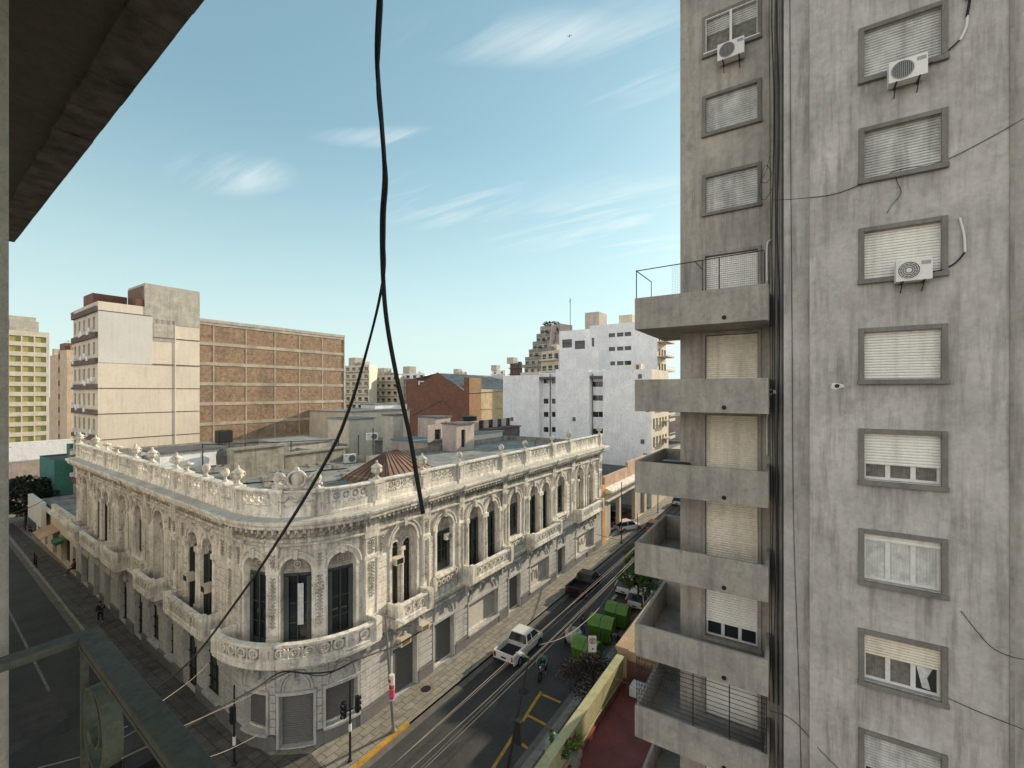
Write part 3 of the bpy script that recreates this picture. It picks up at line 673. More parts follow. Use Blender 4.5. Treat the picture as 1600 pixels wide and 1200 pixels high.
for s, k in PED:
    c = W1(s, -.03, 0); mb = Mesh(); mb.lathe(c.x, c.y, urn_prof(k, 13.13), 14)
    if k == 'urn':
        for q in range(8): a = 2*pi*q/8; mb.blob(c.x+.26*cos(a), c.y+.26*sin(a), 13.13+.46, .045, .045, .10)
        for q in (0, pi): mb.tube([(c.x+.25*cos(q), c.y+.25*sin(q), 13.53), (c.x+.37*cos(q), c.y+.37*sin(q), 13.63), (c.x+.34*cos(q), c.y+.34*sin(q), 13.78), (c.x+.25*cos(q), c.y+.25*sin(q), 13.82)], .026, 5)
    mb.build({'ball': 'ball_finial', 'bowl': 'bowl_finial', 'urn': 'urn_finial'}[k], M['urn'], palace, smooth=True)
# cartouche above the corner with scrolls and swag
c0 = sP(45.5); mb = Mesh(W1)
mb.blob(c0, -.02, 13.62, .40, .12, .50); mb.band(c0, 13.62, .36, .47, -.06, .14, 16, 0, 2*pi); mb.box(c0-.55, c0+.55, -.2, .1, 13.1, 13.28, 3)
for q in (-1, 1):
    mb.tube([(c0+q*.35, .05, 13.2), (c0+q*.75, .05, 13.28), (c0+q*1.0, .05, 13.5), (c0+q*.85, .05, 13.68), (c0+q*.66, .05, 13.55)], [.10, .13, .11, .08, .05], 7)
    mb.tube([(c0+q*.42, .0, 13.45), (c0+q*.72, .0, 13.85), (c0+q*.98, .0, 13.95), (c0+q*1.12, 0, 13.72)], [.09, .09, .07, .03], 6)
    for j in range(6): mb.blob(c0+q*(.3+.16*j), .06+.02*(j % 2), 13.25+.12*ro.random(), .1, .1, .09)
mb.blob(c0, .04, 14.12, .14, .12, .13)
mb.build('cartouche', M['urn'], palace, smooth=True)
mb = Mesh(W1)
for q in (-.62, 0, .62):
    mb.tube([(c0+q-.3, .15, 12.8), (c0+q-.15, .17, 12.62), (c0+q, .18, 12.56), (c0+q+.15, .17, 12.62), (c0+q+.3, .15, 12.8)], [.04, .06, .075, .06, .04], 6)
mb.build('swag', M['urn'], palace, smooth=True)
# windows
for s, h, zb, k in wins:
    dp = -.50 if k == 'bif' else -.30
    zt = ZS-.25 if k == 'bif' else (8.72 if k != 'corner' else 8.75)
    corner = k == 'corner'
    mb = Mesh(W1); f = .07
    mb.box(s-h, s-h+f, dp-.05, dp+.03, zb, zt); mb.box(s+h-f, s+h, dp-.05, dp+.03, zb, zt); mb.box(s-.035, s+.035, dp-.05, dp+.04, zb, zt)
    mb.box(s-h, s+h, dp-.05, dp+.04, zt-.08, zt+.06); mb.box(s-h, s+h, dp-.05, dp+.03, zb, zb+.5)
    for z in (zb+1.3, zb+2.3): mb.box(s-h, s+h, dp-.04, dp+.01, z, z+.05)
    if k == 'bif': mb.band(s, zt, .29, .36, dp-.05, dp+.03, 8)
    o = mb.build('window', M['darkdoor'], palace)
    g = Mesh(W1); g.quad((s-h, dp-.02, zb+.45), (s+h, dp-.02, zb+.45), (s+h, dp-.02, zt), (s-h, dp-.02, zt))
    if k == 'bif': g.halfdisc(s, zt, h, dp-.02, 8)
    g.build('pane', M['glass'], o)
    if k != 'bif':
        t = Mesh(W1); r = h; t.f.append([t.p(s+r*cos(pi*i/12), dp, ZS-.02+r*sin(pi*i/12)) for i in range(13)]); t.quad((s-h, dp, zt), (s+h, dp, zt), (s+h, dp, ZS), (s-h, dp, ZS))
        t.band(s, ZS+.22, .12, .20, dp, dp+.07, 12, 0, 2*pi); t.band(s, ZS+.02, r*.72, r*.82, dp, dp+.06, 12); t.box(s-h, s+h, dp, dp+.07, ZS-.1, ZS); t.blob(s, dp, ZS+.22, .08, .08, .08)
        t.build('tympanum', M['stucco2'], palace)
    if k != 'bif':                                   # louvred shutters folded back on both sides
        for q in (-1, 1):
            x0, x1 = sorted((s+q*(h-.02), s+q*h*.62)); t = Mesh(W1); t.box(x0, x1, dp+.05, dp+.075, zb+.06, zt-.1)
            z_ = zb+.14
            while z_ < zt-.2: t.box(x0+.03, x1-.03, dp+.075, dp+.092, z_, z_+.045); z_ += .085
            t.build('louvred_shutter', M['louvre'], o)
    if k == 'one' and zb < 5:                       # open shutter leaf
        t = Mesh(W1); t.box(s-h+.02, s-h+.07, dp, dp+.3, zb+.05, zt-.1); t.build('leaf', M['darkdoor'], o)
# corner door leaf with pale oval glass
s = sP(46); t = Mesh(W1); t.box(s+.0, s+.30, -.27, -.24, 6.2, 8.3); t.build('door_pane', M['curtain'], palace, bevel=.02)
# balconies
def balcony(name, s0, s1, out, nseg_=1, ztop=5.98):
    mb = Mesh(W1); n = nseg_
    mb.sweep([(0, 4.62), (out-.22, 4.62), (out-.10, 4.70), (out-.06, 4.78), (out+.06, 4.84), (out+.06, 4.96), (0, 4.96)], s0, s1, n)
    o = mb.build(name, M['trim'], palace)
    b = Mesh(W1)
    b.sweep([(out-.16, 4.96), (out+.03, 4.96), (out+.03, 5.12), (out-.02, 5.16), (out-.02, 5.24), (out-.14, 5.24)], s0, s1, n)
    b.sweep([(out-.20, 5.80), (out+.04, 5.80), (out+.06, 5.86), (out+.06, 5.95), (out-.22, 5.97)], s0, s1, n)
    ln = s1-s0; k = max(2, int(round(ln/.52)))
    dw = ln/k
    for i in range(k):
        c = s0+dw*(i+.5); fac = (RR+out)/RR if (s0 < 0 and s0 > -LA-1) else 1
        solid_ = (i in (0, k-1)) or (k > 9 and i % 6 == 5)
        if solid_: b.box(c-dw/2, c+dw/2, out-.15, out-.0, 5.2, 5.85, 2); b.box(c-dw*.22, c+dw*.22, out, out+.035, 5.32, 5.74); continue
        r = .235
        q = []
        for j in range(13):
            a = 2*pi*j/12; q.append([b.p(c+rr/fac*cos(a), t_, 5.52+rr*sin(a)) for rr, t_ in ((r-.08, out-.12), (r+.02, out-.12), (r+.02, out-.01), (r-.08, out-.01))])
        for j in range(12):
            for m_ in range(4): b.f.append([q[j][m_], q[j][(m_+1) % 4], q[j+1][(m_+1) % 4], q[j+1][m_]])
        b.box(c-.02, c+.02, out-.09, out-.04, 5.28, 5.78); b.box(c-.2/fac, c+.2/fac, out-.09, out-.04, 5.50, 5.54)
        b.box(c-dw/2-.03, c-dw/2+.03, out-.12, out-.02, 5.2, 5.82)
    for e, q in ((s0, 1), (s1, -1)):
        x0, x1 = sorted((e, e+q*.16)); b.box(x0, x1, 0, out-.1, 4.96, 5.24); b.box(x0, x1, 0, out-.1, 5.80, 5.965); b.box(x0, x1, .06, out-.1, 5.24, 5.8)
        x0, x1 = sorted((e-q*.06, e+q*.28)); b.box(x0, x1, out-.26, out+.09, 4.97, 6.08)
    b.build('balustrade', M['trim'], o)
    c = Mesh(W1); m_ = max(2, int(ln/1.6)+1)
    for i in range(m_):
        x = s0+.35+(ln-.7)*i/(m_-1); c.mark(); c.prism([(x-.13, 4.62), (x+.13, 4.62), (x+.11, 4.3), (x-.11, 4.3)], 0, out*.6); c.prism([(x-.1, 4.3), (x+.1, 4.3), (x+.08, 3.75), (x-.08, 3.75)], 0, out*.3); c.blob(x, out*.5, 4.32, .12, .14, .12)
    c.split('console', M['lower'], o)
    return o
balcony('corner_balcony', sP(96), .15, 1.1, 26)
balcony('balcony', 18.5-U0-1.35, 18.5-U0+1.35, .95); balcony('balcony', 26.25-U0-2.45, 26.25-U0+2.45, .95); balcony('balcony', 34.5-U0-2.45, 34.5-U0+2.45, .95); balcony('balcony', 44.25-U0-2.9, 44.25-U0+2.9, .95)
for v, hw in ((29.3, 2.6), (36.1, 1.5), (44.0, 1.5), (49.4, 2.5), (55.2, 1.5)): balcony('balcony', sB(v)-hw, sB(v)+hw, .95)
mb = Mesh(W1)                                               # small balustrades under the single windows
for c in (22.03-U0, 30.45-U0, 38.6-U0, sB(40.3)):
    mb.mark(); mb.box(c-1.0, c+1.0, .0, .22, 5.95, 6.08); mb.box(c-1.0, c+1.0, 0, .2, 4.95, 5.25)
    for i in range(4): mb.band(c-.66+.44*i, 5.6, .12, .20, .06, .16, 10, 0, 2*pi)
    for q in (-1, 1): mb.box(c+q*1.0-.1, c+q*1.0+.1, 0, .22, 4.95, 6.06)
mb.split('window_balustrade', M['trim'], palace)
# roof, rear walls
mb = Mesh(); arc = [tuple(W1(-LA*i/12, -.2, 0))[:2] for i in range(13)]
mb.slab([(48.8, 20.2), (48.8, 33), (26, 33), (26, 42), (25, 58), tuple(W1(SZ, -.2, 0))[:2]]+arc[::-1], 11.2, 11.62)
mb.build('roof', M['roof'], palace)
mb = Mesh()
pl = [(48.9, 20.02), (48.9, 33.1), (26.1, 33.1), (26.1, 42), (25.1, 58.1), tuple(W1(SZ, -.02, 0))[:2]]
for a, b in zip(pl, pl[1:]): mb.quad((*a, 0), (*b, 0), (*b, 12.2), (*a, 12.2))
mb.quad((48.9, 20.02, 12.2), (48.9, 20.3, 12.2), (48.9, 20.3, 13.1), (48.9, 20.02, 13.1)); mb.build('rear_wall', M['oldwall'], palace)
# ---------------------------------------------------------------- right-hand concrete tower
td = Vector((-.023, 1)).normalized(); tn = Vector((-td.y, td.x))        # td runs away to the left, tn towards the left street
to = Vector((16.2, -1.2))-td*(-1.2)
def WT(s, t, z): q = to+td*s+tn*t; return Vector((q.x, q.y, z))
tower = thing('apartment_tower', 'tall stained grey concrete tower with stacked balconies and roller shutters, on the right', 'building', (16, 0, 0))
def wall_rects(mb, s0, s1, z0, z1, holes, t=0., depth=.2, sub=None):
    S_ = sorted({s0, s1, *[h[0] for h in holes], *[h[1] for h in holes]}); Z_ = sorted({z0, z1, *[h[2] for h in holes], *[h[3] for h in holes]})
    for a, b in zip(S_, S_[1:]):
        for c, d in zip(Z_, Z_[1:]):
            m, n = (a+b)/2, (c+d)/2
            if any(h[0] < m < h[1] and h[2] < n < h[3] for h in holes): continue
            mb.quad((a, t, c), (b, t, c), (b, t, d), (a, t, d))
    for a, b, c, d in holes:
        mb.quad((a, t, c), (b, t, c), (b, t-depth, c), (a, t-depth, c)); mb.quad((a, t, d), (b, t, d), (b, t-depth, d), (a, t-depth, d))
        mb.quad((a, t, c), (a, t, d), (a, t-depth, d), (a, t-depth, c)); mb.quad((b, t, c), (b, t, d), (b, t-depth, d), (b, t-depth, c))
FR = 2.9
# z tops of the outer frames of the right column (0 = highest seen)
RW = [(28.42-2.868*i) for i in range(-2, 10)]
LS = -1.45                                       # left face is set back behind the right one
LW = [28.86-FR*(i-1) for i in range(-1, 12)]
Ra, Rb = -3.10, -1.22
La, Lb = 1.30, 3.20
holesR = [(Ra+.13, Rb-.13, z-1.58+.13, z-.13) for z in RW]
holesL = []
for z in LW:
    if z > 23.5: holesL.append((La+.12, Lb-.12, z-1.5+.12, z-.12))
    else: holesL.append((La+.1, Lb-.1, z-2.42, z-.1))
mb = Mesh(WT)
wall_rects(mb, -4.28, -.05, 0, 42, holesR, 0, .20)
mb.quad((-.05, 0, 0), (-.05, -.28, 0), (-.05, -.28, 42), (-.05, 0, 42)); mb.quad((-.05, -.28, 0), (.62, -.28, 0), (.62, -.28, 42), (-.05, -.28, 42))
mb.quad((.62, -.28, 0), (.62, LS, 0), (.62, LS, 42), (.62, -.28, 42))
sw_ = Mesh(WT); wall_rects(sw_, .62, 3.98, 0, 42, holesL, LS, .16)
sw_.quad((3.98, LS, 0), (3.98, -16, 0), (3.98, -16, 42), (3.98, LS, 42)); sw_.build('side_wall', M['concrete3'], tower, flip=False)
mb.quad((-4.28, 0, 0), (-4.28, -.35, 0), (-4.28, -.35, 42), (-4.28, 0, 42)); mb.quad((-4.28, -.35, 0), (-9, -.35, 0), (-9, -.35, 42), (-4.28, -.35, 42))
mb.quad((-9, -.35, 0), (-9, -16, 0), (-9, -16, 42), (-9, -.35, 42)); mb.quad((-9, -16, 0), (3.98, -16, 0), (3.98, -16, 42), (-9, -16, 42)); mb.quad((-9, 0, 42), (3.98, 0, 42), (3.98, -16, 42), (-9, -16, 42))
mb.build('wall', M['concrete'], tower, flip=False)
mb = Mesh(WT)
mb.box(-4.32, -4.24, -.02, .03, 0, 42); mb.build('edge_trim', M['concrete2'], tower)
def slats(mb, a, b, t, z0, z1, pitch=.075, dep=.026):
    n = max(2, int((z1-z0)/pitch)); dz = (z1-z0)/n; pr = []
    for i in range(n): z = z0+dz*i; pr += [(t-dep, z), (t-dep, z+dz*.12), (t+dep*.5, z+dz*.22), (t+dep*.8, z+dz*.6), (t+dep*.2, z+dz*.97)]
    pr += [(t-dep, z1), (t-.05, z1), (t-.05, z0)]
    mb.sweep(pr, a, b, 1)
def frame_band(mb, a, b, c, d, w_, t, p=.07):
    mb.box(a, a+w_, t-.02, t+p, c, d); mb.box(b-w_, b, t-.02, t+p, c, d); mb.box(a+w_, b-w_, t-.02, t+p-.003, d-w_, d); mb.box(a-.02, b+.02, t-.02, t+p+.04, c-.03, c+w_*.8)
rs = random.Random(5)
def sash(par, a, b, c, d, t, n, style):
    mb = Mesh(WT); f = .055; w_ = (b-a)/n
    for i in range(n):
        x0, x1 = a+w_*i, a+w_*(i+1)
        mb.box(x0, x0+f, t, t+.045, c, d); mb.box(x1-f, x1, t, t+.045, c, d); mb.box(x0+f, x1-f, t, t+.042, c, c+f*1.3); mb.box(x0+f, x1-f, t, t+.042, d-f, d)
    o = mb.build('sash', M['wframe'], par)
    for i in range(n):
        x0, x1 = a+w_*i+f, a+w_*(i+1)-f
        g = Mesh(WT)
        if style[i] == 'c' or style[i] == 'C':      # net curtain behind the pane
            k = 14; pr = [(x0+(x1-x0)*j/k, t+.012+.012*(j % 2)+.006*rs.random()) for j in range(k+1)]
            for (p0, q0), (p1, q1) in zip(pr, pr[1:]): g.quad((p0, q0, c+f), (p1, q1, c+f), (p1, q1, d-f), (p0, q0, d-f))
            g.build('curtain', M['curtain' if style[i] == 'C' else 'curtaind'], par)
        elif style[i] == 'h':
            g.quad((x0, t+.02, c+f), (x1, t+.02, c+f), (x1, t+.02, d-f), (x0, t+.02, d-f)); g.build('pane', M['glass'], par)
            g = Mesh(WT); xm = x0+(x1-x0)*.45
            g.f.append([g.p(*q) for q in ((x1, .0+t+.025, d-f), (x0+.05, t+.025, d-f), (xm, t+.025, (c+d)/2), (x0+.12, t+.025, c+.1), (xm+.1, t+.025, c+.12))]); g.build('curtain', M['curtain'], par)
        else:
            g.quad((x0, t+.02, c+f), (x1, t+.02, c+f), (x1, t+.02, d-f), (x0, t+.02, d-f)); g.build('pane', M['glass'], par)
for i, z in enumerate(RW):
    idx = i-2; a, b, c, d = Ra, Rb, z-1.58, z
    mb = Mesh(WT); frame_band(mb, a, b, c, d, .13, 0); o = mb.build('window', M['frame'], tower, bevel=.012)
    full = {-2: 1, -1: 1, 0: 1, 1: 1, 2: 1, 3: 1, 4: .68, 5: .16, 6: .46, 7: .75}.get(idx, .8)
    sm = M['shutter3'] if idx in (0, 1, 7) else M['shutter2' if idx == 6 else 'shutter']
    A, B, c1, d1 = a+.13, b-.13, c+.13, d-.13
    zb = c1+(d1-c1)*(1-full)
    mb = Mesh(WT); slats(mb, A, B, -.10, zb, d1)
    mb.build('roller_shutter', sm, o)
    if full < 1: sash(o, A, B, c1, zb+.1, -.19, 3, {4: 'ccc', 5: 'CCC', 6: 'ccc'}.get(idx, 'ggg') if idx != 6 else 'hcc')
    mb = Mesh(WT); mb.quad((A, -.199, c1), (B, -.199, c1), (B, -.199, d1), (A, -.199, d1)); mb.build('back', M['dark'], o, flip=False)
for i, z in enumerate(LW):
    win = z > 23.5; a, b = La, Lb; c = z-1.5 if win else z-2.5
    mb = Mesh(WT); frame_band(mb, a, b, c, z, .12 if win else .1, LS, .06); o = mb.build('window' if win else 'balcony_door', M['frame'] if win else M['concrete2'], tower, bevel=.01)
    A, B, d1 = a+.12, b-.12, z-.12; c1 = c+.12
    k = i-1                                        # 0 = topmost visible window
    if k == 0:                                      # white sliding window with half raised blind
        mb = Mesh(WT); frame_band(mb, A-.05, B+.05, c1-.04, d1+.04, .07, LS-.02, .07); mb.box((A+B)/2-.04, (A+B)/2+.04, LS-.04, LS+.06, c1, d1); mb.build('sash', M['white'], o)
        mb = Mesh(WT); slats(mb, A, B, LS-.09, d1-.55, d1); mb.build('roller_shutter', M['shutter3'], o)
        mb = Mesh(WT); mb.quad((A, LS-.13, c1), (B, LS-.13, c1), (B, LS-.13, d1), (A, LS-.13, d1)); mb.build('pane', M['curtaind'], o, flip=False)
        continue
    low = {7: .22}.get(k, 0)
    zb = c1+(d1-c1)*low
    mb = Mesh(WT); slats(mb, A, B, LS-.09, zb, d1, (.075 if k < 6 else .085)); mb.build('roller_shutter', M['shutter3'] if k in (1, 2) else (M['shutter2'] if k in (4, 5, 6) else M['shutter']), o)
    if low: sash(o, A, B, c1, zb+.08, LS-.155, 3, 'ggg')
    mb = Mesh(WT); mb.quad((A, LS-.158, c1), (B, LS-.158, c1), (B, LS-.158, d1), (A, LS-.158, d1)); mb.build('back', M['dark'], o, flip=False)
# balconies: parapet boxes that wrap the street corner
BZ = [21.33-2.9*i for i in range(0, 7)]
BF = .42                                            # front of the parapets, ahead of the right face
for i, z in enumerate(BZ):
    mb = Mesh(WT); th = .11; zf = z-.98; s0, s1, t1 = 1.02, 5.15, -3.9
    mb.box(s0, s1, BF-th, BF, z-1.12, z); mb.box(s1-th, s1, t1, BF-th, z-1.12, z)
    mb.box(3.98, s1-th, t1, t1+th, z-1.12, z); mb.box(s0, s0+th, LS, BF-th, z-1.12, z)
    mb.box(s0+th, s1-th, LS, BF-th, zf-.14, zf); mb.box(3.98, s1-th, t1+th, LS, zf-.14, zf)
    o = mb.build('balcony', M['concrete2'], tower, bevel=.012)
    mb = Mesh(WT); mb.tube([(2.25, BF-.02, z-.94), (2.25, BF+.07, z-.95)], .035, 8); mb.band(2.25, z-.94, .035, .07, BF, BF+.02, 10, 0, 2*pi); mb.build('drain_spout', M['dark'], o)
    if i == 0:
        g = Mesh(WT); zt = z+1.05
        pts = [(s0+.1, BF-.05), (s1-.05, BF-.05)]
        g.tube([(s0+.1, BF-.05, z+1.05), (s1-.05, BF-.05, z+.98)], .018, 5); g.tube([(s1-.05, BF-.05, z+.98), (s1-.05, -1.6, z+1.0)], .018, 5)
        for s_ in (s0+.1, 2.4, s1-.05): g.tube([(s_, BF-.05, z), (s_, BF-.05, z+1.0)], .018, 5)
        g.tube([(s1-.05, -1.6, z), (s1-.05, -1.6, z+1.0)], .015, 5); g.tube([(2.9, BF-.05, z), (2.9, BF-.05, z+1.02)], .014, 5); g.tube([(2.9, BF-.05, z+.7), (3.15, BF-.05, z+1.03)], .014, 5)
        g.build('railing', M['dark'], o)
        g = Mesh(WT)
        x = s0+.15
        while x < 3.9: g.tube([(x, BF-.05, z), (x, BF-.05, z+1.02)], .0022, 3); x += .055
        q = z+.05
        while q < z+1.0: g.tube([(s0+.1, BF-.05, q), (3.9, BF-.05, q)], .0022, 3); q += .055
        g.build('netting', M['grille'], o)
    if i == 5:
        g = Mesh(WT); q = z+.12
        while q < z+1.76: g.tube([(s0+.05, BF-.05, q), (s1-.05, BF-.05, q)], .011, 4); q += .155
        for s_ in (s0+.05, s0+.11, s0+.17, 2.1, 3.2): g.tube([(s_, BF-.05, z), (s_, BF-.05, z+1.8)], .018, 5)
        for t_ in [BF-.05-.2*j for j in range(21)]: g.tube([(s1-.05, t_, z), (s1-.05, t_, z+1.8)], .010, 4)
        for q in (z+.3, z+.9, z+1.5): g.tube([(s1-.05, BF-.05, q), (s1-.05, -3.8, q)], .010, 4)
        g.build('security_grille', M['dark'], o)
# vertical ducts and pipes in the recess between the two faces
mb = Mesh(WT)
for s_, t_, r in ((.70, LS+1.0, .05), (.83, LS+.95, .04)): mb.tube([(s_, t_, 4), (s_, t_, 42)], r, 8)
mb.box(.62, .66, LS, LS+1.0, 4, 42)
mb.build('duct', M['ductm'], tower)
# ceramic insulator rosettes
def rosette(s, t, z, label):
    mb = Mesh(WT); n = 9; o = thing('wall_insulator', label, 'insulator', tuple(WT(s, t, z)))
    mb.f.append([mb.p(s+(.13+.03*((j*7) % 3))*cos(2*pi*j/n), t+.012, z+(.075+.02*((j*5) % 3))*sin(2*pi*j/n)) for j in range(n)]); mb.build('plaster_patch', M['white'], o)
    mb = Mesh(WT); mb.tube([(s, t, z), (s, t+.1, z)], .04, 8); mb.band(s, z, .03, .06, t+.01, t+.04, 10, 0, 2*pi); mb.build('hook', M['dark'], o)
rosette(-.72, 0, 18.17, 'small black hook in a ragged white plaster patch on the grey tower wall')
rosette(.98, BF-.9, 18.0, 'dark round cable hook beside the second balcony of the grey tower')
# air conditioners
def ac_unit(W, s, t, z, label, w_=.80, h_=.56, d_=.30, group=None, fan='slats', tilt=0, brackets=True):
    c = W(s, t, z); o = thing('air_conditioner', label, 'air conditioner', tuple(c), group or ('air conditioners on the grey tower' if W is WT else None))
    mb = Mesh(W); mb.box(s-w_/2, s+w_/2, t+.08, t+.08+d_, z, z+h_); mb.box(s-w_/2+.02, s+w_/2-.02, t+.07, t+.08, z+.03, z+h_-.03); bd_ = mb.build('casing', M['white'], o, bevel=.012)
    r = h_*.40; cs = s+w_*.14; f = t+.08+d_
    g = Mesh(W); g.f.append([g.p(cs+r*cos(2*pi*j/24), f+.003, z+h_/2+r*sin(2*pi*j/24)) for j in range(24)]); g.build('fan', M['grille'], o)
    g = Mesh(W); g.band(cs, z+h_/2, r, r+.02, f, f+.015, 24, 0, 2*pi)
    if fan == 'slats':
        for q in range(-5, 6):
            y = q*r/5.6; hw = sqrt(max(0, r*r-y*y)); g.box(cs+y-.006, cs+y+.006, f+.004, f+.012, z+h_/2-hw, z+h_/2+hw)
    elif fan == 'rings':
        for q in (.25, .45, .65, .85): g.band(cs, z+h_/2, r*q-.006, r*q+.006, f+.004, f+.012, 20, 0, 2*pi)
        g.band(cs, z+h_/2, 0, r*.22, f+.01, f+.02, 14, 0, 2*pi)
        for j in range(12): a = pi*j/6; g.tube([(cs, f+.008, z+h_/2), (cs+r*cos(a), f+.008, z+h_/2+r*sin(a))], .004, 3)
    g.build('fan_guard', M['box'] if fan == 'slats' else M['white'], o)
    g = Mesh(W); g.box(s-w_/2+.03, s-w_/2+.22, f, f+.004, z+h_-.16, z+h_-.06); g.build('badge', M['box'], o)
    if brackets:
        g = Mesh(W)
        for q in (-.3, .3): g.box(s+q*w_-.015, s+q*w_+.015, t, t+.1+d_, z-.03, z); g.tube([(s+q*w_, t, z-.25), (s+q*w_, t+d_, z-.02)], .012, 4)
        g.build('bracket', M['dark'], o)
    return o
ac_unit(WT, -2.24, 0, 26.42, 'white air conditioner outside the topmost right-hand shutter of the grey tower', fan='slats')
ac_unit(WT, -2.36, 0, 20.98, 'white air conditioner with a ringed fan grille, third right-hand window of the tower', fan='rings', w_=.74)
ac_unit(WT, 2.22, LS, 29.72, 'white air conditioner under the white sliding window high on the left of the tower', fan='slats', w_=.85, h_=.58)
def cable(name, label, pts, r, m='cable', W=None, group=None, n=6, cat='cable'):
    # smooth the polyline
    P_ = [W(*q) if W else Vector(q) for q in pts]
    out = []
    for i in range(len(P_)-1):
        p0, p1, p2, p3 = P_[max(i-1, 0)], P_[i], P_[i+1], P_[min(i+2, len(P_)-1)]
        for j in range(6):
            t = j/6; out.append(.5*((2*p1)+(p2-p0)*t+(2*p0-5*p1+4*p2-p3)*t*t+(3*p1-p0-3*p2+p3)*t**3))
    out.append(P_[-1]); mb = Mesh(); mb.tube([tuple(q) for q in out], r, n)
    return tag(mb.build(name, M[m], None, smooth=True), label, cat, group)
cable('hose', 'black insulated pipe curling up from the topmost right-hand air conditioner', [(-2.64, .15, 26.75), (-2.9, .06, 26.9), (-3.3, .05, 27.2), (-3.45, .05, 27.5)], .022, W=WT, cat='pipe')
cable('hose', 'black taped pipe end bent over, near the top right corner of the photo', [(-3.45, .05, 27.75), (-3.5, .06, 28.15), (-3.47, .06, 28.35), (-3.44, .08, 28.2)], .034, W=WT, cat='pipe')
cable('hose', 'white wrapped piece of pipe between two black pipe ends on the tower wall', [(-3.32, .055, 27.2), (-3.44, .055, 27.5), (-3.46, .055, 27.78)], .03, 'white', W=WT, cat='pipe')
cable('hose', 'black pipe leaving the ringed air conditioner on the tower', [(-2.75, .12, 21.2), (-3.0, .05, 21.25), (-3.25, .05, 21.4), (-3.42, .05, 21.65)], .022, W=WT, cat='pipe')
cable('hose', 'white wrapped pipe rising beside the third right-hand window of the tower', [(-3.42, .05, 21.63), (-3.40, .05, 22.1), (-3.32, .05, 22.55)], .026, 'white', W=WT, cat='pipe')
for k, z in enumerate((23.2, 17.3)):
    cable('hose', ['white pipe beside the window above the topmost balcony of the tower', 'white pipe beside the balcony door behind the third balcony of the tower'][k], [(1.12, LS+.05, z-1.5), (1.12, LS+.05, z-.2), (1.0, LS+.06, z-.02)], .03, 'white', W=WT, cat='pipe')
for k, (s_, dz) in enumerate(((1.0, 0), (.93, .3), (.86, -.4), (.78, .2))):
    rs2 = random.Random(k); pts = [(s_+rs2.uniform(-.035, .035), LS+1.05, 8+q*2.2) for q in range(15)]
    cable('cable_run', ['leftmost black cable running down the tower by the balconies', 'second black cable from the balconies, running down the tower', 'third black cable from the balconies, running down the tower', 'rightmost of the black cables bunched in the recess of the tower'][k], pts, [.010, .016, .011, .018][k], W=WT, group='cables running down the tower')
cable('wire', 'tangled black wire loop beside the third window down on the left part of the tower', [(1.0, LS+1.1, 25.6), (1.12, LS+1.1, 25.1), (1.25, LS+1.1, 24.85), (1.1, LS+1.1, 24.75), (.95, LS+1.1, 25.0), (1.15, LS+1.1, 25.3), (1.3, LS+1.1, 24.5), (1.15, LS+1.1, 24.2), (.95, LS+1.1, 24.5)], .008, W=WT, cat='wire')
cable('wire', 'thin black wire crossing the tower wall from the duct to its right edge', [(.9, .03, 24.0), (.3, .02, 23.9), (-.6, .02, 23.82), (-1.3, .02, 23.95), (-2.15, .03, 24.15), (-2.7, .03, 24.1), (-3.2, .03, 24.2), (-4.0, .03, 24.55), (-4.8, .05, 24.95)], .009, W=WT, cat='wire')
cable('wire', 'black wire dangling in a loop above the third right-hand window of the tower', [(-2.15, .03, 24.14), (-2.05, .03, 23.9), (-2.15, .03, 23.5), (-1.95, .03, 23.2), (-1.85, .03, 23.0)], .007, W=WT, cat='wire')
cable('wire', 'black wire hanging in a sagging bow by the right edge of the tower', [(-3.35, .02, 12.25), (-3.65, .02, 11.8), (-3.95, .03, 11.45), (-4.4, .05, 11.35), (-5, .05, 11.5)], .009, W=WT, cat='wire')
cable('wire', 'black wire sloping under the second lowest right-hand window of the tower', [(-3.0, .02, 9.9), (-3.6, .02, 9.75), (-4.2, .03, 9.65), (-4.9, .05, 9.55)], .009, W=WT, cat='wire')
cable('wire', 'thin dark wire crossing the lower left of the tower wall with a knot', [(1.0, -.1, 7.9), (.5, -.24, 7.8), (.1, -.22, 7.55), (-.3, .02, 7.3), (-.8, .02, 6.9)], .009, W=WT, cat='wire')
cable('wire', 'long thin wire hanging down the narrow strip between tower faces', [(.47, -.25, 34), (.44, -.25, 26), (.40, -.25, 20), (.36, -.25, 14), (.22, -.25, 9), (.14, -.25, 5)], .008, W=WT, cat='wire')
mb = Mesh(WT); mb.box(3.6, 4.7, -1.9, -1.3, 14.45, 15.35)   # black tank on third balcony
tk = mb.build('storage_crate', M['dark'], None, bevel=.05); tag(tk, 'black plastic crate standing in the third balcony of the tower', 'crate')
# ---------------------------------------------------------------- red terrace and its yellow wall
lowb = thing('low_building', 'low flat building with a dark red terrace behind a pale yellow parapet', 'building', (14, 5, 0))
mb = Mesh(); mb.slab([(11.0, -6), (23.3, -6), (23.3, 8.25), (11.0, 8.25)], .1, 2.6); mb.build('terrace', M['red'], lowb)
mb = Mesh(); prof = [(8.02, 2.6), (8.02, 3.9), (8.0, 3.96), (8.47, 3.99), (8.45, 3.9), (8.45, 0)]
mb.sweep([(8.14, .12), (8.14, 3.9), (8.08, 3.93), (8.08, 3.99), (8.48, 4.0), (8.48, 3.93), (8.44, 3.9), (8.44, .12)], 11.0, 22.9); mb.box(11.0, 11.25, -6, 8.14, .12, 3.9)
mb.build('parapet', M['yellowall'], lowb); mb = Mesh(); mb.box(11.3, 23, 8.02, 8.137, 2.6, 2.75); mb.build('skirting', M['red'], lowb)
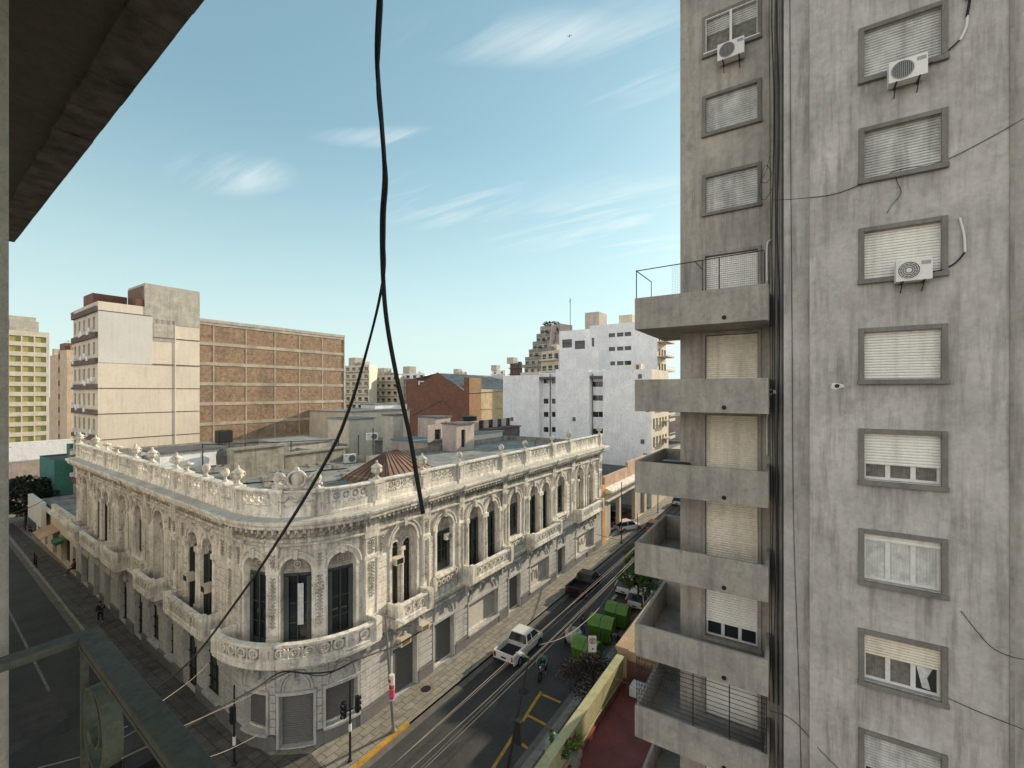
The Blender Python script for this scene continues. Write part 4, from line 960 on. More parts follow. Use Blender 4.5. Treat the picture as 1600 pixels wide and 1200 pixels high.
mb = Mesh(); mb.tube([(11.4, 8.09, 3.0), (22.8, 8.09, 3.0)], .03, 6); mb.build('pipe', M['yellowall'], lowb)
# neighbouring shop with cornice beyond the terrace
shop = thing('shop_building', 'low shop building with orange-beige cornice beyond the red terrace', 'building', (27, 6, 0))
mb = Mesh(); mb.slab([(23.4, -3), (36, -3), (36, 8.4), (23.4, 8.4)], .12, 3.6); mb.build('wall', M['salmon'], shop)
mb = Mesh(); mb.sweep([(8.0, 3.6), (8.45, 3.6), (8.75, 4.0), (8.75, 4.12), (8.0, 4.12)], 23.4, 36); mb.box(23.3, 23.9, 3.99, 8.0, 3.6, 4.12); mb.build('cornice', M['tan'], shop)
mb = Mesh(); mb.box(23.34, 23.39, 4, 8.1, 2.62, 3.6); mb.build('side_wall', M['brickd'], shop)
hv = lthing('rooftop_ac', 'white boxy air conditioner at the far end of the red terrace', 'air conditioner', (22.3, 7.0, 2.6), 0)
mb = Mesh(); mb.box(-.35, .35, -.5, .5, .05, .55); mb.build('casing', M['white'], hv, bevel=.03); mb = Mesh(); mb.band(0, .3, .12, .18, -.52, -.5, 14, 0, 2*pi); mb.band(0, .3, 0, .11, -.51, -.5, 14, 0, 2*pi); mb.build('fan', M['grille'], hv)
sk = lthing('skylight', 'glazed white-framed skylight at the end of the red terrace', 'skylight', (21.4, 5.4, 2.6), 0)
mb = Mesh(); mb.box(-1, 1.2, -1.0, 1.0, 0, .25); mb.build('base', M['brickd'], sk)
mb = Mesh(); mb.quad((-1, -1, .3), (1.2, -1, .3), (1.2, 1, .55), (-1, 1, .55)); mb.build('pane', M['glassb'], sk, flip=False)
mb = Mesh()
for q in (-1, -.45, .1, .65, 1.2): mb.box(q-.02, q+.02, -1, 1, .3, .33); mb.tube([(q, -1, .32), (q, 1, .57)], .02, 4)
mb.build('frame', M['white'], sk)
# clothes line and plants on the terrace
tag(Mesh.build((lambda m: (m.tube([tuple(G(957, 1058, 3.95)), tuple(G(985, 1070, 3.4)), tuple(G(1003, 1082, 3.2))], .012, 5), m)[1])(Mesh()), 'clothes_line', M['cablep'], None), 'pale line strung from the yellow parapet towards the lowest balcony', 'clothes line')
def leaves(mb, c, rad, n, size, seed=0, squash=1):
    r = random.Random(seed)
    for _ in range(n):
        d = Vector((r.gauss(0, 1), r.gauss(0, 1), r.gauss(0, 1))).normalized()*r.uniform(.25, 1)**.6
        p = Vector(c)+Vector((d.x*rad[0], d.y*rad[1], d.z*rad[2]))
        a = Vector((r.gauss(0, 1), r.gauss(0, 1), r.gauss(0, .6))).normalized(); b = a.orthogonal().normalized(); b = (Matrix.Rotation(r.uniform(0, 6.3), 3, a) @ b)
        s_ = size*r.uniform(.6, 1.4)
        mb.f.append([len(mb.v), len(mb.v)+1, len(mb.v)+2, len(mb.v)+3]); mb.v += [p-a*s_, p+b*s_*.4, p+a*s_, p-b*s_*.4]
def potplant(name, label, x, y, z, sp, hh, m, seed, potw=.28, poth=.6):
    o = thing(name, label, 'potted plant', (x, y, z))
    mb = Mesh(); mb.slab([(x-potw*.8, y-potw*.8), (x+potw*.8, y-potw*.8), (x+potw*.8, y+potw*.8), (x-potw*.8, y+potw*.8)], z, z+poth*.5); mb.slab([(x-potw, y-potw), (x+potw, y-potw), (x+potw, y+potw), (x-potw, y+potw)], z+poth*.5, z+poth); mb.build('pot', M['pot'], o, bevel=.02)
    mb = Mesh(); r = random.Random(seed); lv = Mesh()
    for i in range(16):
        a = r.uniform(0, 6.3); l_ = r.uniform(.5, 1)*hh; e = (x+cos(a)*sp*r.uniform(.3, 1), y+sin(a)*sp*r.uniform(.3, 1), z+poth+l_)
        mb.tube([(x, y, z+poth-.05), ((x+e[0])/2, (y+e[1])/2, z+poth+l_*.6), e], .012, 4); leaves(lv, e, (sp*.25, sp*.25, sp*.25), 22, .085, seed*31+i)
    mb.build('stem', M['bark'], o); lv.build('foliage', M[m], o, flip=False)
g = G(896, 1184, 2.9); potplant('potted_plant', 'leafy yellow-green plant in a tall grey planter on the red terrace', g.x, g.y, 2.6, .42, .55, 'leafy', 3)
g = G(873, 1196, 2.9); potplant('potted_plant', 'taller spindly green plant against the yellow wall, left of the grey planter', g.x, g.y-.1, 2.6, .5, 1.0, 'leaf', 5, .2, .4)
# ---------------------------------------------------------------- our own balcony: soffit above, side wall, iron railing
own = thing('overhead_balcony', 'dark underside of the balcony slab above the camera with a crumbling edge', 'balcony slab', (0, 2, 19))
eu = lambda v, c: c+.04*v
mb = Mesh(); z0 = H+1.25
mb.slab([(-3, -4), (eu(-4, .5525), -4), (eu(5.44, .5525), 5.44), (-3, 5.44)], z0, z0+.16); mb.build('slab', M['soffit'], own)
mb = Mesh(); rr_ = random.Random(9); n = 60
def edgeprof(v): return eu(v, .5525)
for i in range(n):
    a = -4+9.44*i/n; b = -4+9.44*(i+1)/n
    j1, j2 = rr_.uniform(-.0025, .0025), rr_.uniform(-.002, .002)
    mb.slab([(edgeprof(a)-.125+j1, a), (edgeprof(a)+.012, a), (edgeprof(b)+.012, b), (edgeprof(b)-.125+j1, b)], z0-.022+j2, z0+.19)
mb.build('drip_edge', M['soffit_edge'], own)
mb = Mesh(); mb.slab([(-3, 1.86), (.258, 1.86), (.262, 2.1), (-3, 2.1)], 10, 26)
sw = mb.build('side_wall', M['fin'], None, bevel=.008); tag(sw, 'rough beige rendered wall edge along the left border of the photo', 'wall')
hr = .70                                            # rail top below the eye
ex = lambda v: .39+.04*(v-.907)
rt = H-hr; rl = thing('balcony_railing', 'dark green painted iron balcony railing with a scroll, bottom left', 'railing', (.4, 1.5, rt-.9))
mb = Mesh(); V1 = 1.775; wd = .052
mb.slab([(ex(-1)-wd, -1), (ex(-1), -1), (ex(V1), V1), (ex(V1-wd)-wd, V1-wd)], rt-.022, rt)
mb.slab([(-1.5, V1-wd), (ex(V1-wd)-wd, V1-wd), (ex(V1), V1), (-1.5, V1)], rt-.022, rt)
mb.build('handrail', M['rail'], rl, bevel=.003)
mb = Mesh()
mb.slab([(ex(-1)-wd, -1), (ex(-1)-wd+.008, -1), (ex(V1-wd)-wd+.008, V1-wd), (ex(V1-wd)-wd, V1-wd)], rt-.032, rt-.022)
for v in (V1-wd-.012, .9, .2): mb.mark(); mb.box(ex(v)-wd*.5-.024, ex(v)-wd*.5-.008, v-.006, v+.006, rt-1.0, rt-.02)
mb.slab([(ex(-1)-wd*.8, -1), (ex(-1)-wd*.3, -1), (ex(V1)-wd*.3, V1), (ex(V1)-wd*.8, V1)], rt-.75, rt-.735)
mb.split('post', M['rail'], rl)
def scroll(cv, cz, r0, name='scroll'):
    mb = Mesh(); n = 40; pts = []
    for i in range(n+1):
        a = radians(100)+i/n*radians(560); r = r0*(1-.70*max(0, (i/n-.55)/.45)) if i/n > .55 else r0
        pts.append((r*cos(a), r*sin(a)))
    hw = .021
    rings = []
    for i, (a, c) in enumerate(pts):
        r = hypot(a, c); th = .006/r
        v = cv+a; u = ex(v)-wd*.5
        rings.append([mb.p(u-hw, cv+a, cz+c), mb.p(u+hw, cv+a, cz+c), mb.p(u+hw, cv+a*(1-th), cz+c*(1-th)), mb.p(u-hw, cv+a*(1-th), cz+c*(1-th))])
    for i in range(n):
        for k in range(4): mb.f.append([rings[i][k], rings[i][(k+1) % 4], rings[i+1][(k+1) % 4], rings[i+1][k]])
    mb.f.append(rings[0]); mb.f.append(rings[-1])
    a, c = pts[-1]; mb.tube([(ex(cv)-wd*.5-.024, cv+a, cz+c), (ex(cv)-wd*.5+.024, cv+a, cz+c)], .018, 12)
    mb.build(name, M['rail2'], rl)
scroll(1.60, rt-.205, .108)
# ---------------------------------------------------------------- cables hanging in front
def PP(lst): return [tuple(P(*q)) for q in lst]
cable('hanging_cable', 'thick black cable hanging from above and cut off over the corner building', PP([(596, -40, 1.3), (592, 0, 1.3), (589, 90, 1.31), (596, 190, 1.32), (601, 270, 1.33), (597, 340, 1.34), (598, 420, 1.35), (604, 500, 1.36), (620, 590, 1.37), (640, 680, 1.38), (652, 750, 1.385), (661, 802, 1.39)]), .0068, n=8)
cable('hanging_cable', 'thinner black cable twisted round the thick one, then slanting down left to the street', PP([(592, -40, 1.29), (596, 0, 1.29), (593, 60, 1.29), (590, 140, 1.31), (598, 220, 1.31), (604, 280, 1.33), (601, 330, 1.33), (600, 380, 1.34), (598, 440, 1.35), (575, 540, 1.7), (545, 640, 2.3), (512, 715, 3.1), (450, 820, 4.6), (380, 925, 7), (300, 1030, 10), (244, 1076, 12)]), [.0045]*54+[.0045+.0006*i for i in range(1, 38)], n=7)
# ---------------------------------------------------------------- buildings around
def Fr(o, d):                                      # local frame: a along the wall, t out of it
    o = Vector(o); d = Vector(d).normalized(); n = Vector((d.y, -d.x))
    return lambda a, t, z: Vector((o.x+d.x*a+n.x*t, o.y+d.y*a+n.y*t, z))
def onv(px, v):                                    # u of the pixel column px on the plane v
    k = (px-800)/695; d = v/(ST-CT*k); return d*(CT+ST*k)
def onu(px, u):
    k = (px-800)/695; d = u/(CT+ST*k); return d*(ST-CT*k)
def zat(px, py, u, v): return H-(py-612)/695*(CT*u+ST*v)
def panes(par, W, holes, t=-.12, m='glass', frame=None):
    for a, b, c, d in holes:
        g = Mesh(W); g.quad((a, t, c), (b, t, c), (b, t, d), (a, t, d)); o = g.build('window', M[m], par, flip=False)
        if frame:
            f = Mesh(W); w_ = .06; f.box(a, a+w_, t, t+.06, c, d); f.box(b-w_, b, t, t+.06, c, d); f.box(a, b, t, t+.05, d-w_, d); f.box(a, b, t, t+.05, c, c+w_); f.box((a+b)/2-.02, (a+b)/2+.02, t, t+.05, c, d); f.build('frame', M[frame], o)
far_ac = []
def clutter(par, W, a0, a1, z, n, seed, t=.1):     # small window units on a far facade: one built, the rest copies
    r = random.Random(seed)
    for _ in range(n):
        a = r.uniform(a0, a1); q = z+r.uniform(-.4, .4)
        if not far_ac:
            g = Mesh(); g.box(-.35, 0, -.35, .35, 0, .5); g.box(-.36, -.35, -.1, .28, .08, .42); o = g.build('air_conditioner', M['white'], None); far_ac.append(o)
            tag(o, 'tiny box air conditioner on the narrow windowed side of the beige block', 'air conditioner', 'air conditioners on the side of the beige block')
        else: o = far_ac[0].copy(); C.objects.link(o)
        o.location = W(a, 0, q)*K
# big beige block with brick party wall
vb = 71.1; b1 = thing('beige_block', 'large beige windowless block with horizontal joints, left of the brick wall', 'building', (17, vb, 0))
u0, u1, u2 = onv(153, vb), onv(312, vb), onv(538.5, vb)
um = onv(238, vb); ux = onv(273, vb); zt = zat(153, 470, u0, vb)
W = Fr((0, vb), (1, 0)); mb = Mesh(W)
mb.quad((u0, 0, 0), (u1, 0, 0), (u1, 0, zt), (u0, 0, zt)); mb.build('wall', M['beige'], b1, flip=False)
zl = [zt-1.15-i*3.13 for i in range(9)]
mb = Mesh(W); mb.box(u0+.02, um, 0, .06, zt-7.4, zt-1.15); mb.build('pale_panel', M['greyw'], b1)
mb = Mesh(W)
for i, z in enumerate(zl):
    if i in (0,): mb.box(u0, um, 0, .10, z, z+.08)
    elif i == 2: mb.box(um, u1, 0, .08, z, z+.12)
    elif i > 2: mb.box(u0, u1, 0, .06, z, z+.08)
    elif i == 1: mb.box(um+.1, u1, 0, .08, z+.4, z+.5)
    mb.mark()
mb.split('joint', M['brown'], b1)
mb = Mesh(W); mb.box(um+.15, ux, 0, .05, zt-4.3, zt-1.4); mb.mark(); mb.box(ux, u1-.02, 0, .05, zt-26, zt-24.4); mb.split('stained_panel', M['rough'], b1)
mb = Mesh(W); mb.box(ux-.02, ux+.1, 0, .085, 0, zt-2); mb.build('corner_trim', M['beige'], b1)
mb = Mesh(); us = onv(226, vb); zs = zat(226, 442, us, vb)
mb.slab([(us, vb-.05), (u1, vb-.05), (u1, vb+6), (us, vb+6)], zt-2, zs); mb.build('stair_tower', M['rough'], b1)
mb = Mesh(); mb.slab([(us-.04, vb+.3), (us-.01, vb+.3), (us-.01, vb+6), (us-.04, vb+6)], zt, zs-.3); mb.build('red_side', M['rust'], b1)
mb = Mesh(); mb.mark(); mb.slab([(us-3.6, vb+6), (us-.1, vb+6), (us-.1, vb+10), (us-3.6, vb+10)], zt, zs-1.2); mb.mark(); mb.slab([(us-.9, vb+.4), (us+1.9, vb+.4), (us+1.9, vb+.02), (us-.9, vb+.02)], zt, zt+.9); mb.split('roof_house', M['brickd'], b1)
mb = Mesh(); mb.slab([(u0+.2, vb+.1), (u1, vb+.1), (u1, vb+14), (u0+.5, vb+14)], zt-.3, zt-.02); mb.build('roof', M['roofd'], b1)
# side face with windows
le = 12.0; W = Fr((u0+.03*le, vb+le), (-.03, -1)); holes = []
for i in range(8):
    z = zl[i]-2.2
    for j in range(5): a = .5+j*2.3; holes.append((a, a+.95, z+.1, z+1.6))
mb = Mesh(W); wall_rects(mb, 0, le, 0, zt, holes, 0, .3); mb.build('side_wall', M['creamw'], b1, flip=False)
panes(b1, W, holes, -.25); mb = Mesh(W)
for z in zl: mb.mark(); mb.box(0, le, 0, .25, z-.1, z+.55)
mb.split('brown_band', M['brown'], b1)
for i in range(7): clutter(b1, W, .3, le-1, zl[i]-2.6, 5, i)
b2 = thing('brick_block', 'long brick party wall with a grid of pale concrete beams, centre left', 'building', (u1, vb, 0))
z1, z2 = zat(313, 497, u1, vb), zat(538, 524, u2, vb)
W = Fr((0, vb), (1, 0)); mb = Mesh(W); mb.quad((u1, -.1, 0), (u2, -.1, 0), (u2, -.1, z2), (u1, -.1, z1)); mb.build('wall', M['brickw'], b2, flip=False)
mb = Mesh()
mb.quad((u1, vb+.1, z1), (u2, vb+.1, z2), (u2, vb+13, z2), (u1, vb+13, z1)); mb.quad((u2, vb+.1, 0), (u2, vb+13, 0), (u2, vb+13, z2), (u2, vb+.1, z2)); mb.build('roof', M['roofd'], b2, flip=False)
mb = Mesh(W); zz = [z1-.55-i*2.87 for i in range(9)]
for i, z in enumerate(zz[:8]): mb.mark(); mb.box(u1, u2-.02, -.1, -.02, z-.28, z+.18)
for px in (334, 385, 430, 468, 504): u = onv(px, vb); mb.mark(); mb.box(u-.09, u+.09, -.1, -.06, zz[7]-1.0, z1-.5)
mb.mark(); mb.box(u2-.15, u2, -.1, .02, 0, z2); mb.split('concrete_beam', M['beam'], b2)
mb = Mesh(W); mb.quad((u1, -.085, 0), (u2-.02, -.085, 0), (u2-.02, -.085, zz[7]-1.0), (u1, -.085, zz[7]-1.0)); mb.build('lower_wall', M['brickd'], b2, flip=False)
mb = Mesh(W); mb.sweep([(-.3, 0), (.1, 0), (.1, .25), (-.3, .25)], 0, 0); 
mb = Mesh(); mb.v = [Vector(q) for q in ((u1, vb+.02, z1), (u2, vb+.02, z2), (u2, vb-.06, z2), (u1, vb-.06, z1), (u1, vb+.02, z1-.45), (u2, vb+.02, z2-.45), (u2, vb-.06, z2-.45), (u1, vb-.06, z1-.45))]; mb.f = [[0, 1, 2, 3], [3, 2, 6, 7], [7, 6, 5, 4]]; mb.build('coping', M['rough'], b2)
# far left block with olive blinds
vo = 195.0; W = Fr((0, vo), (1, 0)); uo1 = onv(77, vo); uo0 = uo1-16
b3 = thing('olive_blind_block', 'white block with rows of olive green blinds at the left edge', 'building', (uo1, vo, 0)); zt3 = zat(77, 520, uo1, vo)
cw = (uo1-onv(15, vo))/3.1
holes = []; cls = []
for i in range(13):
    z = zt3-1.5-3.0*i
    for j in range(6): a = uo1-.8-cw*(j+1)+.3; holes.append((a+.15, a+cw-.15, z-1.75, z))
mb = Mesh(W); wall_rects(mb, uo0, uo1, 0, zt3, holes, 0, .35); mb.build('wall', M['creamw'], b3, flip=False); panes(b3, W, holes, -.3, 'olive')
mb = Mesh(); mb.slab([(uo0+.1, vo+.1), (uo1-.1, vo+.1), (uo1-.1, vo+14), (uo0+.1, vo+14)], zt3-.4, zt3-.05); mb.quad((uo1, vo, 0), (uo1, vo+14, 0), (uo1, vo+14, zt3), (uo1, vo, zt3)); mb.build('roof', M['roofd'], b3)
mb = Mesh(); mb.mark(); mb.slab([(uo1-11, vo+2), (uo1-2.5, vo+2), (uo1-2.5, vo+8), (uo1-11, vo+8)], zt3, zt3+4.5); mb.mark(); mb.slab([(uo1-8, vo+1.5), (uo1-2, vo+1.5), (uo1-2, vo+2), (uo1-8, vo+2)], zt3, zt3+3.2); mb.split('roof_house', M['rough'], b3)
def block(name, label, corners, z, wm, rows=0, cols_=(0, 0), fh=3.0, win=(1.2, 1.4), m='glass', roof='roofd', sides=(0, 1), frame=None, z0=0, cat='building', top=.8):
    """corners: two visible wall runs p0 > p1 > p2 in plan (p1 the near corner); windows punched in grid"""
    p0, p1, p2 = [Vector(p) for p in corners]; o = thing(name, label, cat, (p1.x, p1.y, 0))
    mb = Mesh(); p3 = p0+p2-p1; ce = (p0+p1+p2+p3)/4; ins = lambda q: tuple(q+(ce-q).normalized()*.12)
    mb.slab([ins(q) for q in (p0, p1, p2, p3)], z-.55, z-.22); mb.build('roof', M[roof], o)
    for k, (a, b) in enumerate(((p0, p1), (p1, p2))):
        W = Fr(a, b-a); ln = (b-a).length; holes = []; n = cols_[k]
        if rows and n:
            for i in range(rows):
                q = z-top-fh*i
                if q-win[1] < 1: continue
                for j in range(n): c = ln*(j+.5)/n; holes.append((c-win[0]/2, c+win[0]/2, q-win[1], q))
        mb = Mesh(W); wall_rects(mb, 0, ln, z0, z, holes, 0, .25); mb.build('wall', M[wm if isinstance(wm, str) else wm[k]], o, flip=False); panes(o, W, holes, -.2, m, frame)
    mb = Mesh(); mb.quad((*p0, z0), (*p3, z0), (*p3, z), (*p0, z)); mb.quad((*p3, z0), (*p2, z0), (*p2, z), (*p3, z)); mb.build('rear_wall', M[wm if isinstance(wm, str) else wm[0]], o, flip=False)
    rc_ = random.Random(int(z*37) % 999); ln0 = (p2-p1).length+.01; dx = (p2-p1).normalized(); dy = (p0-p1).normalized(); l0 = (p0-p1).length
    for k in range(3):                                # tanks, hatches and aerials on the roof
        q = p1+dx*rc_.uniform(.1, .8)*min(ln0, 12)+dy*rc_.uniform(.15, .85)*l0; t = Mesh()
        if k == 2: t.tube([(q.x, q.y, z-.3), (q.x, q.y, z+2.6)], .04, 4); t.tube([(q.x-.5, q.y, z+2.3), (q.x+.5, q.y, z+2.3)], .03, 4); t.build('aerial', M['dark'], o)
        elif k: t.lathe(q.x, q.y, [(.6, z-.3), (.65, z+1.0), (.4, z+1.2), (.05, z+1.25)], 10); t.build('roof_tank', M['oldwall'], o)
        else: a_ = rc_.uniform(.6, 1.4); t.box(q.x-a_, q.x+a_, q.y-.8, q.y+.8, z-.3, z+rc_.uniform(.7, 1.8)); t.build('roof_hatch', M[wm if isinstance(wm, str) else wm[0]], o)
    return o
def balc_rows(par, a, b, z, n, fh, out=1.0, m='creamw', top=2.6):
    W = Fr(a, Vector(b)-Vector(a)); ln = (Vector(b)-Vector(a)).length
    for i in range(n):
        q = z-top-fh*i; g = Mesh(W); g.box(.2, ln-.2, .0, out, q, q+.15); g.box(.2, ln-.2, out-.1, out, q+.15, q+.45); g.box(.2, ln-.2, out-.05, out, q+.85, q+.95)
        g.build('balcony', M[m], par)
# left edge: salmon block behind, low walls, green house
va = 165; ua, ub = onv(78, va), onv(101, va)
block('salmon_block', 'salmon coloured block squeezed between the olive-blind block and the beige block', [(ua, va), (ub, va), (ub+.3, va-12)], zat(90, 556, ua, va), 'peach', 0)
va = 150; ua, ub = onv(93, va), onv(125, va)
b = block('brown_block', 'brownish block with balconies just left of the beige block', [(ua, va), (ub, va), (ub+.3, va-5)], zat(100, 548, ua, va), 'peach', 8, (2, 1), 3.2, (2.2, 1.3)); mb = Mesh(); mb.slab([(ua+1, va+.2), (ub, va+.2), (ub, va+5), (ua+1, va+5)], zat(100, 548, ua, va), zat(100, 535, ua, va)); mb.build('roof_tank', M['rust'], b)
va = 118; ua, ub = onv(8, va), onv(120, va)
block('white_low_block', 'low white wall block with small slit windows under the olive-blind block', [(ua-20, va), (ub, va), (ub+.2, va-3)], zat(60, 692, ua, va), 'whitew', 1, (6, 0), 3, (3, .7), top=.9, roof='roof')
va = 100; ua, ub = onv(8, va), onv(100, va)
block('grey_low_wall_house', 'long low grey and white house below the white block at far left', [(ua-20, va), (ub, va), (ub+.2, va-3)], zat(60, 722, ua, va), 'pink', 1, (5, 0), 3, (1.2, 1.6), roof='roof')
va = 92; ua, ub = onv(62, va), onv(118, va)
b = block('green_house', 'small dark green house beyond the street, left', [(ua, va), (ub, va), (ub, va-8)], zat(80, 712, ua, va), ('greenw', 'creamw'), 2, (3, 1), 3.2, (1.2, 1.8), roof='roofd')
# low shop row next to the palace on the left street
q0, q1 = Vector((10.55+.033*59, 58.6)), Vector((10.55+.033*80, 79))
W = Fr(q1, q0-q1); ln = (q0-q1).length
sh = thing('shop_row', 'low cream shop row with blank sign board and tan awning on the left street', 'building', (12.5, 60, 0))
holes = [(1, 3, .2, 2.6), (5, 6.6, .2, 2.6), (9.5, 11.5, .2, 2.8), (13.5, 17.5, .2, 3.0), (18.6, 20, .2, 2.8)]
mb = Mesh(W); wall_rects(mb, 0, ln, .1, 4.8, holes, 0, .5); mb.build('wall', M['creamw'], sh, flip=False); panes(sh, W, holes, -.45, 'dark')
mb = Mesh(W); mb.box(0, ln, 0, .35, 4.6, 4.85); mb.box(9, ln, -.3, .05, 4.85, 5.5); mb.box(11, ln-2, .05, .1, 5.0, 5.35); mb.build('cornice', M['trim'], sh)
mb = Mesh(W); mb.slab([(0, -.3), (ln, -.3), (ln, -9), (0, -9)], 4.6, 4.75); mb.build('roof', M['roof'], sh)
mb = Mesh(W); mb.box(0.3, 8.3, .35, .75, 2.9, 5.6); mb.build('sign_board', M['greyw'], sh)
mb = Mesh(W); mb.prism([(0, 0)], 0, 0) if False else None
mb.sweep([(.02, 3.3), (1.5, 2.75), (1.5, 2.68), (.02, 3.22)], 9.0, 13.0); mb.build('awning', M['tan'], sh)
mb = Mesh(W); mb.sweep([(.02, 2.7), (.7, 2.5), (.7, 2.2), (.02, 2.4)], 13.2, 15); mb.build('green_awning', M['green2'], sh)
# central low roofs behind the palace parapet
def roofhut(name, label, x0, x1, y0, y1, z0, z1, wm, rm='roof', holes=(), cat='roof house'):
    o = thing(name, label, cat, (x0, y0, z0)); mb = Mesh(); W = Fr((x0, y0), (1, 0))
    hs = [(a, b, c, d) for a, b, c, d in holes]
    mb = Mesh(W); wall_rects(mb, 0, x1-x0, z0, z1, hs, 0, .25)
    mb.build('wall', M[wm], o, flip=False); panes(o, W, hs, -.2)
    W2 = Fr((x0, y1), (0, -1)); mb = Mesh(W2); mb.quad((0, 0, z0), (y1-y0, 0, z0), (y1-y0, 0, z1), (0, 0, z1)); mb.quad((0, -(x1-x0), z0), (y1-y0, -(x1-x0), z0), (y1-y0, -(x1-x0), z1), (0, -(x1-x0), z1)); mb.quad((0, 0, z0), (0, -(x1-x0), z0), (0, -(x1-x0), z1), (0, 0, z1)); mb.build('side_wall', M[wm], o, flip=False)
    mb = Mesh(); mb.slab([(x0-.15, y0-.2), (x1+.15, y0-.2), (x1+.15, y1+.1), (x0-.15, y1+.1)], z1, z1+.14); mb.build('roof', M[rm], o)
    return o
hp = thing('hipped_roof', 'small hipped roof of rusty brown sheet metal on top of the ornate building', 'roof', (21, 26, 11.6))
mb = Mesh(); A = P(533, 729, 30.0); B = P(611, 736, 27.6); Cc = P(680, 722, 34); zb = 12.1
A.z = B.z = Cc.z = zb; D = A+Cc-B; ap = (A+Cc)/2; ap.z = 13.75; r1 = ap+(Cc-B)*.12; r0_ = ap-(Cc-B)*.12
mb.v = [A, B, Cc, D, r0_, r1]; mb.f = [[0, 1, 4], [1, 2, 5, 4], [2, 3, 5], [3, 0, 4, 5]]; mb.build('roof_sheet', M['rust'], hp)
mb = Mesh()
for p, q, e0, e1 in ((A, B, r0_, r0_), (B, Cc, r0_, r1)):
    for i in range(9): t = i/8; a = p.lerp(q, t); b_ = e0.lerp(e1, t); mb.tube([tuple(a+Vector((0, 0, .03))), tuple(b_+Vector((0, 0, .03)))], .035, 4)
mb.build('seam', M['brown'], hp); mb = Mesh(); mb.slab([tuple(x.xy) for x in (A.lerp(ap, .1), B.lerp(ap, .1), Cc.lerp(ap, .1), D.lerp(ap, .1))], 11.6, 12.36); mb.build('wall', M['oldwall'], hp)
roofhut('old_wall_house', 'mossy stained wall on the roofs behind the corner urns, left of the cartouche', onv(366, 35), onv(444, 35), 35, 35.5, 9, 13.7, 'oldwall', 'oldwall')
roofhut('old_wall_house', 'lower mossy wall with rubble on top, left of the rusty hipped roof', onv(446, 36), onv(540, 36), 36, 36.5, 9, 12.75, 'oldwall', 'oldwall')
roofhut('white_wall_house', 'low white plastered wall on the roof behind the row of urns', onv(250, 43), onv(352, 43), 43, 47, 9, 13.0, 'whitew', 'roofd')
roofhut('roof_shed', 'small grey shed roof behind the lower mossy wall', onv(452, 44), onv(520, 44), 44, 50, 9, 12.6, 'rough', 'roof')
rb = random.Random(17)
for k, (px, py, lab) in enumerate(((228, 725, 'dark dome vent cap behind the urns, left one'), (350, 712, 'dark dome vent cap between the ball finials and the mossy wall'))):
    p = G(px, py+8, 12.0); mb = Mesh(); mb.lathe(p.x, p.y, [(.55, 11.6), (.6, 12.5), (.5, 12.85), (.25, 13.05), (.03, 13.1)], 12); tag(mb.build('vent_cap', M['roofd'], None, smooth=False), lab, 'vent', 'dome vents on the roof')
mb = Mesh()
for i in range(90):
    p = P(rb.uniform(250, 560), 735, rb.uniform(27, 42)); q = rb.uniform(.08, .4)
    if p.x < 13.5 or p.y < 22.5 or p.x > 25: continue
    mb.box(p.x-q, p.x+q, p.y-q*.6, p.y+q*.6, 11.62, 11.62+q*rb.uniform(.3, 1.2))
tag(mb.build('rubble', M['oldwall'], None), 'rubble and loose bricks lying on the flat roof behind the parapet', 'rubble', kind='stuff')
cable('roof_pipe', 'long pipe lying across the flat roof behind the corner cartouche', [(14.5, 30, 11.72), (17, 28, 11.75), (21, 27.5, 11.75), (25.5, 27, 11.72)], .06, 'pole', cat='pipe')
cable('roof_pipe', 'dark hose lying on the flat roof near the mossy wall', [(14, 33, 11.7), (17.5, 31, 11.7), (19, 33, 11.7), (23, 31.5, 11.7)], .05, 'dark', cat='pipe')
roofhut('roof_hut', 'narrow plastered roof hut behind the rusty hipped roof with a dark doorway', 40.2, 43.0, 38, 41, 9, 14.8, 'pink', 'roofd', [(1.6, 2.2, 12.5, 14.2)])
roofhut('roof_hut', 'pinkish roof hut with a brown door right of the hanging cable', 36.0, 39.0, 31, 33, 9, 14.5, 'pink', 'roofd', [(.8, 1.5, 12, 13.9)])
roofhut('roof_hut', 'tall grey roof hut with a stack left of the pinkish one', 38.0, 39.6, 43, 45, 9, 15.0, 'rough', 'roofd')
u_a, u_b = onv(668, 36), onv(788, 36)
roofhut('pink_range', 'long faded pink upper floor with small windows, arches and a teal roof edge', u_a, u_b, 36, 42, 9, zat(720, 683, (u_a+u_b)/2, 36), 'pink', 'teal', [(1.2, 2.2, 12.4, 13.6), (4.0, 5.0, 12.2, 13.9)]+[(9.5+i*2.1, 10.6+i*2.1, 12.9, 14.2) for i in range(4)])
roofhut('grey_lean_to', 'low grey parapet and dark pergola on the roof left of the ball finials', onv(720, 33.4), onv(785, 33.4), 33.4, 35.5, 9, 12.8, 'greyw', 'roof')
roofhut('dark_pergola', 'dark pergola structure on the roof beside the grey lean-to', onv(765, 34.5), onv(812, 34.5), 34.5, 37, 9, 13.0, 'roofd', 'brown')
roofhut('white_roofs', 'group of low white sheds behind the rusty hipped roof', onv(548, 60), onv(640, 60), 60, 72, 6, 14.7, 'creamw', 'roof')
roofhut('white_roofs', 'white sunlit shed wall between the slanting cable and the warehouse', onv(586, 66), onv(636, 66), 66, 70, 6, 15.6, 'whitew', 'roof')
roofhut('yellow_shed', 'small cream shed right of the brick party wall', onv(545, 51.4), onv(585, 51.4), 51.4, 56, 6, 14.2, 'creamw', 'roof')
roofhut('parapet_hut', 'grey flat roofs before the brick party wall', 26, 46, 52, 60, 6, 10.8, 'oldwall', 'roof')
